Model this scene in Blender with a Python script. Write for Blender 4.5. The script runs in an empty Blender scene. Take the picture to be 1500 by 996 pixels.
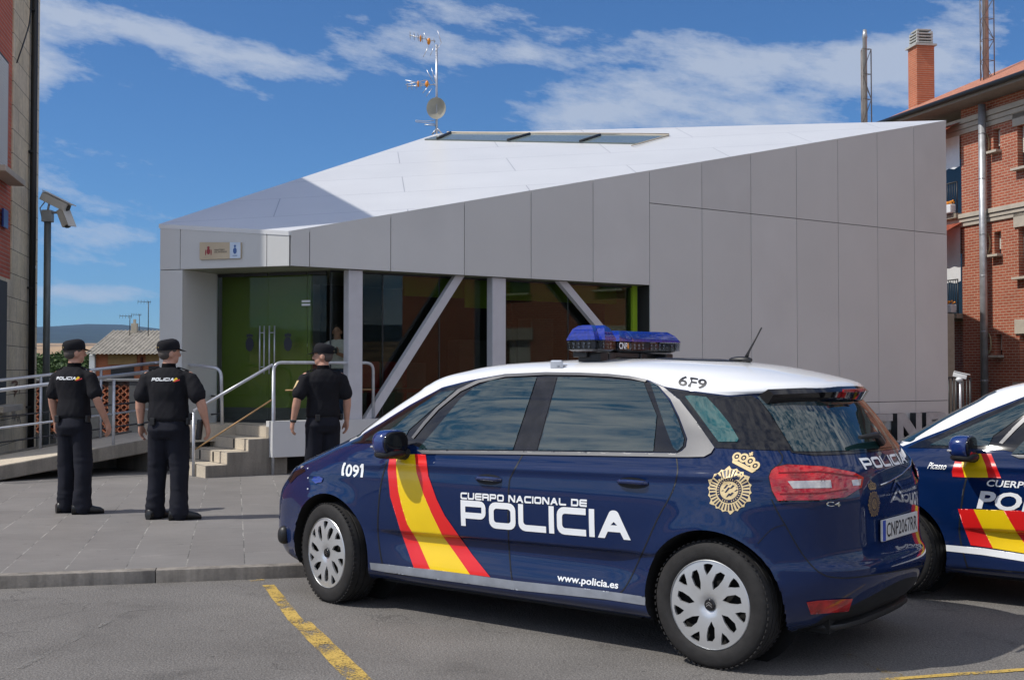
import bpy, bmesh, math, random
from mathutils import Vector, Matrix, noise
from mathutils.bvhtree import BVHTree
from mathutils.geometry import delaunay_2d_cdt
R = math.radians
random.seed(5)
SC = bpy.context.scene
COL = SC.collection
PI = math.pi

# ------------------------------------------------------------------ helpers
def tag(o, label=None, cat=None, group=None, kind=None):
    if label: o['label'] = label
    if cat: o['category'] = cat
    if group: o['group'] = group
    if kind: o['kind'] = kind
    return o

def thing(name, label, cat, loc=(0, 0, 0), rz=0.0, group=None):
    o = bpy.data.objects.new(name, None)
    COL.objects.link(o)
    o.location = loc
    o.rotation_euler = (0, 0, rz)
    o.empty_display_size = 0.2
    return tag(o, label, cat, group)

def obj(name, bm, mat, parent=None, smooth=False, angle=35, kind=None):
    me = bpy.data.meshes.new(name)
    if isinstance(bm, bmesh.types.BMesh):
        bm.normal_update()
        bm.to_mesh(me); bm.free()
    else:
        me.from_pydata(bm[0], [], bm[1])
    for m in (mat if isinstance(mat, (list, tuple)) else [mat]):
        me.materials.append(m)
    if smooth:
        for p in me.polygons: p.use_smooth = True
        try: me.set_sharp_from_angle(angle=R(angle))
        except Exception: pass
    o = bpy.data.objects.new(name, me)
    COL.objects.link(o)
    if parent is not None: o.parent = parent
    if kind: o['kind'] = kind
    return o

def copy_tree(o, parent=None):
    c = o.copy(); COL.objects.link(c); c.parent = parent
    for ch in list(o.children): copy_tree(ch, c)
    return c

def box(bm, c, s, M=None, bev=0.0, mi=0):
    """box centred at c with full sizes s, optional matrix"""
    vs = []
    for dz in (-.5, .5):
        for dy in (-.5, .5):
            for dx in (-.5, .5):
                v = Vector((c[0] + dx * s[0], c[1] + dy * s[1], c[2] + dz * s[2]))
                if M is not None: v = M @ v
                vs.append(bm.verts.new(v))
    fs = [(0, 2, 3, 1), (4, 5, 7, 6), (0, 1, 5, 4), (2, 6, 7, 3), (0, 4, 6, 2), (1, 3, 7, 5)]
    out = []
    for f in fs:
        fa = bm.faces.new([vs[i] for i in f]); fa.material_index = mi; out.append(fa)
    if bev > 0:
        es = list({e for f in out for e in f.edges})
        bmesh.ops.bevel(bm, geom=es, offset=bev, segments=2, affect='EDGES', profile=.6)
    return out

def frame(d, up=Vector((0, 0, 1))):
    d = d.normalized()
    if abs(d.dot(up)) > .98: up = Vector((1, 0, 0))
    a = d.cross(up).normalized()
    b = a.cross(d).normalized()
    return a, b

def tube(bm, pts, r, n=10, caps=True, mi=0):
    """tube through points; r number or list"""
    pts = [Vector(p) for p in pts]
    rs = r if isinstance(r, (list, tuple)) else [r] * len(pts)
    rings = []
    up = None
    for i, p in enumerate(pts):
        if i == 0: d = pts[1] - p
        elif i == len(pts) - 1: d = p - pts[i - 1]
        else: d = (pts[i + 1] - p).normalized() + (p - pts[i - 1]).normalized()
        if d.length < 1e-7: d = Vector((0, 0, 1))
        d.normalize()
        if up is None: a, b = frame(d)
        else:
            b = (up - d * up.dot(d)).normalized(); a = d.cross(b)
        up = b
        rings.append([bm.verts.new(p + (a * math.cos(2 * PI * k / n) + b * math.sin(2 * PI * k / n)) * rs[i]) for k in range(n)])
    for i in range(len(rings) - 1):
        for k in range(n):
            f = bm.faces.new((rings[i][k], rings[i][(k + 1) % n], rings[i + 1][(k + 1) % n], rings[i + 1][k]))
            f.smooth = True; f.material_index = mi
    if caps:
        f = bm.faces.new(rings[0][::-1]); f.material_index = mi
        f = bm.faces.new(rings[-1]); f.material_index = mi

def bend(pts, rad=.09, n=5):
    """round the corners of a polyline"""
    pts = [Vector(p) for p in pts]
    out = [pts[0]]
    for i in range(1, len(pts) - 1):
        a, b, c = pts[i - 1], pts[i], pts[i + 1]
        u = (a - b); v = (c - b)
        r = min(rad, u.length * .45, v.length * .45)
        p0 = b + u.normalized() * r; p1 = b + v.normalized() * r
        for k in range(n + 1):
            t = k / n
            out.append(p0 * (1 - t) ** 2 + b * 2 * t * (1 - t) + p1 * t * t)
    out.append(pts[-1])
    return out

def prism(bm, poly, z0, z1, mi=0, M=None):
    """poly list (x,y); z0,z1 numbers or lists"""
    n = len(poly)
    a = z0 if isinstance(z0, (list, tuple)) else [z0] * n
    b = z1 if isinstance(z1, (list, tuple)) else [z1] * n
    lo = [Vector((p[0], p[1], a[i])) for i, p in enumerate(poly)]
    hi = [Vector((p[0], p[1], b[i])) for i, p in enumerate(poly)]
    if M is not None: lo = [M @ v for v in lo]; hi = [M @ v for v in hi]
    lo = [bm.verts.new(v) for v in lo]; hi = [bm.verts.new(v) for v in hi]
    fs = [bm.faces.new(lo[::-1]), bm.faces.new(hi)]
    for i in range(n):
        fs.append(bm.faces.new((lo[i], lo[(i + 1) % n], hi[(i + 1) % n], hi[i])))
    for f in fs: f.material_index = mi
    bmesh.ops.recalc_face_normals(bm, faces=fs)
    return fs

def BM(): return bmesh.new()

def ellipsoid(bm, c, r, seg=16, rings=10, M=None):
    m = Matrix.Translation(c) @ Matrix.Diagonal((r[0], r[1], r[2], 1))
    if M is not None: m = M @ m
    res = bmesh.ops.create_uvsphere(bm, u_segments=seg, v_segments=rings, radius=1, matrix=m)
    for v in res['verts']:
        for f in v.link_faces: f.smooth = True

# ------------------------------------------------------------------ materials
def nt(name):
    m = bpy.data.materials.new(name); m.use_nodes = True
    t = m.node_tree; t.nodes.clear()
    out = t.nodes.new('ShaderNodeOutputMaterial')
    p = t.nodes.new('ShaderNodeBsdfPrincipled')
    t.links.new(p.outputs[0], out.inputs[0])
    return m, t, p, out

def ND(t, typ, **kw):
    n = t.nodes.new(typ)
    for k, v in kw.items(): setattr(n, k, v)
    return n

def texco(t, scale=(1, 1, 1), loc=(0, 0, 0), rot=(0, 0, 0), space='Object'):
    c = ND(t, 'ShaderNodeTexCoord'); m = ND(t, 'ShaderNodeMapping')
    t.links.new(c.outputs[space], m.inputs[0])
    m.inputs['Scale'].default_value = scale; m.inputs['Location'].default_value = loc; m.inputs['Rotation'].default_value = rot
    return m.outputs[0]

def noise_n(t, vec, scale, detail=4, rough=.55):
    n = ND(t, 'ShaderNodeTexNoise'); n.inputs['Scale'].default_value = scale
    n.inputs['Detail'].default_value = detail; n.inputs['Roughness'].default_value = rough
    if vec is not None: t.links.new(vec, n.inputs['Vector'])
    return n.outputs['Fac']

def ramp(t, fac, stops, interp='LINEAR'):
    r = ND(t, 'ShaderNodeValToRGB'); r.color_ramp.interpolation = interp
    e = r.color_ramp.elements
    while len(e) < len(stops): e.new(.5)
    for i, (p, c) in enumerate(stops):
        e[i].position = p
        e[i].color = (c, c, c, 1) if isinstance(c, (int, float)) else (*c, 1)
    t.links.new(fac, r.inputs[0])
    return r.outputs[0]

def mix(t, fac, a, b, mode='MIX'):
    m = ND(t, 'ShaderNodeMix', data_type='RGBA', blend_type=mode)
    def setin(sock, v):
        if hasattr(v, 'node'): t.links.new(v, sock)
        elif isinstance(v, (int, float)): sock.default_value = v if sock.type == 'VALUE' else (v, v, v, 1)
        else: sock.default_value = (*v, 1)
    setin(m.inputs[0], fac); setin(m.inputs[6], a); setin(m.inputs[7], b)
    return m.outputs[2]

def math_n(t, op, a, b=None, c=None):
    m = ND(t, 'ShaderNodeMath', operation=op)
    for i, v in enumerate((a, b, c)):
        if v is None: continue
        if hasattr(v, 'node'): t.links.new(v, m.inputs[i])
        else: m.inputs[i].default_value = v
    return m.outputs[0]

def bump(t, h, strength=.3, dist=.01):
    b = ND(t, 'ShaderNodeBump'); b.inputs['Strength'].default_value = strength; b.inputs['Distance'].default_value = dist
    t.links.new(h, b.inputs['Height'])
    return b.outputs[0]

def plain(name, col, rough=.5, metal=0., var=.12, vs=6., spec=.5, coat=0., bumps=0., bs=60., ior=None):
    """a principled material with slight procedural variation"""
    m, t, p, o = nt(name)
    v = texco(t)
    f = noise_n(t, v, vs, 5)
    lo = tuple(c * (1 - var) for c in col); hi = tuple(min(1, c * (1 + var)) for c in col)
    t.links.new(ramp(t, f, [(.3, lo), (.7, hi)]), p.inputs['Base Color'])
    p.inputs['Roughness'].default_value = rough; p.inputs['Metallic'].default_value = metal
    p.inputs['Specular IOR Level'].default_value = spec
    if coat: p.inputs['Coat Weight'].default_value = coat; p.inputs['Coat Roughness'].default_value = .03
    if ior: p.inputs['IOR'].default_value = ior
    if bumps:
        t.links.new(bump(t, noise_n(t, v, bs, 3), bumps, .004), p.inputs['Normal'])
    return m

def brick_mat(name, c1, c2, mortar, bw=.25, bh=.07, msz=.008, axis='XZ', bumps=.5, dirt=.2):
    m, t, p, o = nt(name)
    c = ND(t, 'ShaderNodeTexCoord'); s = ND(t, 'ShaderNodeSeparateXYZ'); t.links.new(c.outputs['Object'], s.inputs[0])
    cb = ND(t, 'ShaderNodeCombineXYZ')
    t.links.new(s.outputs[axis[0]], cb.inputs[0]); t.links.new(s.outputs[axis[1]], cb.inputs[1])
    b = ND(t, 'ShaderNodeTexBrick'); t.links.new(cb.outputs[0], b.inputs['Vector'])
    b.inputs['Scale'].default_value = 1; b.inputs['Brick Width'].default_value = bw; b.inputs['Row Height'].default_value = bh
    b.inputs['Mortar Size'].default_value = msz; b.inputs['Mortar Smooth'].default_value = .1
    b.inputs['Color1'].default_value = (*c1, 1); b.inputs['Color2'].default_value = (*c2, 1); b.inputs['Mortar'].default_value = (*mortar, 1)
    f = noise_n(t, texco(t), 1.3, 5)
    f2 = noise_n(t, texco(t), 14, 4)
    col = mix(t, 1., b.outputs['Color'], ramp(t, f, [(.3, 1 - dirt), (.7, 1.)]), 'MULTIPLY')
    col = mix(t, 1., col, ramp(t, f2, [(.3, .85), (.7, 1.08)]), 'MULTIPLY')
    t.links.new(col, p.inputs['Base Color']); p.inputs['Roughness'].default_value = .85
    inv = math_n(t, 'SUBTRACT', 1., b.outputs['Fac'])
    t.links.new(bump(t, inv, bumps, .006), p.inputs['Normal'])
    return m

MT = {}
MT['panel'] = plain('grey_cladding', (.585, .588, .575), .42, 0, .035, .6)
MT['gap'] = plain('dark_gap', (.02, .02, .02), .8)
MT['steel_col'] = plain('painted_steel', (.52, .52, .55), .4, 0, .05)
MT['galv'] = plain('galvanised_steel', (.50, .52, .56), .38, .55, .15, 9)
MT['rust'] = plain('rusty_rail', (.36, .22, .10), .55, .3, .3, 12)
MT['black'] = plain('black_plastic', (.012, .012, .013), .45)
MT['dark'] = plain('dark_metal', (.03, .033, .036), .45, .2)
MT['pipe'] = plain('dark_pipe', (.05, .05, .055), .4, .5)
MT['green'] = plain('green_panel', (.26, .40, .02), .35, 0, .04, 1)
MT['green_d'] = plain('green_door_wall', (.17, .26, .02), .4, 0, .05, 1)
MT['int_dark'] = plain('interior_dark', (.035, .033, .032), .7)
MT['int_floor'] = plain('interior_floor', (.10, .095, .09), .35)
MT['white'] = plain('white_paint', (.72, .73, .74), .45, 0, .04)
MT['cream'] = plain('cream_render', (.42, .37, .29), .8, 0, .1, 3)
MT['redplastic'] = plain('red_seat', (.35, .01, .012), .4)
MT['orange'] = plain('orange_plastic', (.75, .27, .02), .4)
MT['clay'] = plain('clay_tile', (.68, .27, .15), .75, 0, .35, 9)
MT['brick_r'] = brick_mat('brick_orange', (.37, .088, .045), (.45, .125, .065), (.52, .36, .26), .25, .08, .011)
MT['brick_l'] = brick_mat('brick_red', (.50, .10, .05), (.60, .14, .075), (.45, .30, .24), .25, .065, .007)
MT['chim'] = brick_mat('brick_chimney', (.50, .13, .055), (.56, .16, .07), (.50, .35, .25), .25, .07, .008)
MT['shutter'] = plain('roller_shutter', (.66, .64, .58), .5, 0, .05)
MT['band'] = plain('stone_band', (.46, .41, .34), .8, 0, .12, 3)

def concrete(name, col, streak=.25, b=.25):
    m, t, p, o = nt(name)
    v = texco(t); f = noise_n(t, v, 2.2, 6, .65); f2 = noise_n(t, v, 45, 3); f3 = noise_n(t, texco(t, (7, 7, .7)), 1.5, 4)
    c = ramp(t, f, [(.3, tuple(x * (1 - streak) for x in col)), (.7, tuple(min(1, x * 1.1) for x in col))])
    c = mix(t, 1., c, ramp(t, f2, [(.3, .88), (.7, 1.06)]), 'MULTIPLY')
    c = mix(t, 1., c, ramp(t, f3, [(.35, 1 - streak), (.6, 1.)]), 'MULTIPLY')
    t.links.new(c, p.inputs['Base Color']); p.inputs['Roughness'].default_value = .88
    t.links.new(bump(t, f2, b, .005), p.inputs['Normal'])
    return m
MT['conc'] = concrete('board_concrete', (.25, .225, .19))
MT['conc_l'] = concrete('pale_concrete', (.55, .48, .38), .10)  # also puts the sunlit tone into treads, risers and ramp top
MT['kerb'] = concrete('kerb_stone', (.31, .28, .245), .40)
MT['stone'] = brick_mat('stone_cladding', (.74, .63, .44), (.78, .67, .50), (.16, .14, .11), .62, .38, .006, 'YZ', .3, .3)

def asphalt():
    m, t, p, o = nt('asphalt')
    v = texco(t)
    fine = noise_n(t, v, 105, 3, .8); mid = noise_n(t, v, 46, 4, .7); big = noise_n(t, v, .7, 6, .62)
    vor = ND(t, 'ShaderNodeTexVoronoi'); vor.inputs['Scale'].default_value = 85; t.links.new(v, vor.inputs['Vector'])
    c = ramp(t, big, [(.3, (.118, .110, .103)), (.7, (.180, .170, .160))])
    c = mix(t, 1., c, ramp(t, fine, [(.34, .42), (.5, 1.), (.66, 1.62)]), 'MULTIPLY')
    c = mix(t, 1., c, ramp(t, mid, [(.3, .74), (.7, 1.24)]), 'MULTIPLY')
    sp = ramp(t, vor.outputs['Distance'], [(.0, 1.7), (.16, 1.)])
    spm = mix(t, ramp(t, noise_n(t, v, 60, 1), [(.52, 0.), (.60, 1.)]), (1, 1, 1), sp)
    c = mix(t, 1., c, spm, 'MULTIPLY')
    # oil stains and a patch repair
    st = noise_n(t, texco(t, (1, 1, 1), (3.3, 1.7, 0)), 1.7, 5, .6)
    c = mix(t, 1., c, ramp(t, st, [(.28, .72), (.42, 1.)]), 'MULTIPLY')
    gum = ND(t, 'ShaderNodeTexVoronoi'); gum.inputs['Scale'].default_value = 3.2; t.links.new(v, gum.inputs['Vector'])
    c = mix(t, 1., c, ramp(t, gum.outputs['Distance'], [(.0, .42), (.035, .55), (.05, 1.)]), 'MULTIPLY')
    # thin cracks
    wv = ND(t, 'ShaderNodeTexVoronoi', feature='DISTANCE_TO_EDGE'); wv.inputs['Scale'].default_value = .55
    dist = ND(t, 'ShaderNodeVectorMath', operation='ADD')
    nz = ND(t, 'ShaderNodeTexNoise'); nz.inputs['Scale'].default_value = 2.6; nz.inputs['Detail'].default_value = 6
    t.links.new(v, nz.inputs['Vector']); t.links.new(v, dist.inputs[0]); t.links.new(nz.outputs['Color'], dist.inputs[1])
    t.links.new(dist.outputs[0], wv.inputs['Vector'])
    cr = ramp(t, wv.outputs['Distance'], [(.0, .62), (.008, 1.)])
    msk = ramp(t, noise_n(t, v, .9, 3), [(.50, 0.), (.58, 1.)])
    c = mix(t, msk, c, mix(t, 1., c, cr, 'MULTIPLY'))
    t.links.new(c, p.inputs['Base Color']); p.inputs['Roughness'].default_value = .87
    h = math_n(t, 'ADD', math_n(t, 'MULTIPLY', fine, .6), vor.outputs['Distance'])
    t.links.new(bump(t, h, .55, .006), p.inputs['Normal'])
    return m
MT['asphalt'] = asphalt()

def plaza_mat():
    m, t, p, o = nt('plaza_slabs')
    # object local: Y runs along the joints (perpendicular to the kerb); bricks run along it
    c = ND(t, 'ShaderNodeTexCoord'); s = ND(t, 'ShaderNodeSeparateXYZ'); t.links.new(c.outputs['Object'], s.inputs[0])
    cb = ND(t, 'ShaderNodeCombineXYZ')
    nz = noise_n(t, texco(t), 3, 3)
    t.links.new(s.outputs['Y'], cb.inputs[0])
    t.links.new(math_n(t, 'ADD', s.outputs['X'], math_n(t, 'MULTIPLY', nz, .012)), cb.inputs[1])
    b = ND(t, 'ShaderNodeTexBrick'); t.links.new(cb.outputs[0], b.inputs['Vector'])
    b.inputs['Scale'].default_value = 1; b.inputs['Brick Width'].default_value = 1.15; b.inputs['Row Height'].default_value = .42
    b.inputs['Mortar Size'].default_value = .0055; b.inputs['Mortar Smooth'].default_value = .25
    b.offset = .37
    b.inputs['Color1'].default_value = (.182, .171, .163, 1); b.inputs['Color2'].default_value = (.206, .195, .186, 1)
    b.inputs['Mortar'].default_value = (.5, .5, .5, 1)
    v = texco(t)
    mn = ramp(t, noise_n(t, v, 2.3, 4, .7), [(.42, (.105, .10, .095)), (.60, (.34, .325, .30))])
    col = mix(t, b.outputs['Fac'], b.outputs['Color'], mn)
    streak = noise_n(t, texco(t, (2.2, 60, 1)), 1.5, 3, .7)   # fine cleft bands across the slabs
    f = noise_n(t, v, 1.1, 6, .6)
    col = mix(t, 1., col, ramp(t, f, [(.3, .84), (.7, 1.07)]), 'MULTIPLY')
    col = mix(t, 1., col, ramp(t, streak, [(.3, .86), (.7, 1.1)]), 'MULTIPLY')
    col = mix(t, 1., col, ramp(t, noise_n(t, v, 90, 2), [(.3, .92), (.7, 1.06)]), 'MULTIPLY')
    spots = ramp(t, noise_n(t, v, 9, 2, .4), [(.22, .72), (.29, 1.)])
    col = mix(t, 1., col, spots, 'MULTIPLY')
    t.links.new(col, p.inputs['Base Color']); p.inputs['Roughness'].default_value = .8
    h = math_n(t, 'SUBTRACT', math_n(t, 'MULTIPLY', streak, .35), b.outputs['Fac'])
    t.links.new(bump(t, h, .35, .005), p.inputs['Normal'])
    return m
MT['plaza'] = plaza_mat()

def worn_paint(name, col, lo, hi):
    m, t, p, o = nt(name)
    v = texco(t, space='Object')
    tr = ND(t, 'ShaderNodeBsdfTransparent'); mx = ND(t, 'ShaderNodeMixShader')
    f = noise_n(t, v, 75, 4, .75); f2 = noise_n(t, v, 4.5, 4, .6)
    a = math_n(t, 'ADD', math_n(t, 'MULTIPLY', f, .55), math_n(t, 'MULTIPLY', f2, .45))
    msk = ramp(t, a, [(lo, 0.), (hi, 1.)])
    c = ramp(t, noise_n(t, v, 60, 3), [(.3, tuple(x * .8 for x in col)), (.7, col)])
    t.links.new(c, p.inputs['Base Color']); p.inputs['Roughness'].default_value = .75
    t.links.new(msk, mx.inputs[0]); t.links.new(tr.outputs[0], mx.inputs[1]); t.links.new(p.outputs[0], mx.inputs[2])
    t.links.new(mx.outputs[0], o.inputs[0])
    return m
MT['yellow'] = worn_paint('worn_yellow_paint', (.56, .38, .09), .43, .52)
MT['yellow_faint'] = worn_paint('faint_yellow_paint', (.36, .25, .07), .50, .60)
MT['scratch'] = worn_paint('pale_scratch', (.26, .25, .235), .48, .62)
MT['stain'] = worn_paint('tar_patch', (.045, .043, .04), .50, .53)

def glass_mat(name, tint=(.25, .28, .27), refl=1.55):
    m, t, p, o = nt(name)
    t.nodes.remove(p)
    tr = ND(t, 'ShaderNodeBsdfTransparent'); tr.inputs[0].default_value = (*tint, 1)
    gl = ND(t, 'ShaderNodeBsdfGlossy'); gl.inputs['Roughness'].default_value = .01; gl.inputs['Color'].default_value = (.9, .95, .93, 1)
    fr = ND(t, 'ShaderNodeFresnel'); fr.inputs['IOR'].default_value = refl
    mx = ND(t, 'ShaderNodeMixShader')
    t.links.new(fr.outputs[0], mx.inputs[0]); t.links.new(tr.outputs[0], mx.inputs[1]); t.links.new(gl.outputs[0], mx.inputs[2])
    t.links.new(mx.outputs[0], o.inputs[0])
    return m
MT['glass'] = glass_mat('shop_glass', (.56, .60, .56), 1.42)
MT['door_glass'] = glass_mat('door_glass', (.80, .82, .78), 1.25)
MT['winglass'] = plain('window_glass', (.02, .03, .04), .05, 0, .1, 2, .6)

# ------------------------------------------------------------------ camera maths (target pixels -> rays)
F = 1757.; CX = 750.; CY = 498.; CH = 1.52
PT = math.atan(44 / 1757)
def ray(px, py):
    x = (px - CX) / F; u = -(py - CY) / F
    return Vector((x, math.cos(PT) - u * math.sin(PT), math.sin(PT) + u * math.cos(PT)))
CAMP = Vector((0, 0, CH))
def at_d(px, py, d):
    r = ray(px, py); return CAMP + r * (d / r.y)
def at_z(px, py, z):
    r = ray(px, py); return CAMP + r * ((z - CH) / r.z)

cam = bpy.data.cameras.new('camera'); camo = bpy.data.objects.new('camera', cam); COL.objects.link(camo)
cam.sensor_width = 36; cam.lens = 36 * F / 1500; cam.clip_start = .1; cam.clip_end = 40000
camo.location = CAMP; camo.rotation_euler = (PI / 2 + PT, 0, 0)
SC.camera = camo

# ------------------------------------------------------------------ sky, sun
SUN_EL, SUN_DIR = 51., Vector((-.963, -.270))          # horizontal direction towards the sun
w = bpy.data.worlds.new('World'); SC.world = w; w.use_nodes = True
t = w.node_tree; t.nodes.clear()
wo = ND(t, 'ShaderNodeOutputWorld'); bg = ND(t, 'ShaderNodeBackground'); t.links.new(bg.outputs[0], wo.inputs[0])
sky = ND(t, 'ShaderNodeTexSky', sky_type='NISHITA'); sky.sun_disc = False
sky.sun_elevation = R(SUN_EL); sky.sun_rotation = math.atan2(SUN_DIR.x, SUN_DIR.y)
sky.altitude = 900; sky.air_density = 1.0; sky.dust_density = 0.0; sky.ozone_density = 3.0
tc = ND(t, 'ShaderNodeTexCoord'); sep = ND(t, 'ShaderNodeSeparateXYZ'); t.links.new(tc.outputs['Generated'], sep.inputs[0])
az = math_n(t, 'ARCTAN2', sep.outputs['X'], sep.outputs['Y'])
el = math_n(t, 'ARCSINE', sep.outputs['Z'])
def cloud_coord(sx, sy, tilt, off):
    cb = ND(t, 'ShaderNodeCombineXYZ')
    t.links.new(math_n(t, 'MULTIPLY', az, sx), cb.inputs[0])
    t.links.new(math_n(t, 'ADD', math_n(t, 'MULTIPLY', el, sy), math_n(t, 'MULTIPLY', az, tilt)), cb.inputs[1])
    cb.inputs[2].default_value = off
    return cb.outputs[0]
n1 = noise_n(t, cloud_coord(15, 44, 7.0, 1.7), 1.0, 9, .66)
n2 = noise_n(t, cloud_coord(6, 17, 3., 4.1), 1.0, 5, .55)
cov = None
def blob(px, py, sx, sy, amp, rot=0.):
    """soft bump of cloud cover at a direction; sizes in px of the 1500 frame"""
    global cov
    a0 = math.atan((px - CX) / F); e0 = math.atan((542 - py) / F * math.cos(a0))
    c, s = math.cos(rot), math.sin(rot)
    da = math_n(t, 'SUBTRACT', az, a0); de = math_n(t, 'SUBTRACT', el, e0)
    u = math_n(t, 'MULTIPLY', math_n(t, 'ADD', math_n(t, 'MULTIPLY', da, c), math_n(t, 'MULTIPLY', de, s)), F / sx)
    v = math_n(t, 'MULTIPLY', math_n(t, 'SUBTRACT', math_n(t, 'MULTIPLY', de, c), math_n(t, 'MULTIPLY', da, s)), F / sy)
    r2 = math_n(t, 'ADD', math_n(t, 'MULTIPLY', u, u), math_n(t, 'MULTIPLY', v, v))
    g = math_n(t, 'MULTIPLY', math_n(t, 'EXPONENT', math_n(t, 'MULTIPLY', r2, -1.)), amp)
    cov = g if cov is None else math_n(t, 'ADD', cov, g)
for b_ in [(150, 30, 130, 30, .30, -.12), (290, 75, 150, 30, .27, -.15), (450, 95, 120, 26, .22, -.1), (600, 60, 100, 40, .14, -.15), (60, 100, 45, 50, .30, 0),
           (690, 12, 90, 22, .28, 0), (760, 75, 60, 18, .2, .1), (960, 120, 180, 45, .30, .15), (1120, 150, 190, 50, .32, .1), (880, 165, 110, 26, .2, 0),
           (1200, 85, 130, 32, .26, 0), (1340, 90, 110, 45, .30, 0), (1450, 20, 90, 28, .2, 0), (900, 75, 110, 20, .14, .1), (1060, 40, 120, 14, .10, 0),
           (150, 348, 110, 24, .36, 0), (90, 380, 70, 14, .14, 0), (180, 388, 60, 9, .16, 0), (165, 432, 70, 14, .30, 0), (90, 424, 22, 8, .24, 0), (30, 60, 60, 50, .2, 0),
           (1420, 140, 90, 30, .22, 0)]:
    blob(b_[0], b_[1], b_[2], b_[3], b_[4] * .80, b_[5])
# unseen brighter clouds added behind the camera to light the shaded facade and reflections
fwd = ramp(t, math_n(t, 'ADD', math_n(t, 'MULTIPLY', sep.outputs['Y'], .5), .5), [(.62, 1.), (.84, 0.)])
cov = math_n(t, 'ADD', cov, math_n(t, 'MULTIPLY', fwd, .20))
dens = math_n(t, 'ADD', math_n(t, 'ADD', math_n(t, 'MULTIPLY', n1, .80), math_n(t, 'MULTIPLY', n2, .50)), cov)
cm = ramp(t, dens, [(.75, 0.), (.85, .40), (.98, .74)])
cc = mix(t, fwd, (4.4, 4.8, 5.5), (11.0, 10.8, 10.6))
skyc = mix(t, 1., sky.outputs[0], (.34, .56, .79), 'MULTIPLY')
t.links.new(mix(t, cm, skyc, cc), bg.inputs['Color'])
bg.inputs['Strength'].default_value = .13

sl = bpy.data.lights.new('sun', 'SUN'); sl.energy = 4.0; sl.angle = R(.53); sl.color = (1, .955, .88)
so = bpy.data.objects.new('sun', sl); COL.objects.link(so)
sd = Vector((SUN_DIR.x * math.cos(R(SUN_EL)), SUN_DIR.y * math.cos(R(SUN_EL)), math.sin(R(SUN_EL))))
so.rotation_euler = sd.to_track_quat('Z', 'Y').to_euler()
so.location = (-20, -8, 30)

SC.view_settings.view_transform = 'Standard'; SC.view_settings.look = 'None'
SC.view_settings.exposure = 0.0; SC.view_settings.gamma = 1

# ------------------------------------------------------------------ terrain and hills
def sstep(a, b, x):
    k = max(0., min(1., (x - a) / (b - a))); return k * k * (3 - 2 * k)
def terr(x, y):
    r = math.hypot(x, y)
    z = -.03
    drop = sstep(24, 60, y) * sstep(6, -6, x) if y < 200 else 1.
    drop = max(drop, sstep(70, 200, r))
    z -= 5.5 * drop
    z -= 10 * sstep(150, 600, r)
    z += 80 * sstep(700, 2900, r)
    if r > 2000:
        n = noise.noise(Vector((x / 2600, y / 2600, 1.3))) * .5 + noise.noise(Vector((x / 900, y / 900, 5.))) * .22
        z += (200 + 190 * n) * sstep(3600, 8200, r)
        z += 26 * n * sstep(1500, 3000, r)
        if y > 0:
            a = x / y
            z += 40 * math.exp(-((a + .345) / .05) ** 2) * sstep(4500, 8000, r)
    return z
bm = BM()
rads = [0, 8, 16, 24, 28, 32, 36, 42, 48, 56, 66, 80, 100, 140, 200, 300, 450, 650, 900, 1200, 1600, 2000, 2400, 2800, 3300, 3900, 4500, 5200, 6000, 6800, 7500, 8200, 9000, 9900]
NA = 240
rows = []
for r in rads:
    if r == 0: rows.append([bm.verts.new((0, 0, terr(0, 0)))]); continue
    rows.append([bm.verts.new((r * math.sin(2 * PI * k / NA), r * math.cos(2 * PI * k / NA), terr(r * math.sin(2 * PI * k / NA), r * math.cos(2 * PI * k / NA)))) for k in range(NA)])
for k in range(NA): bm.faces.new((rows[0][0], rows[1][(k + 1) % NA], rows[1][k]))
for i in range(1, len(rows) - 1):
    for k in range(NA): bm.faces.new((rows[i][k], rows[i][(k + 1) % NA], rows[i + 1][(k + 1) % NA], rows[i + 1][k]))
bmesh.ops.recalc_face_normals(bm, faces=bm.faces[:])
m, t, p, o = nt('terrain')
g = ND(t, 'ShaderNodeNewGeometry'); ln = ND(t, 'ShaderNodeVectorMath', operation='LENGTH'); t.links.new(g.outputs['Position'], ln.inputs[0])
v = texco(t)
dd = math_n(t, 'ADD', ln.outputs['Value'], math_n(t, 'MULTIPLY', noise_n(t, v, .0011, 5), 900.))
far = ramp(t, math_n(t, 'DIVIDE', dd, 10000.), [(.0, (.10, .10, .06)), (.10, (.07, .10, .035)), (.17, (.40, .26, .13)), (.33, (.42, .28, .15)), (.36, (.035, .055, .03)), (.60, (.016, .032, .028))])
patch = ramp(t, noise_n(t, v, .006, 6, .7), [(.40, .35), (.52, 1.)])
c = mix(t, 1., far, patch, 'MULTIPLY')
t.links.new(c, p.inputs['Base Color']); p.inputs['Roughness'].default_value = .95
obj('terrain', bm, m, kind='structure', smooth=True, angle=80)

# air between here and the hills
bm = BM(); box(bm, (0, 0, 250), (21000, 21000, 900))
for v_ in bm.verts:
    if v_.co.z < 0: v_.co.z = -30
    else: v_.co.z = 720
m = bpy.data.materials.new('haze'); m.use_nodes = True; t = m.node_tree; t.nodes.clear()
o = ND(t, 'ShaderNodeOutputMaterial'); vp = ND(t, 'ShaderNodeVolumePrincipled')
vp.inputs['Color'].default_value = (.34, .60, 1., 1); vp.inputs['Density'].default_value = .000045; vp.inputs['Anisotropy'].default_value = .2
t.links.new(vp.outputs[0], o.inputs['Volume'])
obj('haze', bm, m, kind='stuff')

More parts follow.
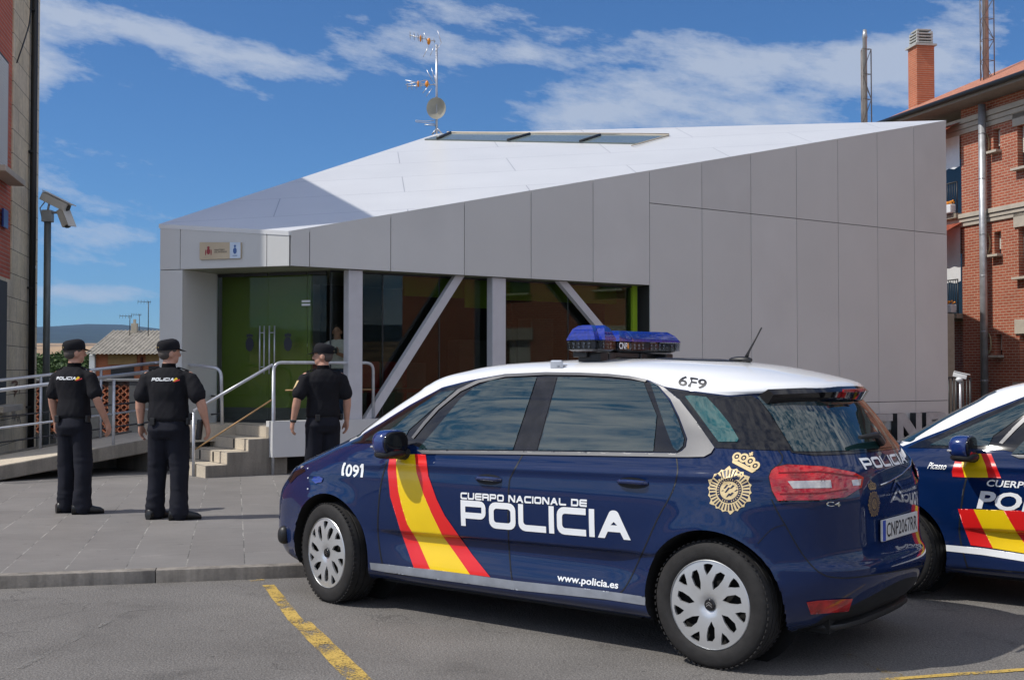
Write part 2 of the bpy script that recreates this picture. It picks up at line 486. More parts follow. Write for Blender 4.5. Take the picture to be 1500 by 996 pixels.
# road sheet, plaza, kerb
PZ = .09
KA = Vector((-3.57, 8.37, 0)); KD = Vector((.9743, .2252, 0)); KN = Vector((-.2252, .9743, 0))
KROT = math.atan2(KD.y, KD.x)
bm = BM()
for f in [((-45, -30), (45, -30), (45, 60), (-45, 60))]:
    pass
NX = 40
vs = [[bm.verts.new((-45 + 60 * i / NX * 1.1, -30 + 52 * j / NX, 0.0)) for j in range(NX + 1)] for i in range(NX + 1)]
for i in range(NX):
    for j in range(NX): bm.faces.new((vs[i][j], vs[i + 1][j], vs[i + 1][j + 1], vs[i][j + 1]))
obj('road', bm, MT['asphalt'], kind='structure')
# plaza in its own frame: origin on the kerb face, x along the kerb, y across
def kl(x, y): return KA + KD * x + KN * y
bm = BM()
inset = .12
prism(bm, [(-30, inset), (19, inset), (19, 24), (6, 25), (-1.5, 14.2), (-30, 14.2)], -.3, PZ)
pz = obj('plaza', bm, MT['plaza'], kind='structure')
pz.location = KA; pz.rotation_euler = (0, 0, KROT)
bm = BM()
x = -30.
rr_ = random.Random(3)
while x < 19:
    L = 1.35
    a = x + .0015; b = x + L - .0015
    j = rr_.uniform(-.004, .004)
    fs = box(bm, ((a + b) / 2, inset / 2 + j, (PZ + .002 - .2) / 2), (b - a, inset - .003, PZ + .002 + .2), bev=.010)
    x += L
ke = obj('kerb', bm, MT['kerb'], kind='structure', smooth=True)
ke.location = KA; ke.rotation_euler = (0, 0, KROT)

def ground_strip(name, a, b, wd, mat, z=.004, taper=None):
    a = at_z(*a, 0); b = at_z(*b, 0)
    d = (b - a); d.z = 0; L = d.length; d.normalize(); n = Vector((-d.y, d.x, 0))
    bm = BM(); N = max(4, int(L / .1))
    rr = random.Random(7)
    A = []; B = []
    for i in range(N + 1):
        q = a + d * (L * i / N)
        A.append(bm.verts.new((q.x + n.x * (wd / 2 + rr.uniform(-.004, .004)), q.y + n.y * (wd / 2 + rr.uniform(-.004, .004)), z)))
        B.append(bm.verts.new((q.x - n.x * (wd / 2 + rr.uniform(-.004, .004)), q.y - n.y * (wd / 2 + rr.uniform(-.004, .004)), z)))
    for i in range(N): bm.faces.new((A[i], B[i], B[i + 1], A[i + 1]))
    bmesh.ops.recalc_face_normals(bm, faces=bm.faces[:])
    return obj(name, bm, mat, kind='structure')
ground_strip('parking_line', (393, 857), (436, 912), .085, MT['yellow'])
ground_strip('parking_line', (440, 911), (535, 1004), .12, MT['yellow'])
ground_strip('parking_line', (366, 851), (386, 849), .05, MT['yellow'])
ground_strip('road_line', (1290, 996), (1540, 978), .05, MT['yellow'])
ground_strip('scratch_line', (-30, 1010), (188, 895), .035, MT['scratch'])
ground_strip('scratch_line', (188, 895), (262, 889), .02, MT['scratch'])
ground_strip('road_line', (1236, 958), (1320, 992), .07, MT['yellow_faint'])

# ------------------------------------------------------------------ police station
E0 = Vector((-3.06, 16.5, 0)); E1 = Vector((9.07, 25.0, 0)); P1 = Vector((-5.05, 17.2, 0)); RR = Vector((-1.58, 25.3, 0))
SD = (E1 - E0).normalized(); SN = Vector((-SD.y, SD.x, 0)); FL = (E1 - E0).length
st = thing('police_station', 'low grey clad police station with a sloping white roof and glass front', 'building', E0, math.atan2(SD.y, SD.x))
ST_M = Matrix.Translation(E0) @ Matrix.Rotation(math.atan2(SD.y, SD.x), 4, 'Z')
ST_I = ST_M.inverted()
def sn(px, n=0.0):
    """facade coordinate s of an image column on the vertical plane n behind the facade"""
    r = ray(px, 542); a = E0 + SN * n
    # a + s*SD parallel to r
    return (r.x * a.y - r.y * a.x) / (r.y * SD.x - r.x * SD.y)
def L_(v): return ST_I @ Vector(v)
def rz(s): return 3.44 + 3.30 * s / FL
p1 = L_(P1); rl = L_(RR)
S_END = sn(951)
joints = [sn(x) for x in (452, 571, 679, 777, 868, 951, 1028, 1100, 1167, 1228, 1286, 1340)] + [FL]
bm = BM()
g_ = .006
PR_ = random.Random(11)
def panel(s0, s1, z0, z1a, z1b, n0=-.02, n1=.0):
    mi_ = PR_.choice((0, 0, 1, 2))
    """cladding sheet between s0 and s1, top z1a..z1b"""
    P = [(s0 + g_, z0 + g_), (s1 - g_, z0 + g_), (s1 - g_, z1b - g_), (s0 + g_, z1a - g_)]
    lo = [bm.verts.new((a, n0, b)) for a, b in P]; hi = [bm.verts.new((a, n1, b)) for a, b in P]
    fs = [bm.faces.new(lo), bm.faces.new(hi[::-1])]
    for i in range(4): fs.append(bm.faces.new((lo[i], hi[i], hi[(i + 1) % 4], lo[(i + 1) % 4])))
    for f in fs: f.material_index = mi_
    bmesh.ops.recalc_face_normals(bm, faces=fs)
prev = 0.
for i, s in enumerate(joints[:6]):
    panel(prev, s, 2.95, rz(prev), rz(s)); prev = s
for i, s in enumerate(joints[6:]):
    panel(prev, s, 4.345, rz(prev), rz(s)); panel(prev, s, .89, 4.345, 4.345); panel(prev, s, .33, .89, .89); prev = s
# left wall (fascia) panels, in their own plane
LW = (P1 - E0); LWL = LW.length; LWd = LW.normalized(); LWn = Vector((-LWd.y, LWd.x, 0))   # LWn points to the back
if LWn.y < 0: LWn = -LWn
def lw(a, n, z): return L_(E0 + LWd * a + LWn * n + Vector((0, 0, z)))
def lwpx(px):
    r = ray(px, 542); return (r.x * E0.y - r.y * E0.x) / (r.y * LWd.x - r.x * LWd.y)
def sheet_lw(bm, a0, a1, z0, za, zb, n0=-.02, n1=0., g=.006):
    P = [(a0 + g, z0 + g), (a1 - g, z0 + g), (a1 - g, zb - g), (a0 + g, za - g)]
    lo = [bm.verts.new(lw(a, n0, b)) for a, b in P]; hi = [bm.verts.new(lw(a, n1, b)) for a, b in P]
    fs = [bm.faces.new(lo), bm.faces.new(hi[::-1])]
    for i in range(4): fs.append(bm.faces.new((lo[i], hi[i], hi[(i + 1) % 4], lo[(i + 1) % 4])))
    bmesh.ops.recalc_face_normals(bm, faces=fs)
def lz(a): return 3.44 + .18 * a / LWL
ab = [0., lwpx(391), lwpx(264), LWL]
for i in range(3): sheet_lw(bm, ab[i], ab[i + 1], 2.95, lz(ab[i]), lz(ab[i + 1]))
sheet_lw(bm, lwpx(268), LWL, 1.75, 2.95, 2.95); sheet_lw(bm, lwpx(268), LWL, .30, 1.75, 1.75)
sheet_lw(bm, lwpx(268), LWL, .30, .31, .31)
for s_ in joints[:-1]:
    z_ = 3.01 if s_ <= S_END + .01 else .95
    while z_ < rz(s_) - .05:
        for dx_ in (-.035, .035): tube(bm, [(s_ + dx_, -.0195, z_), (s_ + dx_, -.0235, z_)], .006, 6, mi=3)
        z_ += .55
obj('wall_cladding', bm, [MT['panel'], plain('grey_cladding_b', (.56, .563, .552), .42, 0, .05, 1.1), plain('grey_cladding_c', (.60, .603, .592), .40, 0, .05, .8), MT['galv']], st)
# backing body behind the sheets
bm = BM()
def solid(poly, z0, z1): prism(bm, poly, z0, z1)
solid([(0.02, .004), (joints[5] - .02, .004), (joints[5] - .02, .22), (.1, .22)], 2.955, [rz(0) - .03, rz(joints[5]) - .03, rz(joints[5]) - .03, rz(0) - .03])
solid([(S_END + .01, .004), (FL - .006, .004), (FL - .006, .3), (S_END + .01, .3)], .335, [rz(S_END) - .03, rz(FL) - .03, rz(FL) - .03, rz(S_END) - .03])
obj('wall_core', bm, MT['gap'], st)
bm = BM()
a_ = [lw(.02, .004, 0), lw(LWL - .01, .004, 0), lw(LWL - .01, .2, 0), lw(.02, .2, 0)]
prism(bm, [(v.x, v.y) for v in a_], 2.955, [lz(0) - .03, lz(LWL) - .03, lz(LWL) - .03, lz(0) - .03])
b0 = lwpx(268) + .006
a_ = [lw(b0, .004, 0), lw(LWL - .01, .004, 0), lw(LWL - .01, .86, 0), lw(b0, .86, 0)]
prism(bm, [(v.x, v.y) for v in a_], .3, 2.95)
obj('entrance_pillar', bm, MT['panel'], st)
# rear side walls
bm = BM()
for A, B, za, zb in ((P1, RR, 3.6, 6.5), (RR, E1, 6.5, 6.72)):
    a = L_(A); b = L_(B); d = (b - a).normalized(); n = Vector((-d.y, d.x, 0))
    if (A - E0).length < 6 and B is RR: n = -n
    q = [(a.x, a.y), (b.x, b.y), (b.x + n.x * .0, b.y + n.y * .0)]
    f = [bm.verts.new((a.x, a.y, .0)), bm.verts.new((b.x, b.y, .0)), bm.verts.new((b.x, b.y, zb - .04)), bm.verts.new((a.x, a.y, za - .04))]
    bm.faces.new(f)
a = L_(E1)
f = bm.faces.new([bm.verts.new(x) for x in ((FL - .004, .0, .33), (FL - .004, .3, .33), (FL - .004, .3, 6.7), (FL - .004, 0, 6.7))])
bmesh.ops.solidify(bm, geom=bm.faces[:], thickness=.12)
obj('rear_wall', bm, MT['panel'], st)

# roof: one tilted slab with standing joints
def roof_mat():
    m, t, p, o = nt('white_roof_sheet')
    v = texco(t)
    b = ND(t, 'ShaderNodeTexBrick'); b.inputs['Scale'].default_value = 1
    mp = ND(t, 'ShaderNodeMapping'); mp.inputs['Rotation'].default_value = (0, 0, R(28)); mp.inputs['Location'].default_value = (.3, .35, 0)
    c = ND(t, 'ShaderNodeTexCoord'); t.links.new(c.outputs['Object'], mp.inputs[0]); t.links.new(mp.outputs[0], b.inputs['Vector'])
    b.inputs['Brick Width'].default_value = 3.9; b.inputs['Row Height'].default_value = 1.35; b.inputs['Mortar Size'].default_value = .008; b.inputs['Mortar Smooth'].default_value = .2
    b.inputs['Color1'].default_value = (.675, .68, .685, 1); b.inputs['Color2'].default_value = (.69, .695, .70, 1); b.inputs['Mortar'].default_value = (.36, .36, .38, 1)
    col = mix(t, 1., b.outputs['Color'], ramp(t, noise_n(t, v, .9, 5), [(.3, .95), (.7, 1.02)]), 'MULTIPLY')
    t.links.new(col, p.inputs['Base Color']); p.inputs['Roughness'].default_value = .28; p.inputs['Specular IOR Level'].default_value = .5
    t.links.new(bump(t, noise_n(t, v, 1.2, 2), .12, .02), p.inputs['Normal'])
    return m
bm = BM()
nrm = Vector((-.78, -8.75, 25.4)).normalized()
def rp(px, py):
    """point on the roof plane"""
    r = ray(px, py); n = nrm
    k = n.dot(E0 + Vector((0, 0, 3.44)) - CAMP) / n.dot(r)
    return CAMP + r * k
rc = [L_(P1 + Vector((0, 0, 3.62))), L_(E0 + Vector((0, 0, 3.44))), L_(E1 + Vector((0, 0, 6.74))), L_(RR + Vector((0, 0, 6.52)))]
cen = sum(rc, Vector()) / 4
rc = [v + (v - cen).normalized() * .03 for v in rc]
# the plane is exact for three corners; lay the fourth on it
prism(bm, [(v.x, v.y) for v in rc], [v.z - .06 for v in rc], [v.z for v in rc])
obj('roof', bm, roof_mat(), st)
# roof light strip near the ridge
def rl_(px, py, h): return L_(rp(px, py) + nrm * h)
bm = BM()
q = [(622, 206), (934, 212), (978, 200), (655, 197)]
lo = [bm.verts.new(rl_(*x, .003)) for x in q]; hi = [bm.verts.new(rl_(*x, .03)) for x in q]
fs = [bm.faces.new(hi)] + [bm.faces.new((lo[i], lo[(i + 1) % 4], hi[(i + 1) % 4], hi[i])) for i in range(4)]
bmesh.ops.recalc_face_normals(bm, faces=fs)
rlm = plain('roof_glazing', (.16, .20, .20), .12, 0, .1, 1, .6)
sk = obj('skylight', bm, rlm, st)
for (xa, ya, xb, yb) in ((641, 206.4, 660, 197.6), (744, 208.6, 776, 199.4), (850, 210.5, 879, 201)):
    bm = BM(); tube(bm, [rl_(xa, ya, .045), rl_(xb, yb, .045)], .03, 6)
    obj('glazing_bar', bm, MT['dark'], sk)
bm = BM()
tube(bm, [rl_(655, 196.8, .03), rl_(980, 199.8, .03)], .03, 6)
tube(bm, [rl_(706, 196.2, .03), rl_(980, 200.5, .03), rl_(925, 216, .03)], .012, 6)
obj('skylight_edge', bm, MT['band'], sk)

# soffit over the entrance and glazing
bm = BM()
f = [L_(x) for x in (E0, E0 + SD * S_END, E0 + SD * S_END + SN * 3.2, E0 + SN * 3.0 - SD * 1.2, P1 + SN * .8)]
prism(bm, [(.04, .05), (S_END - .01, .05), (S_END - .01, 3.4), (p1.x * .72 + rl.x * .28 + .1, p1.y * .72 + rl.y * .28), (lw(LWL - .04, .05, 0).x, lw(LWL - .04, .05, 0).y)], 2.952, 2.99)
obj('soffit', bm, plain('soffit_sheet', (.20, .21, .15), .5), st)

# plinth and platform
bm = BM()
box(bm, ((S_END + .0 - .25) / 2, .10, .575), (S_END + .25, .22, .49), bev=.006)
obj('plinth', bm, plain('plinth_sheet', (.56, .56, .56), .5, 0, .04, 1), st)
DL = Vector((-4.40, 17.88, 0)); DR = Vector((-2.60, 17.22, 0))
dl = L_(DL); dr = L_(DR)
FZ = .745
bm = BM()
pin = lw(lwpx(268), .0, 0)
poly = [(-.25, .215), (S_END, .215), (S_END, 3.6), (dr.x, 3.6), (dl.x, dl.y), (pin.x, pin.y), (-1.75, .98), (-1.60, 1.55), (-.25, 1.55)]
# simple fan-safe shapes
prism(bm, [(-.245, .212), (S_END - .02, .212), (S_END - .02, 3.6), (-.245, 3.6)], .42, FZ)
a0 = L_((-4.80, 16.85, 0)); a1 = L_((-5.35, 17.5, 0)); 
prism(bm, [(-.25, 1.30), (-.25, 3.0), (dl.x - .5, dl.y + .3), (a1.x, a1.y), (a0.x, a0.y)], .50, FZ)
obj('floor_slab', bm, MT['conc_l'], st)
bm = BM()
prism(bm, [(-.1, .75), (FL - .6, .75), (FL - .6, 3.0), (-.1, 3.0)], -.1, .415)
obj('foundation', bm, MT['gap'], st)

# interior
bm = BM()
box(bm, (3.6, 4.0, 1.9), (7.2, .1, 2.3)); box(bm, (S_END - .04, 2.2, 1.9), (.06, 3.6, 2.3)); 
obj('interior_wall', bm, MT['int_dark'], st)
bm = BM()
box(bm, (S_END - .10, .62, 1.87), (.10, .75, 2.16))       # right reveal

obj('green_lining', bm, MT['green'], st)
bm = BM(); box(bm, (4.35, .70, 2.80), (4.3, .05, .29)); obj('green_header', bm, plain('lime_header', (.40, .62, .02), .4, 0, .1, 1), st)
bm = BM(); box(bm, (sn(697, .6), .60, 2.72), (.42, .03, .44)); obj('lit_green_panel', bm, plain('lit_green_panel', (.50, .80, .02), .35, 0, .1, 1), st)  # brighter green puts the lit patch of the lining into the colour
bm = BM()
for (x_, y_, w_, h_) in ((1.6, 2.6, .9, 1.1), (3.1, 2.9, 1.4, .9), (4.9, 2.6, 1.2, 1.3), (5.8, 2.2, .5, 1.7)):
    box(bm, (x_, y_, FZ + h_ / 2), (w_, .4, h_), bev=.01)
obj('counter', bm, plain('counter_grey', (.12, .12, .12), .5), st)
bm = BM()
for x_ in (1.05, 1.55, 2.05, 2.55):
    box(bm, (x_, 1.35, FZ + .45), (.42, .42, .06), bev=.02); box(bm, (x_, 1.58, FZ + .70), (.42, .05, .42), bev=.02)
    box(bm, (x_, 1.4, FZ + .21), (.05, .3, .42))
obj('waiting_seat', bm, MT['redplastic'], st)
# green wall behind the doors
bm = BM()
dd = (dr - dl).normalized(); dn = Vector((-dd.y, dd.x, 0))
def dpt(a, n, z): return dl + dd * a + dn * n + Vector((0, 0, z))
DW = (dr - dl).length
def slab(bm, a0, a1, n0, n1, z0, z1):
    q = [dpt(a0, n0, 0), dpt(a1, n0, 0), dpt(a1, n1, 0), dpt(a0, n1, 0)]
    return prism(bm, [(v.x, v.y) for v in q], z0, z1)
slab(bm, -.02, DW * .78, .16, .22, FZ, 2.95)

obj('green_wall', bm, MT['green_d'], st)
bm = BM()
slab(bm, -.02, DW * .78, .13, .157, FZ, FZ + .22)
obj('skirting', bm, plain('grey_skirting', (.12, .13, .15), .5), st)
def dpx(px):
    r = ray(px, 542); b = ST_M @ dl; D = ST_M.to_3x3() @ dd
    return (r.x * b.y - r.y * b.x) / (r.y * D.x - r.x * D.y)
# glass entrance leaves
for (x0, x1) in ((319, 392), (393, 449), (450, 478)):
    bm = BM(); slab(bm, dpx(x0), dpx(x1), -.006, .006, FZ + .02, 2.93)
    gd = obj('glass_door' if x0 < 440 else 'glass_side_panel', bm, MT['door_glass'], st)
    a = dpx(x0); b = dpx(x1)
    for z0_, z1_ in ((FZ + .003, FZ + .05), (2.9, 2.945)):
        bm = BM(); slab(bm, a + .003, b - .003, -.012, .012, z0_, z1_); obj('door_rail', bm, MT['dark'], gd)
    if x0 < 440:
        bm = BM()
        hx = (385, 400)[0 if x0 < 350 else 1]
        for px_ in ((383.5, 390) if x0 < 350 else (397.5, 405)):
            a = dpx(px_)
            tube(bm, [dpt(a, -.06, FZ + .72), dpt(a, -.06, FZ + 1.42)], .011, 8)
        a0_, a1_ = (dpx(383.5), dpx(390)) if x0 < 350 else (dpx(397.5), dpx(405))
        for zz in (.82, 1.32): tube(bm, [dpt(a0_, -.06, FZ + zz), dpt(a1_, -.06, FZ + zz)], .007, 6)
        obj('door_handle', bm, MT['galv'], gd)
        # dark crest sticker on the leaf
        bm = BM()
        ca = dpx(366 if x0 < 350 else 422); cz = 1.52 + 38 / F * 17.6
        N = 28
        pts = []
        for k in range(N):
            th = 2 * PI * k / N
            rr = 1 + .10 * (k % 2)
            pts.append((ca + .065 * rr * math.cos(th), cz + .10 * rr * math.sin(th)))
        fa = bm.faces.new([bm.verts.new(dpt(a, -.010, z)) for a, z in pts])
        for k in range(3):
            fa = bm.faces.new([bm.verts.new(dpt(ca + .035 * (k - 1) + .022 * math.cos(q_), -.010, cz + .125 + .025 * math.sin(q_) + (.008 if k == 1 else 0))) for q_ in [2 * PI * i / 10 for i in range(10)]])
        obj('crest_sticker', bm, plain('sticker_navy', (.006, .008, .02), .5), gd)
bm = BM()
for i_ in range(2):
    slab(bm, dpx(442), dpx(454.5), -.011, -.009, 2.50 - i_ * .05, 2.53 - i_ * .05)
obj('notice_sticker', bm, MT['white'], st)
# main glazing in panes behind the columns
gm = [sn(x, .30) for x in (486, 560, 643, 725, 832, 944)]
gm[0] = dr.x - .02
for i in range(len(gm) - 1):
    bm = BM(); box(bm, ((gm[i] + gm[i + 1]) / 2, .30, 1.885), (gm[i + 1] - gm[i] - .014, .012, 2.12))
    gp = obj('window_pane', bm, MT['door_glass'] if i == 0 else MT['glass'], st)
bm = BM()
for s_ in gm: box(bm, (s_, .30, 1.885), (.012, .03, 2.125))
box(bm, ((gm[0] + gm[-1]) / 2, .30, 2.935), (gm[-1] - gm[0] - .014, .05, .022)); box(bm, ((gm[0] + gm[-1]) / 2, .30, .835), (gm[-1] - gm[0] - .014, .05, .018))
obj('glazing_frame', bm, MT['dark'], st)
# columns and braces
for (xa, xb) in ((510.5, 531), (721.5, 741)):
    a, b = sn(xa, .04), sn(xb, .04)
    bm = BM(); box(bm, ((a + b) / 2, .12, 1.884), (b - a, .16, 2.13), bev=.008)
    obj('column', bm, MT['steel_col'], st)
def brace(xa, ya, xb, yb, wd):
    n = .14; a = sn(xa, n); b = sn(xb, n)
    za = at_px_z(a, n, ya); zb = at_px_z(b, n, yb)
    A = Vector((a, n, za)); B = Vector((b, n, zb)); d = (B - A).normalized(); pr = Vector((-d.z, 0, d.x))
    bm = BM(); c = []
    for yy in (-.05, .05):
        c.append([bm.verts.new(A + pr * wd / 2 + Vector((0, yy, 0))), bm.verts.new(B + pr * wd / 2 + Vector((0, yy, 0))), bm.verts.new(B - pr * wd / 2 + Vector((0, yy, 0))), bm.verts.new(A - pr * wd / 2 + Vector((0, yy, 0)))])
    bm.faces.new(c[0]); bm.faces.new(c[1][::-1])
    for i in range(4): bm.faces.new((c[0][i], c[1][i], c[1][(i + 1) % 4], c[0][(i + 1) % 4]))
    bmesh.ops.recalc_face_normals(bm, faces=bm.faces[:])
    obj('brace', bm, MT['steel_col'], st)
def at_px_z(s, n, py):
    wv_ = ST_M @ Vector((s, n, 0)); r = ray(750, py); return CH + r.z / r.y * wv_.y
brace(536, 618, 674, 400, .13)
brace(818, 408, 905, 512, .12)
# wall sign (two crests and lines of lettering)
sg0, sg1 = lwpx(354.5), lwpx(294.5)
bm = BM(); sheet_lw(bm, sg0, sg1, 3.08, 3.30, 3.325, -.055, -.024, 0)
sign = obj('sign_board', bm, plain('sign_beige', (.56, .46, .32), .5, 0, .12, 2), st)
bm = BM(); sheet_lw(bm, sg0, lwpx(339), 3.08, 3.30, 3.307, -.058, -.0555, 0)
obj('sign_panel', bm, plain('sign_pale_blue', (.58, .68, .80), .5), sign)
def lwdisc(bm, a, z, ra, rzz, n, N=14, star=0.):
    bm.faces.new([bm.verts.new(lw(a - ra * (1 + star * (k % 2)) * math.cos(2 * PI * k / N), n, z + rzz * (1 + star * (k % 2)) * math.sin(2 * PI * k / N))) for k in range(N)])
bm = BM()
a = lwpx(346.5); lwdisc(bm, a, 3.185, .028, .042, -.0605, 20, .15); lwdisc(bm, a, 3.25, .018, .018, -.0605); 
for k in range(5): lwdisc(bm, a + .03 - k * .015, 3.115, .005, .008, -.0605, 6)
obj('emblem', bm, plain('sign_blue', (.05, .12, .32), .5), sign)
bm = BM()
a = lwpx(307.5); lwdisc(bm, a, 3.19, .028, .040, -.0575, 16, .2); lwdisc(bm, a, 3.245, .022, .018, -.0575, 8)
for k in (-1, 1): lwdisc(bm, a + k * .045, 3.175, .009, .045, -.0575, 8)
obj('coat_of_arms', bm, plain('sign_red', (.30, .03, .04), .5), sign)
# ------------------------------------------------------------------ lettering
def arc(cx, cy, r, a0, a1, n=4):
    return [(cx + r * math.cos(R(a0 + (a1 - a0) * k / n)), cy + r * math.sin(R(a0 + (a1 - a0) * k / n))) for k in range(n + 1)]
def rrect(x0, y0, x1, y1, r, corners='abcd'):
    """a=bottom-left b=bottom-right c=top-right d=top-left rounded"""
    P = []
    P += arc(x0 + r, y0 + r, r, 180, 270) if 'a' in corners else [(x0, y0)]
    P += arc(x1 - r, y0 + r, r, 270, 360) if 'b' in corners else [(x1, y0)]
    P += arc(x1 - r, y1 - r, r, 0, 90) if 'c' in corners else [(x1, y1)]
    P += arc(x0 + r, y1 - r, r, 90, 180) if 'd' in corners else [(x0, y1)]
    return P
def glyph(ch, w, h, s, t):
    """wide square lettering: outlines of one letter in a w x h box; s stem, t bar thickness"""
    r = .28 * h; ri = .12 * h
    if ch == 'I': return [[(0, 0), (s, 0), (s, h), (0, h)]], s
    if ch == 'O': return [rrect(0, 0, w, h, r), rrect(s, t, w - s, h - t, ri)], w
    if ch == 'D': return [rrect(0, 0, w, h, r, 'bc'), rrect(s, t, w - s, h - t, ri, 'bc')], w
    if ch == 'L': return [arc(r, r, r, 180, 270) + [(w, 0), (w, t), (s + ri, t)] + arc(s + ri, t + ri, ri, 270, 180)[1:] + [(s, h), (0, h)]], w
    if ch == 'C': return [arc(r, r, r, 180, 270) + [(w, 0), (w, t), (s + ri, t)] + arc(s + ri, t + ri, ri, 270, 180) + arc(s + ri, h - t - ri, ri, 180, 90) + [(w, h - t), (w, h)] + arc(r, h - r, r, 90, 180)], w
    if ch == 'U': return [arc(r, r, r, 180, 270) + arc(w - r, r, r, 270, 360) + [(w, h), (w - s, h)] + arc(w - s - ri, t + ri, ri, 0, -90) + arc(s + ri, t + ri, ri, 270, 180) + [(s, h), (0, h)]], w
    if ch == 'P':
        m = .30 * h
        return [[(0, 0), (s, 0), (s, m), (w - r, m)] + arc(w - r, m + r * .9, r * .9, 270, 360)[1:] + arc(w - r, h - r * .9, r * .9, 0, 90) + [(0, h)], [(s, m + t), (w - s, m + t), (w - s, h - t), (s, h - t)]], w
    if ch == 'R':
        m = .32 * h
        return [[(0, 0), (s, 0), (s, m), (w - s * 1.1, m), (w - s * 1.1, 0), (w, 0), (w, m + r * .6), (w, h - r)] + arc(w - r, h - r, r, 0, 90) + [(0, h)], [(s, m + t), (w - s, m + t), (w - s, h - t), (s, h - t)]], w
    if ch == 'E':
        a = (h - t) / 2
        return [arc(r, r, r, 180, 270) + [(w, 0), (w, t), (s, t), (s, a), (w, a), (w, a + t), (s, a + t), (s, h - t), (w, h - t), (w, h)] + arc(r, h - r, r, 90, 180)], w
    if ch == 'N': return [[(0, 0), (s, 0), (s, h - s * 1.3), (w - s * 1.35, 0), (w, 0), (w, h), (w - s, h), (w - s, s * 1.3), (s * 1.35, h), (0, h)]], w
    if ch == 'A':
        k = w * .36
        return [[(0, 0), (s * 1.25, 0), (s * 1.25 + w * .10, .24 * h), (w - s * 1.25 - w * .10, .24 * h), (w - s * 1.25, 0), (w, 0)] + arc(w / 2 + w * .02, h - w * .14, w * .14, 30, 90, 3) + arc(w / 2 - w * .02, h - w * .14, w * .14, 90, 150, 3),
                [(w * .40, .24 * h + t), (w * .60, .24 * h + t), (w / 2, h - t * 1.7)]], w
    return [], w * .5
def word(txt, h, w, s, t, gap, shear=0.):
    loops = []; x = 0
    for ch in txt:
        if ch == ' ': x += w * .55; continue
        gw = w * (1.08 if ch == 'A' else 1.)
        g, adv = glyph(ch, gw, h, s, t)
        for l in g: loops.append([(x + a + shear * b, b) for a, b in l])
        x += adv + gap
    return loops, x - gap
def inside(loops, x, y):
    c = False
    for l in loops:
        n = len(l); j = n - 1
        for i in range(n):
            xi, yi = l[i]; xj, yj = l[j]
            if (yi > y) != (yj > y) and x < (xj - xi) * (y - yi) / (yj - yi) + xi: c = not c
            j = i
    return c
def resample(l, step):
    out = []
    n = len(l)
    for i in range(n):
        a, b = l[i], l[(i + 1) % n]
        d = math.hypot(b[0] - a[0], b[1] - a[1]); k = max(1, int(math.ceil(d / step)))
        for q in range(k): out.append((a[0] + (b[0] - a[0]) * q / k, a[1] + (b[1] - a[1]) * q / k))
    return out
def tri2d(loops, step):
    """triangulate loops (even-odd) with interior points; returns verts, tris"""
    V = []; E = []
    for l in loops:
        l = resample(l, step); b = len(V); V += l; n = len(l)
        E += [(b + i, b + (i + 1) % n) for i in range(n)]
    x0 = min(v[0] for v in V); x1 = max(v[0] for v in V); y0 = min(v[1] for v in V); y1 = max(v[1] for v in V)
    rl = [resample(l, step * .5) for l in loops]
    bp = [p for l in rl for p in l]
    nx = int((x1 - x0) / step); ny = int((y1 - y0) / step)
    if nx * ny < 9000:
        for i in range(1, nx + 1):
            for j in range(1, ny + 1):
                x = x0 + i * step + .13 * step * (j % 2); y = y0 + j * step
                if inside(loops, x, y) and min((x - a) ** 2 + (y - b) ** 2 for a, b in bp) > (step * .4) ** 2: V.append((x, y))
    r = delaunay_2d_cdt([Vector(v) for v in V], E, [], 0, 1e-6)
    vs = [(v.x, v.y) for v in r[0]]
    tr = []
    for f in r[2]:
        cx = sum(vs[i][0] for i in f) / 3; cy = sum(vs[i][1] for i in f) / 3
        if inside(loops, cx, cy): tr.append(tuple(f))
    return vs, tr
def font_loops(txt, size, bold=.0, sx=1., shear=0.):
    """text in the built-in font as a flat mesh: verts (x,y), faces"""
    cu = bpy.data.curves.new('t', 'FONT'); cu.body = txt; cu.size = size; cu.offset = bold; cu.resolution_u = 3; cu.shear = shear
    cu.fill_mode = 'BOTH'
    ob = bpy.data.objects.new('t', cu); COL.objects.link(ob)
    bpy.context.view_layer.update()
    me = ob.to_mesh()
    V = [(v.co.x * sx, v.co.y) for v in me.vertices]; Fc = [tuple(p.vertices) for p in me.polygons if abs(p.normal.z) > .5]
    ob.to_mesh_clear(); bpy.data.objects.remove(ob); bpy.data.curves.remove(cu)
    return V, Fc
def flat(bm, V, Fc, fn, mi=0):
    vs = [bm.verts.new(fn(*v)) for v in V]
    out = []
    for f in Fc:
        try: fa = bm.faces.new([vs[i] for i in f]); fa.material_index = mi; out.append(fa)
        except ValueError: pass
    return out

# small lines of lettering on the entrance sign
bm = BM()
for (tx, zz) in (('MINISTERIO', 3.195), ('DEL INTERIOR', 3.165)):
    V, Fc = font_loops(tx, .032)
    a = lwpx(313.5)
    flat(bm, V, Fc, lambda x, y: lw(a - .03 - x, -.0575, zz + y))
obj('lettering', bm, MT['dark'], sign)

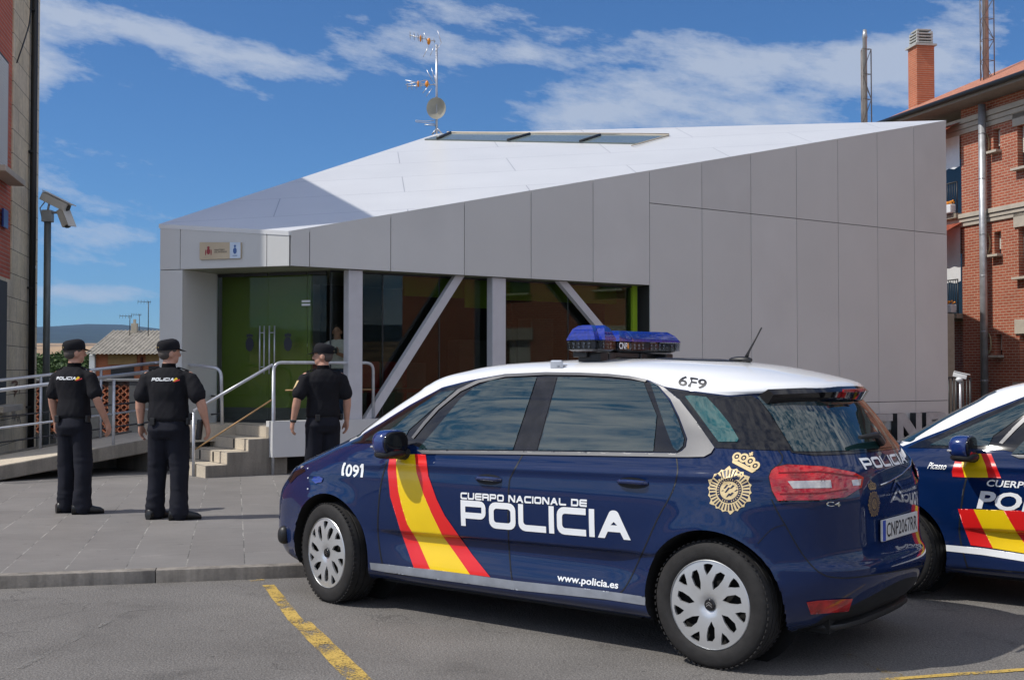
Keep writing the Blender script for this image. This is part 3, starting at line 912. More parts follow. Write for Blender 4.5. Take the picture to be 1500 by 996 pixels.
# ------------------------------------------------------------------ steps, ramp, handrails
def SW(s, n, z=0): return ST_M @ Vector((s, n, z))
stp = thing('entrance_steps', 'bare concrete steps with treads coloured pale as if sunlit, rising to the entrance', 'steps', SW(-.7, .1), math.atan2(SD.y, SD.x))
bm = BM()
prof = [(-1.15, 0)]
zs = [PZ, .255, .42, .585, .75]
xs = [-1.15, -.85, -.55, -.25]
P = [(-1.15, PZ - .05)]
for i in range(4):
    P.append((xs[i], zs[i + 1] if i < 3 else .75))
    P.append((xs[i + 1] if i < 3 else .02, zs[i + 1] if i < 3 else .75))
P.append((.02, PZ - .05))
lo = [bm.verts.new((a + .7, 0, b)) for a, b in P]; hi = [bm.verts.new((a + .7, 1.42, b)) for a, b in P]
bm.faces.new(lo); bm.faces.new(hi[::-1])
for i in range(len(P)): bm.faces.new((lo[i], lo[(i + 1) % len(P)], hi[(i + 1) % len(P)], hi[i]))
bmesh.ops.recalc_face_normals(bm, faces=bm.faces[:])
for f in bm.faces: f.material_index = 1 if (f.normal.z > .5 or f.normal.x < -.5) else 0  # sunlight put into colour: treads and risers paler, side faces darker
bmesh.ops.bevel(bm, geom=[e for e in bm.edges], offset=.008, segments=1, affect='EDGES')
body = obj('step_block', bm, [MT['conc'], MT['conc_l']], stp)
for i, (a, b, yy) in enumerate(((-1.15, .17, .95), (-.85, .33, .5), (-.55, .50, .5), (-.85, .33, 1.0))):
    bm = BM(); box(bm, (a + .7 - .004, yy, b + .005), (.012, .035, .13))
    obj('tread_joint', bm, MT['dark'], stp)

rp0 = thing('access_ramp', 'long concrete access ramp rising to the entrance behind two officers', 'ramp', (-6.5, 15.3, 0))
RA = Vector((-8.40, 13.65, -.03)); RB = Vector((-4.85, 17.0, .60)); rd = (RB - RA); rdh = Vector((rd.x, rd.y, 0)).normalized(); rn = Vector((-rdh.y, rdh.x, 0))
def rampp(f, n, dz): return RA + rd * f + rn * n + Vector((0, 0, dz)) - rp0.location
bm = BM()
v = [bm.verts.new(x) for x in (rampp(0, 0, -.19), rampp(1, 0, -.19), rampp(1, 1.15, -.19), rampp(0, 1.15, -.19), rampp(0, 0, 0), rampp(1, 0, 0), rampp(1, 1.15, 0), rampp(0, 1.15, 0))]
for f in ((3, 2, 1, 0), (4, 5, 6, 7), (0, 1, 5, 4), (1, 2, 6, 5), (2, 3, 7, 6), (3, 0, 4, 7)): bm.faces.new([v[i] for i in f])
bmesh.ops.recalc_face_normals(bm, faces=bm.faces[:])
for f in bm.faces: f.material_index = 1 if f.normal.z > .5 else 0  # top face given the paler concrete to look sunlit
bmesh.ops.bevel(bm, geom=[e for e in bm.edges], offset=.012, segments=1, affect='EDGES')
# near upstand line
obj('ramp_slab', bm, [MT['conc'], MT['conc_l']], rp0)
for f, w_ in ((.47, .35), (.97, .2)):
    bm = BM()
    z1 = (RA + rd * f).z - .18
    c = RA + rd * f - rp0.location
    M_ = Matrix.Translation((c.x, c.y, 0)) @ Matrix.Rotation(math.atan2(rdh.y, rdh.x), 4, 'Z')
    box(bm, (0, .58, (z1 + PZ) / 2 - .02), (w_, 1.1, z1 - PZ + .06), M_)
    obj('pier', bm, MT['conc'], rp0)
bm = BM()
M_ = Matrix.Translation((0, 0, 0)) @ Matrix.Rotation(math.atan2(rdh.y, rdh.x), 4, 'Z')
q = [rampp(.55, 1.16, 0), rampp(1.0, 1.16, 0), rampp(1.0, 1.24, 0), rampp(.55, 1.24, 0)]
prism(bm, [(x.x, x.y) for x in q], PZ - .1, [.34, .62, .62, .34])
obj('back_wall_of_ramp', bm, MT['conc'], rp0)

def zat(px_, py_, d): return at_d(px_, py_, d).z
def rail(name, label, cat, pts_list, mat=None, group=None, posts=()):
    """handrail thing: each entry (part name, points, radius, material)"""
    base = Vector(pts_list[0][1][0]); base.z = 0
    th = thing(name, label, cat, base, 0, group)
    for nm, pts, r, m_ in pts_list:
        bm = BM(); tube(bm, [Vector(p) - base for p in bend(pts, .12)], r, 10)
        obj(nm, bm, m_, th)
    return th
# near handrail of the ramp
def rline(f, n=.05): return RA + rd * f + rn * n
def pxr(px_, n=.05):
    """ramp fraction at an image column"""
    r = ray(px_, 542); a = RA + rn * n
    return (r.x * a.y - r.y * a.x) / (r.y * rd.x - r.x * rd.y)
def ptpx(px_, py_, n=.05):
    f = pxr(px_, n); q = rline(f, n); r = ray(px_, py_); return Vector((q.x, q.y, CH + r.z / r.y * q.y))
def ext(a, b, px_, n=.05):
    """point on the straight line through two image points at another column"""
    py_ = a[1] + (b[1] - a[1]) * (px_ - a[0]) / (b[0] - a[0]); return ptpx(px_, py_, n)
T = lambda a, b, x0, x1, n=.05: [ext(a, b, x0, n), ext(a, b, x1, n)]
nr = []
nr.append(('top_rail', T((0, 571.5), (210, 545.5), -90, 224), .026, MT['galv']))
nr.append(('mid_rail', T((0, 627), (210, 600.5), -90, 224), .015, MT['galv']))
nr.append(('post', [rline(pxr(167)) + Vector((0, 0, -.12)), ptpx(167, 556)], .021, MT['galv']))
nr.append(('post', [rline(pxr(-60)) + Vector((0, 0, -.12)), ptpx(-60, 578)], .021, MT['galv']))
rail('handrail', 'galvanised handrail with a single post along the near edge of the ramp', 'handrail', nr)
fr = []
N2 = 1.08
fr.append(('top_rail', T((0, 557), (232, 531), -60, 232, N2) + [at_d(300, 536.5, 16.85), at_d(324, 540, 16.75), at_d(325.5, 622, 16.75)], .024, MT['galv']))
fr.append(('mid_rail', T((0, 611), (300, 578), -60, 300, N2) + [at_d(324, 582, 16.75)], .012, MT['pipe']))
fr.append(('low_rail', T((60, 640), (310, 606), -60, 300, N2) + [at_d(324, 606, 16.75)], .012, MT['pipe']))
for x_ in (148, 60): fr.append(('post', [rline(pxr(x_, N2), N2) + Vector((0, 0, -.1)), ext((0, 557), (232, 531), x_, N2)], .02, MT['galv']))
rail('handrail', 'dull handrail on the far side of the ramp, bent down beside the entrance', 'handrail', fr)
# stair rail
b1 = at_z(283.5, 697.5, PZ); b2 = SW(-.23, .03, PZ)
tr_ = at_d(400.5, 533.5, b2.y)
sr = [('top_rail', [at_d(283.5, 602, b1.y), at_d(400, 534, b2.y)], .022, MT['galv']),
      ('post', [b1, at_d(283.5, 604, b1.y)], .021, MT['galv']),
      ('post', [Vector((tr_.x, b2.y, PZ)), Vector((tr_.x, b2.y, tr_.z - .01))], .021, MT['galv']),
      ('rusty_rail', [at_d(286, 658, b1.y), at_d(399, 585, b2.y)], .011, MT['rust'])]
rail('handrail', 'sloping stair handrail with a rusty lower bar', 'handrail', sr)
pA = at_d(404.5, 600, SW(-.2, .08).y); 
a_ = SW(-.19, .09, .815); hgt = at_d(405, 531, a_.y).z
pr_ = [('top_rail', [a_, Vector((a_.x, a_.y, hgt)), SW(1.35, .09, hgt), SW(1.35, .09, .815)], .023, MT['galv']),
       ('rusty_rail', [SW(-.02, .09, 1.24), SW(1.34, .09, 1.24)], .011, MT['rust'])]
rail('handrail', 'bent tube guard rail standing on the white plinth beside the door', 'handrail', pr_)

# ------------------------------------------------------------------ free standing letters by the wall
lt = thing('letter_sign', 'large metal letters standing low against the grey wall behind the cars', 'sign', SW(sn(1262), -.12, 0), math.atan2(SD.y, SD.x))
LM = plain('brushed_letter', (.42, .44, .45), .45, .15, .12, 6)
x = 0.
for ch, w_ in (('C', .70), ('N', .78), ('P', .72)):
    g, adv = glyph(ch, w_, .58, .19, .14)
    V, Fc = tri2d(g, .3)
    bm = BM()
    fr_ = flat(bm, V, Fc, lambda a, b: Vector((x + a, -.07, .08 + b)))
    bk_ = flat(bm, V, Fc, lambda a, b: Vector((x + a, .07, .08 + b)))
    for l in g:
        n = len(l)
        lo = [bm.verts.new((x + a, -.0698, .08 + b)) for a, b in l]; hi = [bm.verts.new((x + a, .0698, .08 + b)) for a, b in l]
        for i in range(n): 
            f = bm.faces.new((lo[i], lo[(i + 1) % n], hi[(i + 1) % n], hi[i])); f.material_index = 1
    for i_ in range(2): pass
    box(bm, (x + w_ * .25, 0, .04), (.04, .04, .08), mi=1); box(bm, (x + w_ * .75, 0, .04), (.04, .04, .08), mi=1)
    o_ = obj('letter', bm, [LM, MT['dark']], lt)
    x += w_ + .14

# ------------------------------------------------------------------ camera mast on the left
d = 20.3; b = at_d(67.5, 560, d)
mast = thing('camera_mast', 'tall grey mast carrying two surveillance cameras', 'camera mast', (b.x, b.y, 0))
zt = zat(69, 322, d)
bm = BM(); tube(bm, [(0, 0, 0), (0, 0, zt)], .058, 14); box(bm, (0, 0, .02), (.3, .3, .04))
obj('pole', bm, plain('mast_grey', (.16, .18, .18), .45, .3), mast)
bm = BM(); box(bm, (0, 0, zt + .06), (.16, .16, .20), bev=.01); tube(bm, [(-.09, 0, zt), (-.14, .02, zt + .2), (-.04, .02, zt + .33)], .01, 6)
obj('junction_box', bm, plain('mast_box', (.32, .33, .32), .5), mast)
def cctv(parent, c, dirv, L=.38, w_=.13, m_=None):
    q = Vector(dirv).to_track_quat('X', 'Z').to_matrix().to_4x4(); M_ = Matrix.Translation(c) @ q
    bm = BM(); box(bm, (0, 0, 0), (L, w_, w_ * .9), M_, bev=.012)
    box(bm, (.03, 0, w_ * .55), (L * 1.15, w_ * 1.2, .012), M_)
    c_ = obj('camera_housing', bm, m_ or MT['shutter'], parent, smooth=True)
    bm = BM(); tube(bm, [M_ @ Vector((L / 2, 0, 0)), M_ @ Vector((L / 2 + .012, 0, 0))], w_ * .36, 12)
    obj('lens', bm, MT['black'], c_)
    return c_
cctv(mast, (.13, 0, zt + .30), (.85, -.1, -.42), .50, .16)
cctv(mast, (.30, -.02, zt + .03), (.42, -.2, -.9), .32, .15)
bm = BM(); tube(bm, [(.02, 0, zt + .12), (.26, 0, zt + .12)], .02, 8); tube(bm, [(0, 0, zt + .15), (0.03, 0, zt + .3)], .02, 8)
obj('bracket', bm, MT['galv'], mast)

# ------------------------------------------------------------------ tile lattice screen behind the ramp
d = 23.5
zb = at_d(60, 645, d).z
sc = thing('lattice_screen', 'low dark framed screen filled with stacked clay tiles behind the ramp', 'screen wall', (at_d(50, 600, d).x, d, 0))
def lx(px_): return at_d(px_, 600, d).x - sc.location.x
zt_ = zat(60, 558, d)
bm = BM()
for x0, x1 in ((41, 49), (63, 76), (88, 99), (110, 122), (134, 147), (160.5, 170), (191, 243)):
    box(bm, ((lx(x0) + lx(x1)) / 2, 0, zt_ / 2 - .15), (lx(x1) - lx(x0), .16, zt_ + .3))
box(bm, ((lx(41) + lx(243)) / 2, .02, -.06), (lx(243) - lx(41), .14, .5))
obj('screen_frame', bm, plain('screen_grey', (.15, .16, .17), .6), sc)
bm = BM()
box(bm, ((lx(41) + lx(243)) / 2, 0, zt_ + .02), (lx(243) - lx(41), .2, .05), bev=.008)
obj('coping', bm, plain('zinc', (.45, .47, .48), .45, .3), sc)
tile0 = None
for x0, x1 in ((49, 63), (76, 88), (99, 110), (122, 134), (147, 160.5), (170, 191)):
    bm = BM()
    a, b_ = lx(x0), lx(x1); zz = .33; row = 0
    nx = max(1, round((b_ - a) / .14))
    while zz < zt_ - .05:
        for k in range(nx):
            cxx = a + (k + .5) * (b_ - a) / nx
            # an arched tile laid on its side: curved strip
            N = 6; w_ = (b_ - a) / nx * .5; up = 1 if row % 2 == 0 else -1
            lo = []; hi = []
            for i in range(N + 1):
                th = i / N; xx = cxx - w_ + 2 * w_ * th; z_ = zz + .030 * math.sin(th * PI * 2) * up + .02 * (th - .5)
                lo.append((xx, z_ - .012)); hi.append((xx, z_ + .012))
            for y0, y1 in ((-.07, .07),):
                A = [bm.verts.new((x_, y0, z_)) for x_, z_ in lo]; B = [bm.verts.new((x_, y0, z_)) for x_, z_ in hi]
                C = [bm.verts.new((x_, y1, z_)) for x_, z_ in lo]; D = [bm.verts.new((x_, y1, z_)) for x_, z_ in hi]
                for i in range(N):
                    bm.faces.new((A[i], A[i + 1], B[i + 1], B[i])); bm.faces.new((B[i], B[i + 1], D[i + 1], D[i]))
                    bm.faces.new((C[i + 1], C[i], D[i], D[i + 1])); bm.faces.new((A[i + 1], A[i], C[i], C[i + 1]))
        zz += .062; row += 1
        if .90 < zz < .93 : zz += .04
    obj('clay_tile_stack', bm, MT['clay'], sc)
    bm = BM(); box(bm, ((a + b_) / 2, .06, .17), (b_ - a - .01, .02, .26)); obj('white_panel', bm, MT['white'], sc)
bm = BM(); box(bm, ((lx(49) + lx(191)) / 2, .11, .8), (lx(191) - lx(49), .02, 1.0)); obj('back_sheet', bm, plain('pale_backing', (.48, .42, .38), .8), sc)

# ------------------------------------------------------------------ brick block on the left
LB = Vector((-7.26, 15.92, 0)); LA = Vector((-8.36, 21.05, 0)); ld = (LA - LB).normalized(); LLn = (LA - LB).length
lb = thing('apartment_block', 'tall brick apartment block with a stone corner pilaster at the left edge', 'building', LB, math.atan2(ld.y, ld.x) - PI / 2)
LBM = Matrix.Translation(LB) @ Matrix.Rotation(math.atan2(ld.y, ld.x) - PI / 2, 4, 'Z')
# local: y along the facade away from the camera, x to the right (facade normal)
def ly(px_):
    r = ray(px_, 542); return (r.x * LB.y - r.y * LB.x) / (r.y * ld.x - r.x * ld.y)
def lzat(py_, px_):
    q = LBM @ Vector((0, ly(px_), 0)); r = ray(px_, py_); return CH + r.z / r.y * q.y
HB = 10.2
bm = BM(); box(bm, (-5.0, LLn / 2, HB / 2), (9.98, LLn, HB))
# window recess boxes are set proud instead, so the wall stays whole
obj('wall', bm, MT['brick_l'], lb)
bm = BM(); box(bm, (-4.0, -.18, (7.5 + HB) / 2), (7.98, .35, HB - 7.5)); obj('shading_overhang', bm, MT['brick_l'], lb)  # unseen overhang added to shade the station fascia and leave the steps sunlit
bm = BM()
y0, y1 = ly(14), LLn + .02
box(bm, (-.085, (y0 + y1) / 2, HB / 2), (.20, y1 - y0, HB - .01), bev=.01)
box(bm, (-.08, LLn / 2 - .05, .95), (.19, LLn + .1, 2.6), bev=.01) if False else None
obj('stone_pilaster', bm, MT['stone'], lb)
bm = BM()
zb_ = lzat(408, 7)
box(bm, (-.045, y0 / 2 - .02, zb_ / 2), (.13, y0 - .06, zb_))
obj('stone_base', bm, MT['stone'], lb)
yp = ly(38)
bm = BM(); tube(bm, [(.085, yp, .0), (.085, yp, HB - .2)], .055, 12)
for z_ in (.9, 2.9, 5.2, 7.6): box(bm, (.055, yp, z_), (.08, .16, .03))
obj('drainpipe', bm, MT['black'], lb)
bm = BM(); z_ = lzat(391, 37); box(bm, (.143, yp, z_), (.004, .08, .05)); obj('pipe_label', bm, MT['white'], lb)
# upper window with shutter and sill, lower window with sill
for (zt2, zb2) in ((lzat(91, 6), lzat(262, 6)), (lzat(412, 3), lzat(592, 3))):
    yw0, yw1 = ly(-22), ly(6.5)
    bm = BM(); box(bm, (.014 if zt2 < 4 else .0, (yw0 + yw1) / 2, (zt2 + zb2) / 2), (.03, yw1 - yw0, zt2 - zb2)); wv_ = obj('window', bm, MT['int_dark'], lb)
    if zt2 > 4:
        bm = BM()
        z_ = zb2 + .03
        while z_ < zt2 - .03: box(bm, (.014, (yw0 + yw1) / 2, z_), (.012, yw1 - yw0 - .06, .036), bev=.004); z_ += .042
        obj('shutter', bm, MT['shutter'], wv_)
    bm = BM(); box(bm, (.14, (yw0 + yw1) / 2 + .02, zb2 - .05), (.24, yw1 - yw0 + .14, .09), bev=.01); obj('sill', bm, MT['band'], wv_)
bm = BM(); box(bm, (.03, ly(2), lzat(321, 3)), (.03, .34, .28), bev=.004); pl_ = obj('street_plaque', bm, plain('plaque_blue', (.02, .04, .20), .3), lb)
# thin cable over the stone
bm = BM(); tube(bm, bend([(.06, ly(14), lzat(92, 14)), (.07, ly(24), lzat(60, 24)), (.07, ly(33), lzat(30, 33)), (.07, ly(34), HB - .3)], .3), .012, 6); obj('cable', bm, MT['black'], lb)
# graffiti scrawls on the stone
def scrawl(name, pts, col, r=.016):
    bm = BM(); N = len(pts)
    P = [Vector((.024, ly(a), lzat(b, a))) for a, b in pts]
    for i in range(N - 1):
        a, b = P[i], P[i + 1]; d_ = b - a
        if d_.length < .01: continue
        n_ = Vector((0, -d_.z, d_.y)).normalized() * r
        bm.faces.new([bm.verts.new(x) for x in (a - n_, b - n_, b + n_, a + n_)])
    obj(name, bm, col, lb)
gr1 = plain('graffiti_brown', (.16, .06, .02), .7); gr2 = plain('graffiti_grey', (.10, .10, .10), .7)
scrawl('graffiti', [(15, 561), (20, 558), (24, 561), (20, 566), (16, 570), (21, 573), (19, 580), (24, 570), (27, 566), (27, 576)], gr1, .02)
scrawl('graffiti', [(16, 600), (17, 614), (19, 602), (20, 616), (22, 606), (25, 618), (26, 608), (29, 620)], gr2, .014)
# roof cornice
bm = BM(); box(bm, (-4.98, LLn / 2 - .07, HB + .08), (10.1, LLn + .54, .16)); obj('cornice', bm, MT['band'], lb)

# ------------------------------------------------------------------ brick apartment house on the right
G0 = Vector((13.3, 35.9, 0)); gd_ = Vector((.2707, -.9627, 0)); 
rb = thing('apartment_house', 'red brick apartment house with tiled roof, balconies and a steel flue pipe', 'building', G0, math.atan2(gd_.y, gd_.x))
GM = Matrix.Translation(G0) @ Matrix.Rotation(math.atan2(gd_.y, gd_.x), 4, 'Z')
# local x along the facade towards the camera, local -y is outwards?  check
OUT = -1 if (GM.to_3x3() @ Vector((0, -1, 0))).x < 0 else 1
def gx(px_, n=0.):
    a = GM @ Vector((0, OUT * n, 0)); r = ray(px_, 542); return (r.x * a.y - r.y * a.x) / (r.y * gd_.x - r.x * gd_.y)
def gz(px_, py_, n=0.):
    q = GM @ Vector((gx(px_, n), OUT * n, 0)); r = ray(px_, py_); return CH + r.z / r.y * q.y
xe = gx(1411)
XL, XR, HE = -2.9, 30.0, 9.25
bm = BM()
# openings cut by building the wall from strips
wins = []   # (x0,x1,z0,z1)
for (pa, pb, pt, pbm) in ((1458.5, 1468.5, 190, 222), (1494, 1530, 185, 247), (1458.5, 1468.5, 340, 373), (1494, 1530, 333, 406), (1458.5, 1468.5, 490, 520), (1494, 1530, 489, 560)):
    wins.append((gx(pa), gx(pb), gz(pa, pbm), gz(pa, pt)))
sp_ = wins[1][1] - wins[1][0]
for k in range(1, 7):
    for (z0, z1) in ((wins[1][2], wins[1][3]), (wins[3][2], wins[3][3]), (wins[5][2], wins[5][3])):
        wins.append((wins[1][0] + 3.6 * k, wins[1][1] + 3.6 * k, z0, z1))
xsn = sorted({xe, XR} | {w_[0] for w_ in wins} | {w_[1] for w_ in wins})
for i in range(len(xsn) - 1):
    a, b = xsn[i], xsn[i + 1]; m_ = (a + b) / 2
    cuts = sorted([(w_[2], w_[3]) for w_ in wins if w_[0] <= m_ <= w_[1]])
    z = -.1; segs = []
    for c0, c1 in cuts:
        segs.append((z, c0)); z = c1
    segs.append((z, HE))
    for z0, z1 in segs: box(bm, (m_, -OUT * .15, (z0 + z1) / 2), (b - a, .30, z1 - z0))
box(bm, ((XL + xe) / 2, -OUT * 1.45, HE / 2), (xe - XL, .3, HE))                # recessed balcony wall
box(bm, (xe - .15, -OUT * .8, HE / 2), (.3, 1.0, HE)) if False else None
box(bm, ((XL + XR) / 2, -OUT * 9.0, HE / 2), (XR - XL, .3, HE)); box(bm, (XL, -OUT * 5.2, HE / 2), (.3, 7.3, HE)); box(bm, (XR, -OUT * 4.6, HE / 2), (.3, 8.6, HE))
bmesh.ops.remove_doubles(bm, verts=bm.verts[:], dist=1e-5)
obj('brick_wall', bm, MT['brick_r'], rb)
bm = BM(); box(bm, ((XL + XR) / 2 + .3, -OUT * 1.9, HE / 2), (XR - XL - 1.2, .1, HE - .4)); obj('dark_rooms', bm, MT['int_dark'], rb)
for i, (a, b, z0, z1) in enumerate(wins):
    bm = BM(); box(bm, ((a + b) / 2, -OUT * .20, (z0 + z1) / 2), (b - a - .02, .03, z1 - z0 - .02)); wd_ = obj('window', bm, MT['winglass'], rb)
    sh = .62 if b - a > .7 else .75
    if i == 5: sh = .98
    bm = BM(); zz = z1 - (z1 - z0) * sh
    while zz < z1 - .03: box(bm, ((a + b) / 2, -OUT * .165, zz + .02), (b - a - .06, .02, .042), bev=.004); zz += .05
    obj('shutter', bm, MT['shutter'], wd_)
    bm = BM(); box(bm, ((a + b) / 2, OUT * .03, z0 - .04), (b - a + .14, .34, .07), bev=.008); obj('sill', bm, MT['band'], wd_)
    if b - a > .7:
        bm = BM(); box(bm, ((a + b) / 2, OUT * .02, z1 + .20), (b - a + .3, .06, .40), bev=.008); obj('lintel', bm, MT['band'], wd_)
# stone string courses: stepped mouldings
for (py0, py1) in ((168, 190), (312, 330)):
    zc0 = gz(1425, py1 + (0 if py0 > 200 else 4)); zc1 = gz(1425, py0 + (0 if py0 > 200 else 4))
    bm = BM(); h_ = zc1 - zc0
    for k, (f0, f1, pr) in enumerate(((0, .30, .05), (.33, .62, .08), (.66, 1., .12))):
        box(bm, ((XL + XR) / 2 + .01, OUT * (pr / 2 - .01), zc0 + h_ * (f0 + f1) / 2), (XR - XL, pr + .02, h_ * (f1 - f0)))
    obj('string_course', bm, MT['band'], rb)
# balconies in the recess
BR = plain('balcony_soffit', (.30, .26, .20), .8)
for k, (pyr, pyb) in enumerate(((268, 320), (410, 466))):
    zf = gz(1405, pyb); zt2 = gz(1405, pyr)
    bm = BM(); box(bm, ((XL + xe) / 2, -OUT * .6, zf + .06), (xe - XL - .02, 1.6, .14)); bl = obj('balcony_floor', bm, BR, rb)
    bm = BM()
    x = XL
    while x < xe - .02: tube(bm, [(x, OUT * .14, zf + .13), (x, OUT * .14, zt2)], .011, 5); x += .11
    tube(bm, [(XL, OUT * .14, zt2), (xe - .02, OUT * .14, zt2)], .02, 6); tube(bm, [(XL, OUT * .14, zf + .2), (xe - .02, OUT * .14, zf + .2)], .014, 6)
    tube(bm, [(xe - .03, OUT * .14, zt2), (xe - .03, OUT * .14, zf + .13)], .02, 6)
    obj('balcony_railing', bm, MT['black'], rb)
    za = gz(1405, 194 if k == 0 else 340)
    bm = BM(); N = 14
    top = [bm.verts.new((XL + (xe + .12 - XL) * i / N, -OUT * .1, za + .35)) for i in range(N + 1)]
    bot = [bm.verts.new((XL + (xe + .12 - XL) * i / N, OUT * .62, za - .28 - (.05 if i % 2 else 0))) for i in range(N + 1)]
    mid = [bm.verts.new((XL + (xe + .12 - XL) * i / N, OUT * .62, za - .02)) for i in range(N + 1)]
    for i in range(N): bm.faces.new((top[i], top[i + 1], mid[i + 1], mid[i])); bm.faces.new((mid[i], mid[i + 1], bot[i + 1], bot[i]))
    bmesh.ops.solidify(bm, geom=bm.faces[:], thickness=.012)
    obj('awning', bm, plain('awning_terracotta', (.50, .14, .08), .8), rb)
    bm = BM(); N = 12; z0 = zf + (1.55 if k == 0 else 1.1)
    P = [(XL + (xe - XL - .05) * i / N, z0 - (.06 if i % 2 else 0)) for i in range(N + 1)]
    for i in range(N): bm.faces.new([bm.verts.new(q_) for q_ in ((P[i][0], OUT * .02, P[i][1]), (P[i + 1][0], OUT * .02, P[i + 1][1]), (P[i + 1][0], OUT * .02, za + .3), (P[i][0], OUT * .02, za + .3))])
    obj('curtain', bm, MT['white'], rb)
    bm = BM(); box(bm, ((XL + xe) / 2, -OUT * 1.28, zf + 1.1), (xe - XL - .5, .04, 2.0)); obj('balcony_door', bm, MT['winglass'], rb)
    bm = BM(); box(bm, (xe - .32, OUT * .22, zf + .28), (.42, .2, .26), bev=.03); pt_ = obj('planter', bm, MT['white'], rb)
    bm = BM()
    for q in range(12): ellipsoid(bm, (xe - .32 + random.uniform(-.18, .18), OUT * .22 + random.uniform(-.07, .07), zf + .44 + random.uniform(0, .08)), (.035, .035, .03), 6, 4)
    obj('flowers', bm, MT['orange'], pt_)
# flue pipe, coiled cable
xp = gx(1442, .22)
bm = BM(); tube(bm, [(xp, OUT * .22, .0), (xp, OUT * .22, HE - .1)], .105, 16)
for z_ in (1.2, 2.6, 4.2, 5.4, 7.0, 8.3): tube(bm, [(xp, OUT * .22, z_), (xp, OUT * .22, z_ + .03)], .111, 16)
obj('flue_pipe', bm, plain('steel_flue', (.42, .43, .45), .42, .45, .25, 4), rb)
for pyc in (212, 357, 503):
    bm = BM(); z_ = gz(1451, pyc); x_ = gx(1451)
    for k in range(5):
        rr = .16 + .012 * k
        tube(bm, [(x_ + rr * .55 * math.cos(q_), OUT * (.03 + .012 * k), z_ + rr * 1.5 * math.sin(q_)) for q_ in [2 * PI * i / 16 for i in range(17)]], .011, 5, False)
    obj('coiled_cable', bm, plain('cable_beige', (.45, .35, .2), .7), rb)
# roof: hipped, tiled
bm = BM()
EZ = 9.42; ov = .85
def Lg(x, n, z): return Vector((x, OUT * n, z))
ea = [Lg(XL - .9, ov, EZ), Lg(XR + .9, ov, EZ), Lg(XR + .9, -10, EZ), Lg(XL - .9, -10, EZ)]
rdg = [Lg(XL + 4.0, -4.6, EZ + 2.55), Lg(XR - 4.0, -4.6, EZ + 2.55)]
e = [bm.verts.new(x) for x in ea]; r_ = [bm.verts.new(x) for x in rdg]
for f in ((e[0], e[1], r_[1], r_[0]), (e[1], e[2], r_[1]), (e[2], e[3], r_[0], r_[1]), (e[3], e[0], r_[0])): bm.faces.new(f)
bmesh.ops.recalc_face_normals(bm, faces=bm.faces[:])
def tile_mat():
    m, t, p, o = nt('roof_tiles')
    v = texco(t)
    wv = ND(t, 'ShaderNodeTexWave', wave_type='BANDS', bands_direction='X'); wv.inputs['Scale'].default_value = 1.25 * 1.3
    t.links.new(v, wv.inputs['Vector'])
    wv2 = ND(t, 'ShaderNodeTexWave', wave_type='BANDS', bands_direction='Y', wave_profile='SAW'); wv2.inputs['Scale'].default_value = .8; t.links.new(v, wv2.inputs['Vector'])
    n = noise_n(t, v, 5, 3)
    c = ramp(t, n, [(.3, (.42, .16, .10)), (.7, (.60, .27, .17))])
    c = mix(t, 1., c, ramp(t, wv.outputs[0], [(.0, .45), (.4, 1.)]), 'MULTIPLY')
    c = mix(t, 1., c, ramp(t, wv2.outputs[0], [(.0, .6), (.2, 1.)]), 'MULTIPLY')
    t.links.new(c, p.inputs['Base Color']); p.inputs['Roughness'].default_value = .8
    t.links.new(bump(t, wv.outputs[0], .8, .03), p.inputs['Normal'])
    return m
MT['tiles'] = tile_mat()
obj('tiled_roof', bm, MT['tiles'], rb)
bm = BM()
prism(bm, [(XL - .88, OUT * (ov - .02)), (XR + .88, OUT * (ov - .02)), (XR + .88, -OUT * 9.9), (XL - .88, -OUT * 9.9)] , HE + .0, EZ - .02)
obj('eaves_soffit', bm, plain('soffit_brown', (.24, .21, .18), .7), rb)
bm = BM(); tube(bm, [(XL - .95, OUT * (ov + .05), EZ - .03), (XR + .9, OUT * (ov + .05), EZ - .03)], .075, 10); obj('gutter', bm, MT['black'], rb)
# chimney
cb_ = GM.inverted() @ Vector((13.35, 38.9, 0))
zc1 = CH + (542 - 68) / F * 38.9; zc2 = CH + (542 - 46) / F * 38.9
bm = BM(); M_ = Matrix.Translation((cb_.x, cb_.y, 0)) @ Matrix.Rotation(-math.atan2(gd_.y, gd_.x) + R(8), 4, 'Z')
box(bm, (0, 0, (9.0 + zc1) / 2), (.60, .60, zc1 - 9.0), M_)
ch_ = obj('chimney', bm, MT['chim'], rb)
bm = BM(); box(bm, (0, 0, zc1 + .03), (.74, .74, .06), M_)
for k in range(4): box(bm, (0, 0, zc1 + .13 + .095 * k), (.56, .56, .045), M_, bev=.01)
box(bm, (0, 0, zc2 + .05), (.48, .48, .05), M_, bev=.01)
for sx_ in (-.24, .24):
    for sy_ in (-.24, .24): box(bm, (sx_, sy_, (zc1 + zc2) / 2), (.06, .06, zc2 - zc1), M_)
obj('chimney_cap', bm, plain('cap_grey', (.42, .42, .40), .7), ch_)

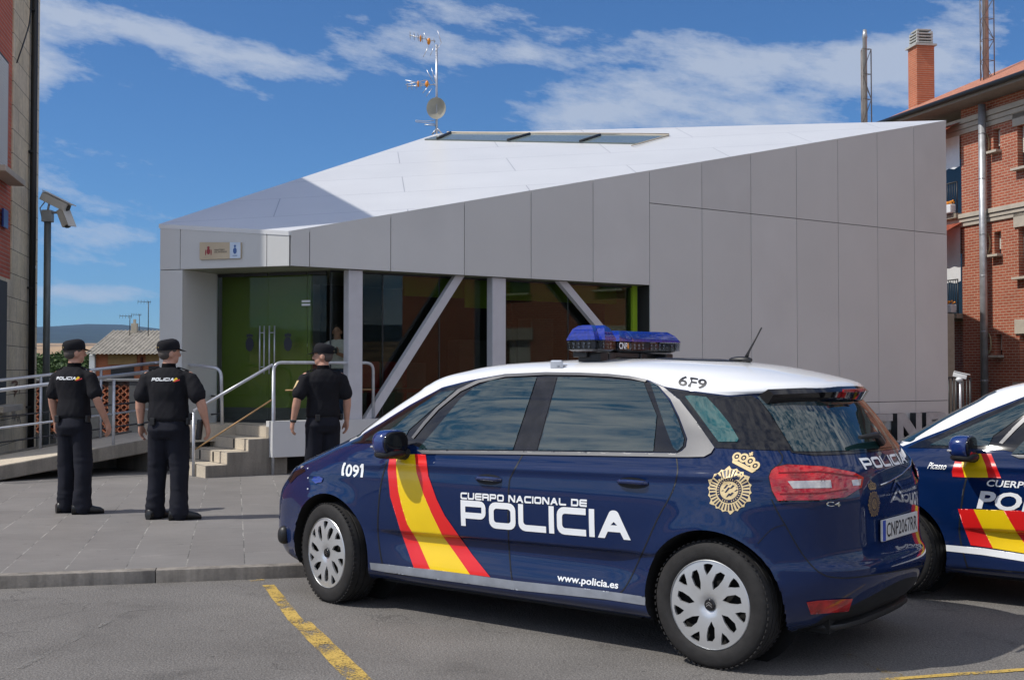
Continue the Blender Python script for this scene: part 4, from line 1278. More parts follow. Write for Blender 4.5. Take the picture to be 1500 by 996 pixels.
def lattice(name, label, px0, px1, d_, z0, z1, ztop, pipe=True):
    c = at_d((px0 + px1) / 2, 100, d_); w_ = (px1 - px0) / F * d_
    th = thing(name, label, 'mast', (c.x, c.y, z0), R(20))
    bm = BM(); H_ = z1 - z0; P = [(w_ * .55 * math.cos(a), w_ * .55 * math.sin(a)) for a in (R(90), R(210), R(330))]
    for x_, y_ in P: tube(bm, [(x_, y_, 0), (x_, y_, H_)], .018, 6)
    n_ = max(2, int(H_ / .62)); 
    for k in range(n_ + 1):
        z_ = H_ * k / n_
        for i in range(3):
            a, b = P[i], P[(i + 1) % 3]
            tube(bm, [(a[0], a[1], z_), (b[0], b[1], z_)], .010, 5, False)
            if k < n_:
                z2 = H_ * (k + .5) / n_; z3 = H_ * (k + 1) / n_; m_ = ((a[0] + b[0]) / 2, (a[1] + b[1]) / 2)
                tube(bm, [(a[0], a[1], z_), (b[0], b[1], z3)] if (k + i) % 2 else [(b[0], b[1], z_), (a[0], a[1], z3)], .010, 5, False)
    obj('lattice_frame', bm, plain('grey_lattice', (.22, .20, .19), .6, .4), th)
    if pipe:
        bm = BM(); tube(bm, [(0, 0, 0), (0, 0, ztop - z0 - .25), (0, 0, ztop - z0 - .22), (0, 0, ztop - z0)], [w_ * .20, w_ * .20, w_ * .25, w_ * .17], 12)
        obj('flue', bm, plain('mast_flue', (.40, .40, .40), .4, .6), th)
    return th
lattice('lattice_mast', 'short lattice mast round a silver flue, left of the brick chimney', 1259, 1275, 33.5, 6.98, CH + (542 - 70) / F * 33.5, CH + (542 - 41) / F * 33.5)
lattice('lattice_mast', 'tall lattice mast on the tiled roof, running out of the top of the picture', 1434, 1455, 36.2, 9.62, 16.0, 15.8)
# unseen flat roofed block added behind the station to shade the brick house
nb = thing('shading_block', 'unseen flat roofed block added behind the police station to cast shadow', 'building', (7, 34.5, 0))
bm = BM(); box(bm, (0, 0, 3.4), (6.6, 9.0, 6.9)); obj('wall', bm, MT['cream'], nb)
bm = BM(); box(bm, (0, 0, 6.92), (6.9, 9.3, .12)); obj('roof', bm, MT['band'], nb)

# side yard gate with camera, right of the station
d = 27.5; q = at_d(1402, 600, d)
ft = thing('metal_fence', 'dark vertical bar fence between the station and the brick house', 'fence', (q.x, q.y, 0))
bm = BM(); zt2 = zat(1400, 553, d)
for k in range(9):
    x_ = -.35 + k * .12; tube(bm, [(x_, .1 * k, 0), (x_, .1 * k, zt2)], .016 if k % 4 else .03, 6)
tube(bm, [(-.35, 0, zt2), (.61, .8, zt2)], .022, 6); tube(bm, [(-.35, 0, .3), (.61, .8, .3)], .022, 6)
obj('bars', bm, MT['dark'], ft)
cw = thing('surveillance_camera', 'small white surveillance camera on a thin post by the fence', 'camera', at_d(1407, 600, d - .4) * Vector((1, 1, 0)) if False else (at_d(1407, 600, d - .4).x, d - .4, 0))
z_ = zat(1407, 550, d - .4)
bm = BM(); tube(bm, [(0, 0, 0), (0, 0, z_ - .06)], .03, 8); obj('post', bm, MT['galv'], cw)
cctv(cw, (0, 0, z_), (.9, -.5, -.25), .30, .12, MT['white'])
bm = BM(); ellipsoid(bm, (-.02, 0, z_ - .09), (.08, .08, .06)); obj('mount', bm, MT['white'], cw, True)
# beige wall behind the gate
bw = thing('yard_wall', 'beige rendered wall in the shade beside the brick house', 'wall', (at_d(1395, 560, 31).x, 31, 0))
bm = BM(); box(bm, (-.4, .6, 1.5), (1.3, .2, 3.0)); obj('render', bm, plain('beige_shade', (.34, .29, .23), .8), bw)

# ------------------------------------------------------------------ rooftop aerials
ab_ = rp(640, 195.5); d = ab_.y - .1
an = thing('roof_aerial', 'television aerial mast with orange clips and a dish on the white roof', 'aerial', (ab_.x, d, ab_.z - .05))
def al(px_, py_, dy=0.): 
    q = at_d(px_, py_, d + dy); return q - an.location
ALU = plain('aerial_alu', (.62, .62, .64), .35, .6)
bm = BM(); tube(bm, [(0, 0, 0), al(639.5, 66)], .024, 8); tube(bm, [al(639, 190), al(633, 197)], .02, 6); tube(bm, [al(640, 188), al(648, 197)], .02, 6)
obj('mast', bm, MT['galv'], an)
for k, (y_, tilt) in enumerate(((62, 0), (124, 0))):
    bm = BM(); b0, b1 = al(638, y_ + (0 if k else -1)), al(596 if k else 600, (y_ + 3 if k else 52))
    tube(bm, [b0, b1], .010, 6)
    for i_ in range(7):
        f_ = .05 + .93 * i_ / 6; c_ = b0.lerp(b1, f_); L_e = .16 * (1.1 - f_ * .5)
        for dz_ in ((-.05, 0, .05) if i_ > 2 else (0,)):
            tube(bm, [c_ + Vector((0, -L_e, dz_)), c_ + Vector((0, L_e, dz_))], .006, 5)
    if k:
        for dz_ in (-.11, .0): tube(bm, [al(625, 124 + dz_ * 60), al(594, 118 + dz_ * -60)], .008, 5)
    for (xa, ya, xb, yb) in (((621, 48, 626, 62), (641, 45, 646, 62), (628, 67, 620, 84), (647, 62, 638, 76), (636, 68, 630, 82)) if k == 0 else ((625, 103, 634, 120), (632, 100, 637, 119), (633, 130, 624, 142), (628, 126, 619, 137), (637, 110, 638, 122))):
        for dy_ in (-.12, .12): tube(bm, [al(xa, ya, dy_), al(xb, yb, dy_)], .007, 5)
    ar = obj('yagi_elements', bm, ALU, an)
    bm = BM()
    for px_ in ((616, 628) if k == 0 else (612.5, 625.5)):
        yy = (y_ - 5 + (px_ - 616) * .35) if k == 0 else y_ - .5
        ellipsoid(bm, al(px_, yy), (.022 if px_ < 620 else .040, .035, .075), 10, 8)
    obj('orange_clips', bm, MT['orange'], ar, True)
bm = BM(); N = 28; c_ = al(639, 159, -.06); rings = []
for j in range(5):
    rr = .205 * j / 4
    rings.append([bm.verts.new(c_ + Vector((rr * math.cos(2 * PI * k / N), .05 - .06 * (j / 4) ** 2, rr * 1.13 * math.sin(2 * PI * k / N)))) for k in range(N)] if j else [bm.verts.new(c_ + Vector((0, .05, 0)))])
for k in range(N): bm.faces.new((rings[0][0], rings[1][k], rings[1][(k + 1) % N]))
for j in range(1, 4):
    for k in range(N): bm.faces.new((rings[j][k], rings[j + 1][k], rings[j + 1][(k + 1) % N], rings[j][(k + 1) % N]))
bmesh.ops.solidify(bm, geom=bm.faces[:], thickness=.008)
obj('dish', bm, plain('dish_cream', (.55, .53, .45), .6), an, True)
bm = BM(); tube(bm, bend([al(637, 182), al(625, 180), al(609, 179), al(609, 176.5), al(623, 178), al(636, 177)], .05), .008, 6); tube(bm, [al(638, 184), al(622, 183)], .012, 6)
obj('dipole_aerial', bm, ALU, an)

# ------------------------------------------------------------------ distant house, trees
d = 60.
hq = at_d(133, 520, d)
hs = thing('old_house', 'old brick house with a corrugated grey roof below the plaza', 'house', (hq.x, d, -5.5))
zrt, zre = zat(133, 480, d), zat(133, 517, d)
def hz(z): return z + 5.5
W_ = 12.
bm = BM(); box(bm, (W_ / 2 + .1, 3.9, hz(zre) / 2), (W_, 7.0, hz(zre))); obj('wall', bm, plain('house_orange', (.50, .17, .08), .85, 0, .15, 2), hs)
bm = BM(); box(bm, (-.0, 3.9, hz(zre) / 2), (.26, 7.3, hz(zre) + .0)); 
prism(bm, [(-.15, .2), (.12, .2), (.12, 4.2), (-.15, 4.2)], 2., [hz(zre) - .1, hz(zre) - .1, hz(zrt) - .05, hz(zrt) - .05])
obj('gable_wall', bm, MT['white'], hs)
bm = BM(); N = int(W_ / .035); A = []; B = []; C = []
for i in range(N + 1):
    x_ = -.18 + i * .035; dz_ = .028 * math.sin(2 * PI * x_ / .21)
    A.append(bm.verts.new((x_, -.35, hz(zre) - .05 + dz_))); B.append(bm.verts.new((x_, 3.9, hz(zrt) + dz_))); C.append(bm.verts.new((x_, 8.1, hz(zre) + dz_)))
for i in range(N): bm.faces.new((A[i], A[i + 1], B[i + 1], B[i])); bm.faces.new((B[i], B[i + 1], C[i + 1], C[i]))
obj('corrugated_roof', bm, concrete('fibre_cement', (.36, .33, .28), .35), hs)
bm = BM()
x_ = 2.6
while x_ < W_: tube(bm, [(x_, 3.9, hz(zrt) + .0), (x_ + .3, 3.9, hz(zrt) + .02)], .09, 8); x_ += .33
obj('ridge_tiles', bm, MT['clay'], hs)
bm = BM(); box(bm, (1.05, 3.6, hz(zrt) + .1), (.3, .3, .5)); box(bm, (1.05, 3.6, hz(zrt) + .42), (.12, .12, .3)); obj('chimney', bm, MT['cream'], hs)
for (x0, x1, m_) in ((.55, 1.4, 'cream'), (2.45, 3.3, 'cream')):
    a, b = (x0 * 1.0) + .35, x1 + .65
    bm = BM(); box(bm, ((a + b) / 2, .36, hz(zre) - .33), (b - a + .3, .06, .5)); wn_ = obj('balcony_lintel', bm, plain('ochre_paint', (.42, .25, .10), .8), hs)
    bm = BM(); box(bm, ((a + b) / 2, .35, hz(zre) - 1.3), (b - a, .06, 1.3)); obj('window', bm, MT['int_dark'], hs)
bm = BM(); tube(bm, [(2.45, .3, 0), (2.45, .3, hz(zre) - .2)], .06, 8); obj('downpipe', bm, plain('pipe_brown', (.12, .04, .03), .6), hs)

for (px_, yt, d_, lab) in ((217, 441, 58, 'thin television aerial on the old house, tallest of three'), (190, 462, 60, 'small television aerial beside the house chimney'), (204, 460, 75, 'faint distant aerial mast beyond the old house')):
    q = at_d(px_, 500, d_); zt2 = zat(px_, yt, d_); z0_ = zat(px_, 483 if d_ < 70 else 500, d_) - .3
    th = thing('tv_aerial', lab, 'aerial', (q.x, q.y, z0_), R(15))
    bm = BM(); tube(bm, [(0, 0, 0), (0, 0, zt2 - z0_)], .022, 6); obj('mast', bm, MT['dark'], th)
    bm = BM(); zz = zt2 - z0_ - .05; tube(bm, [(-.5, 0, zz + .02), (.12, 0, zz)], .012, 5)
    for k in range(5): tube(bm, [(-.48 + .14 * k, -.2, zz - .1), (-.48 + .14 * k, .2, zz + .1)], .008, 4)
    obj('elements', bm, MT['dark'], th)

def leaf_mat(name, a, b):
    m, t, p, o = nt(name)
    v = texco(t)
    t.links.new(ramp(t, noise_n(t, v, .9, 5, .7), [(.3, a), (.7, b)]), p.inputs['Base Color'])
    p.inputs['Roughness'].default_value = .7
    return m
LF = leaf_mat('leaves', (.025, .055, .012), (.075, .13, .03))
BK = plain('bark', (.12, .09, .07), .9)
def tree(px_, ytop, d_, wpx, label, seed):
    rr = random.Random(seed)
    q = at_d(px_, 500, d_); zt2 = zat(px_, ytop, d_); base = terr(q.x, q.y); H_ = zt2 - base; W = wpx / F * d_ * .72
    th = thing('tree', label, 'tree', (q.x, q.y, base), 0, 'trees below the plaza')
    bm = BM(); tube(bm, [(0, 0, -.2), (.1, 0, H_ * .3), (-.1, .1, H_ * .65)], [.28, .2, .08], 8)
    for k in range(5):
        a = rr.uniform(0, 6.28); tube(bm, [(0, 0, H_ * .3), (W * .5 * math.cos(a), W * .5 * math.sin(a), H_ * (.5 + .08 * k))], [.12, .03], 6)
    obj('trunk', bm, BK, th)
    V = []; Fc = []
    cl = []
    for k in range(34):
        a = rr.uniform(0, 6.28); e = rr.uniform(-.6, 1.35); r_ = rr.uniform(.35, .85)
        cl.append((Vector((W * r_ * math.cos(a) * math.cos(e), W * r_ * math.sin(a) * math.cos(e), H_ - W * 1.25 + W * 1.0 * math.sin(e) * r_)), rr.uniform(.22, .42) * W))
    for c_, r_ in cl:
        for k in range(300):
            u = Vector((rr.gauss(0, 1), rr.gauss(0, 1), rr.gauss(0, 1))).normalized() * r_ * rr.uniform(.7, 1.05)
            p_ = c_ + u
            if p_.z > H_: p_.z = H_ - rr.uniform(0, .3)
            s_ = rr.uniform(.09, .2); n1_ = Vector((rr.gauss(0, 1), rr.gauss(0, 1), rr.gauss(0, 1))).normalized(); a_, b_ = frame(n1_)
            i_ = len(V); V += [p_ + a_ * s_, p_ + b_ * s_ * .6, p_ - a_ * s_, p_ - b_ * s_ * .6]; Fc.append((i_, i_ + 1, i_ + 2, i_ + 3))
    obj('crown', (V, Fc), LF, th)
tree(62, 508, 88, 60, 'dense green tree left of the camera mast, below the plaza', 1)
tree(100, 503, 95, 62, 'round green tree seen behind the head of the left officer', 2)
tree(128, 506, 84, 44, 'darker green tree beside the white gable of the old house', 3)
tree(30, 512, 100, 60, 'green tree mostly hidden behind the stone pilaster', 4)
tree(85, 520, 70, 50, 'low green tree in front of the others below the plaza', 6)
# ------------------------------------------------------------------ police cars
def catmull(P, k):
    """rows of tuples -> dense rows"""
    out = []
    n = len(P)
    for i in range(n - 1):
        p0 = P[max(0, i - 1)]; p1 = P[i]; p2 = P[i + 1]; p3 = P[min(n - 1, i + 2)]
        for q in range(k):
            t_ = q / k
            out.append(tuple(.5 * ((2 * b) + (-a + c) * t_ + (2 * a - 5 * b + 4 * c - d_) * t_ ** 2 + (-a + 3 * b - 3 * c + d_) * t_ ** 3) for a, b, c, d_ in zip(p0, p1, p2, p3)))
    out.append(P[-1])
    return out
# z, front x, rear x, half width, front exp, rear exp, middle x
ROWS = [(.195, 3.328, -.36, .76, 5.1, 3, 1.2, .3), (.20, 3.448, -.45, .82, 5.1, 3, 1.2, .3), (.235, 3.548, -.54, .865, 5.1, 3, 1.2, .3), (.30, 3.613, -.615, .885, 5.1, 3, 1.2, .3),
        (.38, 3.643, -.665, .892, 5.1, 3, 1.2, .3), (.45, 3.648, -.69, .893, 5.1, 3, 1.2, .3), (.52, 3.643, -.69, .895, 5.1, 3, 1.2, .3), (.56, 3.638, -.668, .900, 5.1, 3, 1.2, .3),
        (.62, 3.628, -.655, .906, 5.1, 3, 1.2, .3), (.70, 3.600, -.652, .910, 5.0, 3, 1.2, .3), (.78, 3.54, -.652, .911, 4.8, 3, 1.2, .3), (.84, 3.47, -.652, .908, 5, 3, 1.2, .3),
        (.89, 3.38, -.648, .903, 5, 3, 1.2, .3), (.94, 3.25, -.640, .897, 5, 2.9, 1.2, .3), (.985, 3.13, -.628, .889, 5, 2.8, 1.2, .28), (1.02, 3.04, -.612, .880, 5, 2.7, 1.2, .26),
        (1.05, 2.97, -.595, .868, 4.8, 2.6, 1.18, .24), (1.09, 2.88, -.570, .852, 4.6, 2.5, 1.15, .23), (1.15, 2.76, -.530, .830, 5, 2.4, 1.1, .23), (1.22, 2.65, -.480, .806, 5, 2.4, 1.05, .25),
        (1.29, 2.53, -.425, .780, 5, 2.4, 1.0, .28), (1.345, 2.43, -.375, .758, 5, 2.4, .95, .3), (1.38, 2.37, -.345, .742, 5, 2.4, .92, .3), (1.395, 2.35, -.360, .735, 5, 2.4, .9, .3), (1.41, 2.33, -.385, .728, 5, 2.4, .9, .3),
        (1.43, 2.29, -.385, .716, 5, 2.4, .9, .32), (1.455, 2.24, -.345, .700, 5, 2.4, .9, .35), (1.485, 2.15, -.24, .675, 5, 2.3, .9, .45), (1.515, 2.04, -.10, .635, 4.2, 2.3, .9, .55),
        (1.54, 1.92, .03, .575, 4.2, 2.2, .88, .65), (1.56, 1.75, .18, .49, 4.2, 2.1, .85, .72), (1.575, 1.55, .33, .38, 3.2, 2.1, .82, .75), (1.585, 1.35, .47, .25, 3.2, 2, .8, .78), (1.590, 1.15, .60, .10, 3.2, 2, .78, .78)]
def sst(a, b, x):
    k = max(0., min(1., (x - a) / (b - a))); return k * k * (3 - 2 * k)
def ymod(x, y, z):
    """door sculpting and arch flares"""
    if y < .5: return y
    d = 0
    # scalloped lower door with a sharp upper edge
    ze = .522 + .018 * (2.1 - x)
    sx = sst(2.45, 2.0, x) * sst(.15, .65, x)
    if z < ze + .01:
        d -= .042 * sx * sst(ze + .008, ze - .022, z) * sst(.24, .50, z)
    # shoulder line
    zs = .955 + .018 * (1.2 - x)
    d += .010 * math.exp(-((z - zs) / .022) ** 2) * sst(2.9, 2.3, x) * sst(-.55, -.1, x)
    # sill step
    d += .004 * math.exp(-((z - .25) / .03) ** 2)
    # flares
    for xc in (0., 2.80):
        r = math.hypot(x - xc, z - .326)
        d += .016 * math.exp(-((r - .36) / .09) ** 2) * (1 if z > .1 else 0)
    return y + d
def body_mesh():
    rows = catmull(ROWS, 7)
    N = 190
    bm = bmesh.new(); V = []
    for (z, xf, xr, w_, nf, nr_, xm, xq) in rows:
        raw = []
        M_ = 260
        for i in range(M_ + 1):
            th = (PI / 2) * i / M_
            raw.append((xm + (xf - xm) * math.cos(th) ** (2 / nf), w_ * math.sin(th) ** (2 / nf)))
        for i in range(0, M_ + 1):
            th = (PI / 2) * (1 - i / M_)
            raw.append((xq + (xr - xq) * math.cos(th) ** (2 / nr_), w_ * math.sin(th) ** (2 / nr_)))
        raw[0] = (xf, 0); raw[-1] = (xr, 0)
        L = [0]
        for a, b in zip(raw, raw[1:]): L.append(L[-1] + math.hypot(b[0] - a[0], b[1] - a[1]))
        ring = []; j = 0
        for k in range(N + 1):
            s_ = L[-1] * k / N
            while j < len(L) - 2 and L[j + 1] < s_: j += 1
            f_ = (s_ - L[j]) / max(1e-9, L[j + 1] - L[j])
            x = raw[j][0] + (raw[j + 1][0] - raw[j][0]) * f_; y = raw[j][1] + (raw[j + 1][1] - raw[j][1]) * f_
            y = ymod(x, y, z) if 0 < k < N else 0.
            # hood is gently crowned towards the middle
            zz = z
            if x > 2.3 and z > .85 and z < 1.1: zz = z - .012 * (y / .9) ** 2
            ring.append((x, y, zz))
        V.append(ring)
    def loopverts(ring):
        left = [bm.verts.new(p) for p in ring]
        right = [bm.verts.new((p[0], -p[1], p[2])) for p in ring[1:-1]][::-1]
        return left + right
    R_ = [loopverts(r) for r in V]
    n = len(R_[0])
    for a, b in zip(R_, R_[1:]):
        for k in range(n): bm.faces.new((a[k], a[(k + 1) % n], b[(k + 1) % n], b[k]))
    bm.faces.new(R_[-1])
    bmesh.ops.recalc_face_normals(bm, faces=bm.faces[:])
    # wheel arches: open the skin, round the edge, turn it inwards as a liner
    for xc, r in ((0., .372), (2.80, .380)):
        ins = lambda v: math.hypot(v.co.x - xc, v.co.z - .335) < r and abs(v.co.y) > .4
        kill = [f for f in bm.faces if all(ins(v) for v in f.verts)]
        bmesh.ops.delete(bm, geom=kill, context='FACES')
        for v in bm.verts:
            if ins(v):
                d_ = Vector((v.co.x - xc, 0, v.co.z - .335)); d_.normalize()
                v.co.x = xc + d_.x * r; v.co.z = .335 + d_.z * r
        near = [e for e in bm.edges if len(e.link_faces) == 1 and all(abs(math.hypot(v.co.x - xc, v.co.z - .335) - r) < 2e-4 for v in e.verts)]
        ret = bmesh.ops.extrude_edge_only(bm, edges=near)
        nv = [g for g in ret['geom'] if isinstance(g, bmesh.types.BMVert)]
        for v in nv: v.co.y = math.copysign(.56, v.co.y)
        for g in ret['geom']:
            if isinstance(g, bmesh.types.BMFace): g.material_index = 1
        for sg in (1, -1):
            ring = [bm.verts.new((xc + r * math.cos(2 * PI * k / 40), sg * .56, .335 + r * math.sin(2 * PI * k / 40))) for k in range(40)]
            f = bm.faces.new(ring); f.material_index = 1
    return bm

CA = R(38)
CF = Vector((-math.cos(CA), math.sin(CA), 0)); CL = Vector((-math.sin(CA), -math.cos(CA), 0))
C1O = Vector((1.0, 6.14, 0)) - CL * .89
CROT = math.atan2(CF.y, CF.x)
def car_mat(o): return Matrix.Translation(o) @ Matrix.Rotation(CROT, 4, 'Z')

BLUE = (.0012, .012, .060)
def paint():
    m, t, p, o = nt('car_paint')
    c = ND(t, 'ShaderNodeTexCoord'); s = ND(t, 'ShaderNodeSeparateXYZ'); t.links.new(c.outputs['Object'], s.inputs[0])
    mr = ND(t, 'ShaderNodeMapRange'); mr.inputs[1].default_value = -1; mr.inputs[2].default_value = 4; t.links.new(s.outputs['X'], mr.inputs[0])
    fc = ND(t, 'ShaderNodeFloatCurve'); t.links.new(mr.outputs[0], fc.inputs['Value'])
    gt = math_n(t, 'GREATER_THAN', s.outputs['Z'], math_n(t, 'MULTIPLY', fc.outputs[0], 2.))
    v = texco(t)
    fl = noise_n(t, v, 900, 1)
    bl = mix(t, ramp(t, fl, [(.45, 0.), (.7, 1.)]), BLUE, (.0018, .017, .085))
    dust = ramp(t, noise_n(t, v, 3.5, 6, .7), [(.5, 0.), (.85, .02)])
    low = ND(t, 'ShaderNodeMapRange'); low.inputs[1].default_value = .5; low.inputs[2].default_value = .2; low.inputs[3].default_value = 0; low.inputs[4].default_value = .05
    t.links.new(s.outputs['Z'], low.inputs[0])
    dm = math_n(t, 'ADD', dust, low.outputs[0])
    col = mix(t, gt, bl, (.80, .81, .82))
    # unpainted lower bumper at the back
    y2 = math_n(t, 'MULTIPLY', s.outputs['Y'], s.outputs['Y'])
    e1 = math_n(t, 'LESS_THAN', math_n(t, 'ADD', s.outputs['Z'], math_n(t, 'MULTIPLY', y2, .34)), .405)
    e2 = math_n(t, 'LESS_THAN', math_n(t, 'ABSOLUTE', s.outputs['Y']), .60)
    e3 = math_n(t, 'LESS_THAN', s.outputs['X'], -.30)
    bmk = math_n(t, 'MULTIPLY', math_n(t, 'MULTIPLY', e1, e2), e3)
    col = mix(t, bmk, col, (.022, .023, .025))
    t.links.new(math_n(t, 'SUBTRACT', 1., math_n(t, 'MULTIPLY', bmk, .85)), p.inputs['Coat Weight'])
    col = mix(t, dm, col, (.25, .23, .20))
    t.links.new(col, p.inputs['Base Color']); p.inputs['Roughness'].default_value = .5
    p.inputs['Coat Roughness'].default_value = .035; p.inputs['Coat IOR'].default_value = 1.5
    p.inputs['Specular IOR Level'].default_value = .04
    t.links.new(bump(t, noise_n(t, v, 3.0, 2), .018, .05), p.inputs['Coat Normal'])
    return m, fc
PAINT, PCURVE = paint()
M_GLS = plain('dark_car_glass', (.008, .026, .028), .02, 0, .1, 2, .5, ior=2.0)
M_BLK = plain('gloss_black', (.008, .008, .010), .08, 0, .1, 2, .6)
M_SLV = plain('satin_silver', (.13, .13, .135), .42, .35, .05)
M_TYRE = plain('tyre_rubber', (.022, .021, .021), .75, 0, .25, 20, .3, bumps=.3, bs=90)
M_RIM = plain('wheel_cover_silver', (.60, .61, .62), .30, .65, .06, 8)
M_CHR = plain('chrome', (.75, .75, .76), .10, 1.)
M_WHT = plain('white_film', (.82, .84, .86), .35, 0, .02)
M_RED = plain('red_film', (.72, .012, .012), .35, 0, .03, coat=.5)
M_YEL = plain('yellow_film', (.86, .58, .004), .35, 0, .03, coat=.5)
M_GAP = plain('shut_line', (.002, .003, .006), .6)
M_BAND = plain('grey_reflective_film', (.26, .28, .32), .35, .2, .12, 14)
M_GOLD = plain('gold_film', (.80, .62, .33), .3, .2, .1, 20)
M_NAVY = plain('navy_film', (.008, .012, .05), .35)
M_LENSB = plain('blue_lens', (.003, .018, .24), .06, 0, .35, 60, coat=1.)
M_LENSR = plain('red_lens', (.40, .004, .007), .06, 0, .55, 16, coat=1.)
M_LENSC = plain('clear_lens', (.50, .48, .47), .08, .3, .2, 20, coat=1.)
M_LED = plain('led_unit', (.30, .31, .33), .2, .6, .6, 60)
M_ARCH = plain('arch_liner', (.006, .006, .006), .9)
M_TXT = plain('black_lettering', (.015, .015, .018), .5)
M_PLATE = plain('plate_white', (.62, .62, .60), .45)
M_EU = plain('plate_blue', (.01, .06, .38), .4)

class Car: pass
def make_body(th):
    bm = body_mesh()
    ob = obj('body', bm, [PAINT, M_ARCH], th, smooth=True, angle=50)
    return ob

def make_bvh(ob):
    me = ob.data
    b = BVHTree.FromPolygons([v.co.copy() for v in me.vertices], [tuple(p.vertices) for p in me.polygons])
    return SmoothBVH(b, me)
class SmoothBVH:
    """ray casts that return the interpolated vertex normal"""
    def __init__(s, b, me):
        s.b = b; s.n = [v.normal.copy() for v in me.vertices]; s.c = [v.co.copy() for v in me.vertices]; s.p = [tuple(p.vertices) for p in me.polygons]
    def ray_cast(s, o, d):
        r = s.b.ray_cast(o, d)
        if r[0] is None: return r
        n = Vector()
        for i in s.p[r[2]]: n += s.n[i] / (1e-6 + (s.c[i] - r[0]).length)
        return (r[0], n.normalized(), r[2], r[3])

class Draper:
    def __init__(s, bvh, M):
        s.b = bvh; s.M = M; s.I = M.inverted(); s.o = s.I @ CAMP; s.R = s.I.to_3x3()
    def px(s, x, y):
        d = (s.R @ ray(x, y)).normalized()
        r = s.b.ray_cast(s.o, d); return (r[0], r[1], d) if r[0] is not None else None
    def side(s, l, z, sgn=1):
        r = s.b.ray_cast(Vector((l, 2.5 * sgn, z)), Vector((0, -sgn, 0))); return (r[0], r[1], Vector((0, -sgn, 0))) if r[0] is not None else None
    def rear(s, y, z):
        r = s.b.ray_cast(Vector((-3, y, z)), Vector((1, 0, 0))); return (r[0], r[1], Vector((1, 0, 0))) if r[0] is not None else None
    def front(s, y, z):
        r = s.b.ray_cast(Vector((6, y, z)), Vector((-1, 0, 0))); return (r[0], r[1], Vector((-1, 0, 0))) if r[0] is not None else None
    def top(s, x, y):
        r = s.b.ray_cast(Vector((x, y, 4)), Vector((0, 0, -1))); return (r[0], r[1], Vector((0, 0, -1))) if r[0] is not None else None
def place(hit, off):
    n = hit[1].normalized()
    if n.dot(hit[2]) > 0: n = -n
    return hit[0] + n * off
def patch_vt(V, T, fn, off):
    """map 2d verts through a caster; returns 3d verts, faces"""
    H = [fn(*v) for v in V]
    P = [place(h, off) if h else None for h in H]
    vs = []; idx = {}
    for i, p in enumerate(P):
        if p is not None: idx[i] = len(vs); vs.append(tuple(p))
    fs = [tuple(idx[i] for i in f) for f in T if all(i in idx for i in f)]
    return vs, fs
def fixn(me, c=Vector((1.4, 0, .7))):
    bm = bmesh.new(); bm.from_mesh(me)
    for f in bm.faces:
        m_ = f.calc_center_median(); o_ = Vector((0, m_.y, m_.z - .8)) if -.4 < m_.x < 2.8 else m_ - c
        if f.normal.dot(o_) < 0: f.normal_flip()
    bm.to_mesh(me); bm.free()
def refine(V, T, fn, L=.011, rounds=4):
    bm = bmesh.new(); vv = [bm.verts.new((x, y, 0)) for x, y in V]
    for f in T:
        try: bm.faces.new([vv[i] for i in f])
        except ValueError: pass
    cache = {}
    def P(v):
        k = (round(v.co.x, 5), round(v.co.y, 5))
        if k not in cache:
            h = fn(v.co.x, v.co.y); cache[k] = h[0] if h else None
        return cache[k]
    for _ in range(rounds):
        es = []
        for e in bm.edges:
            a, b = P(e.verts[0]), P(e.verts[1])
            if a is not None and b is not None and (a - b).length > L: es.append(e)
        if not es or len(bm.verts) > 14000: break
        bmesh.ops.subdivide_edges(bm, edges=es, cuts=1)
        bmesh.ops.triangulate(bm, faces=[f for f in bm.faces if len(f.verts) > 3])
    bm.verts.index_update()
    V2 = [(v.co.x, v.co.y) for v in bm.verts]; T2 = [tuple(v.index for v in f.verts) for f in bm.faces]; bm.free()
    return V2, T2
def drape(name, loops, mat, parent, fn, off=.0025, step=.03, mirror=False):
    V, T = tri2d(loops, step)
    V, T = refine(V, T, fn)
    vs, fs = patch_vt(V, T, fn, off)
    o = obj(name, (vs, fs), mat, parent)
    fixn(o.data)
    for p in o.data.polygons: p.use_smooth = True
    if mirror:
        vm = [(x, -y, z) for x, y, z in vs]
        o2 = obj(name, (vm, [f[::-1] for f in fs]), mat, parent)
        fixn(o2.data)
        for p in o2.data.polygons: p.use_smooth = True
    return o
def line_poly(pts, w_):
    """thin polygon along a polyline"""
    L = []; Rr = []
    n = len(pts)
    for i, p in enumerate(pts):
        a = pts[max(0, i - 1)]; b = pts[min(n - 1, i + 1)]
        d = Vector((b[0] - a[0], b[1] - a[1])).normalized(); nn = (-d.y, d.x)
        L.append((p[0] + nn[0] * w_ / 2, p[1] + nn[1] * w_ / 2)); Rr.append((p[0] - nn[0] * w_ / 2, p[1] - nn[1] * w_ / 2))
    return [L + Rr[::-1]]
def smooth_pts(P, k=5):
    return catmull(P, k)

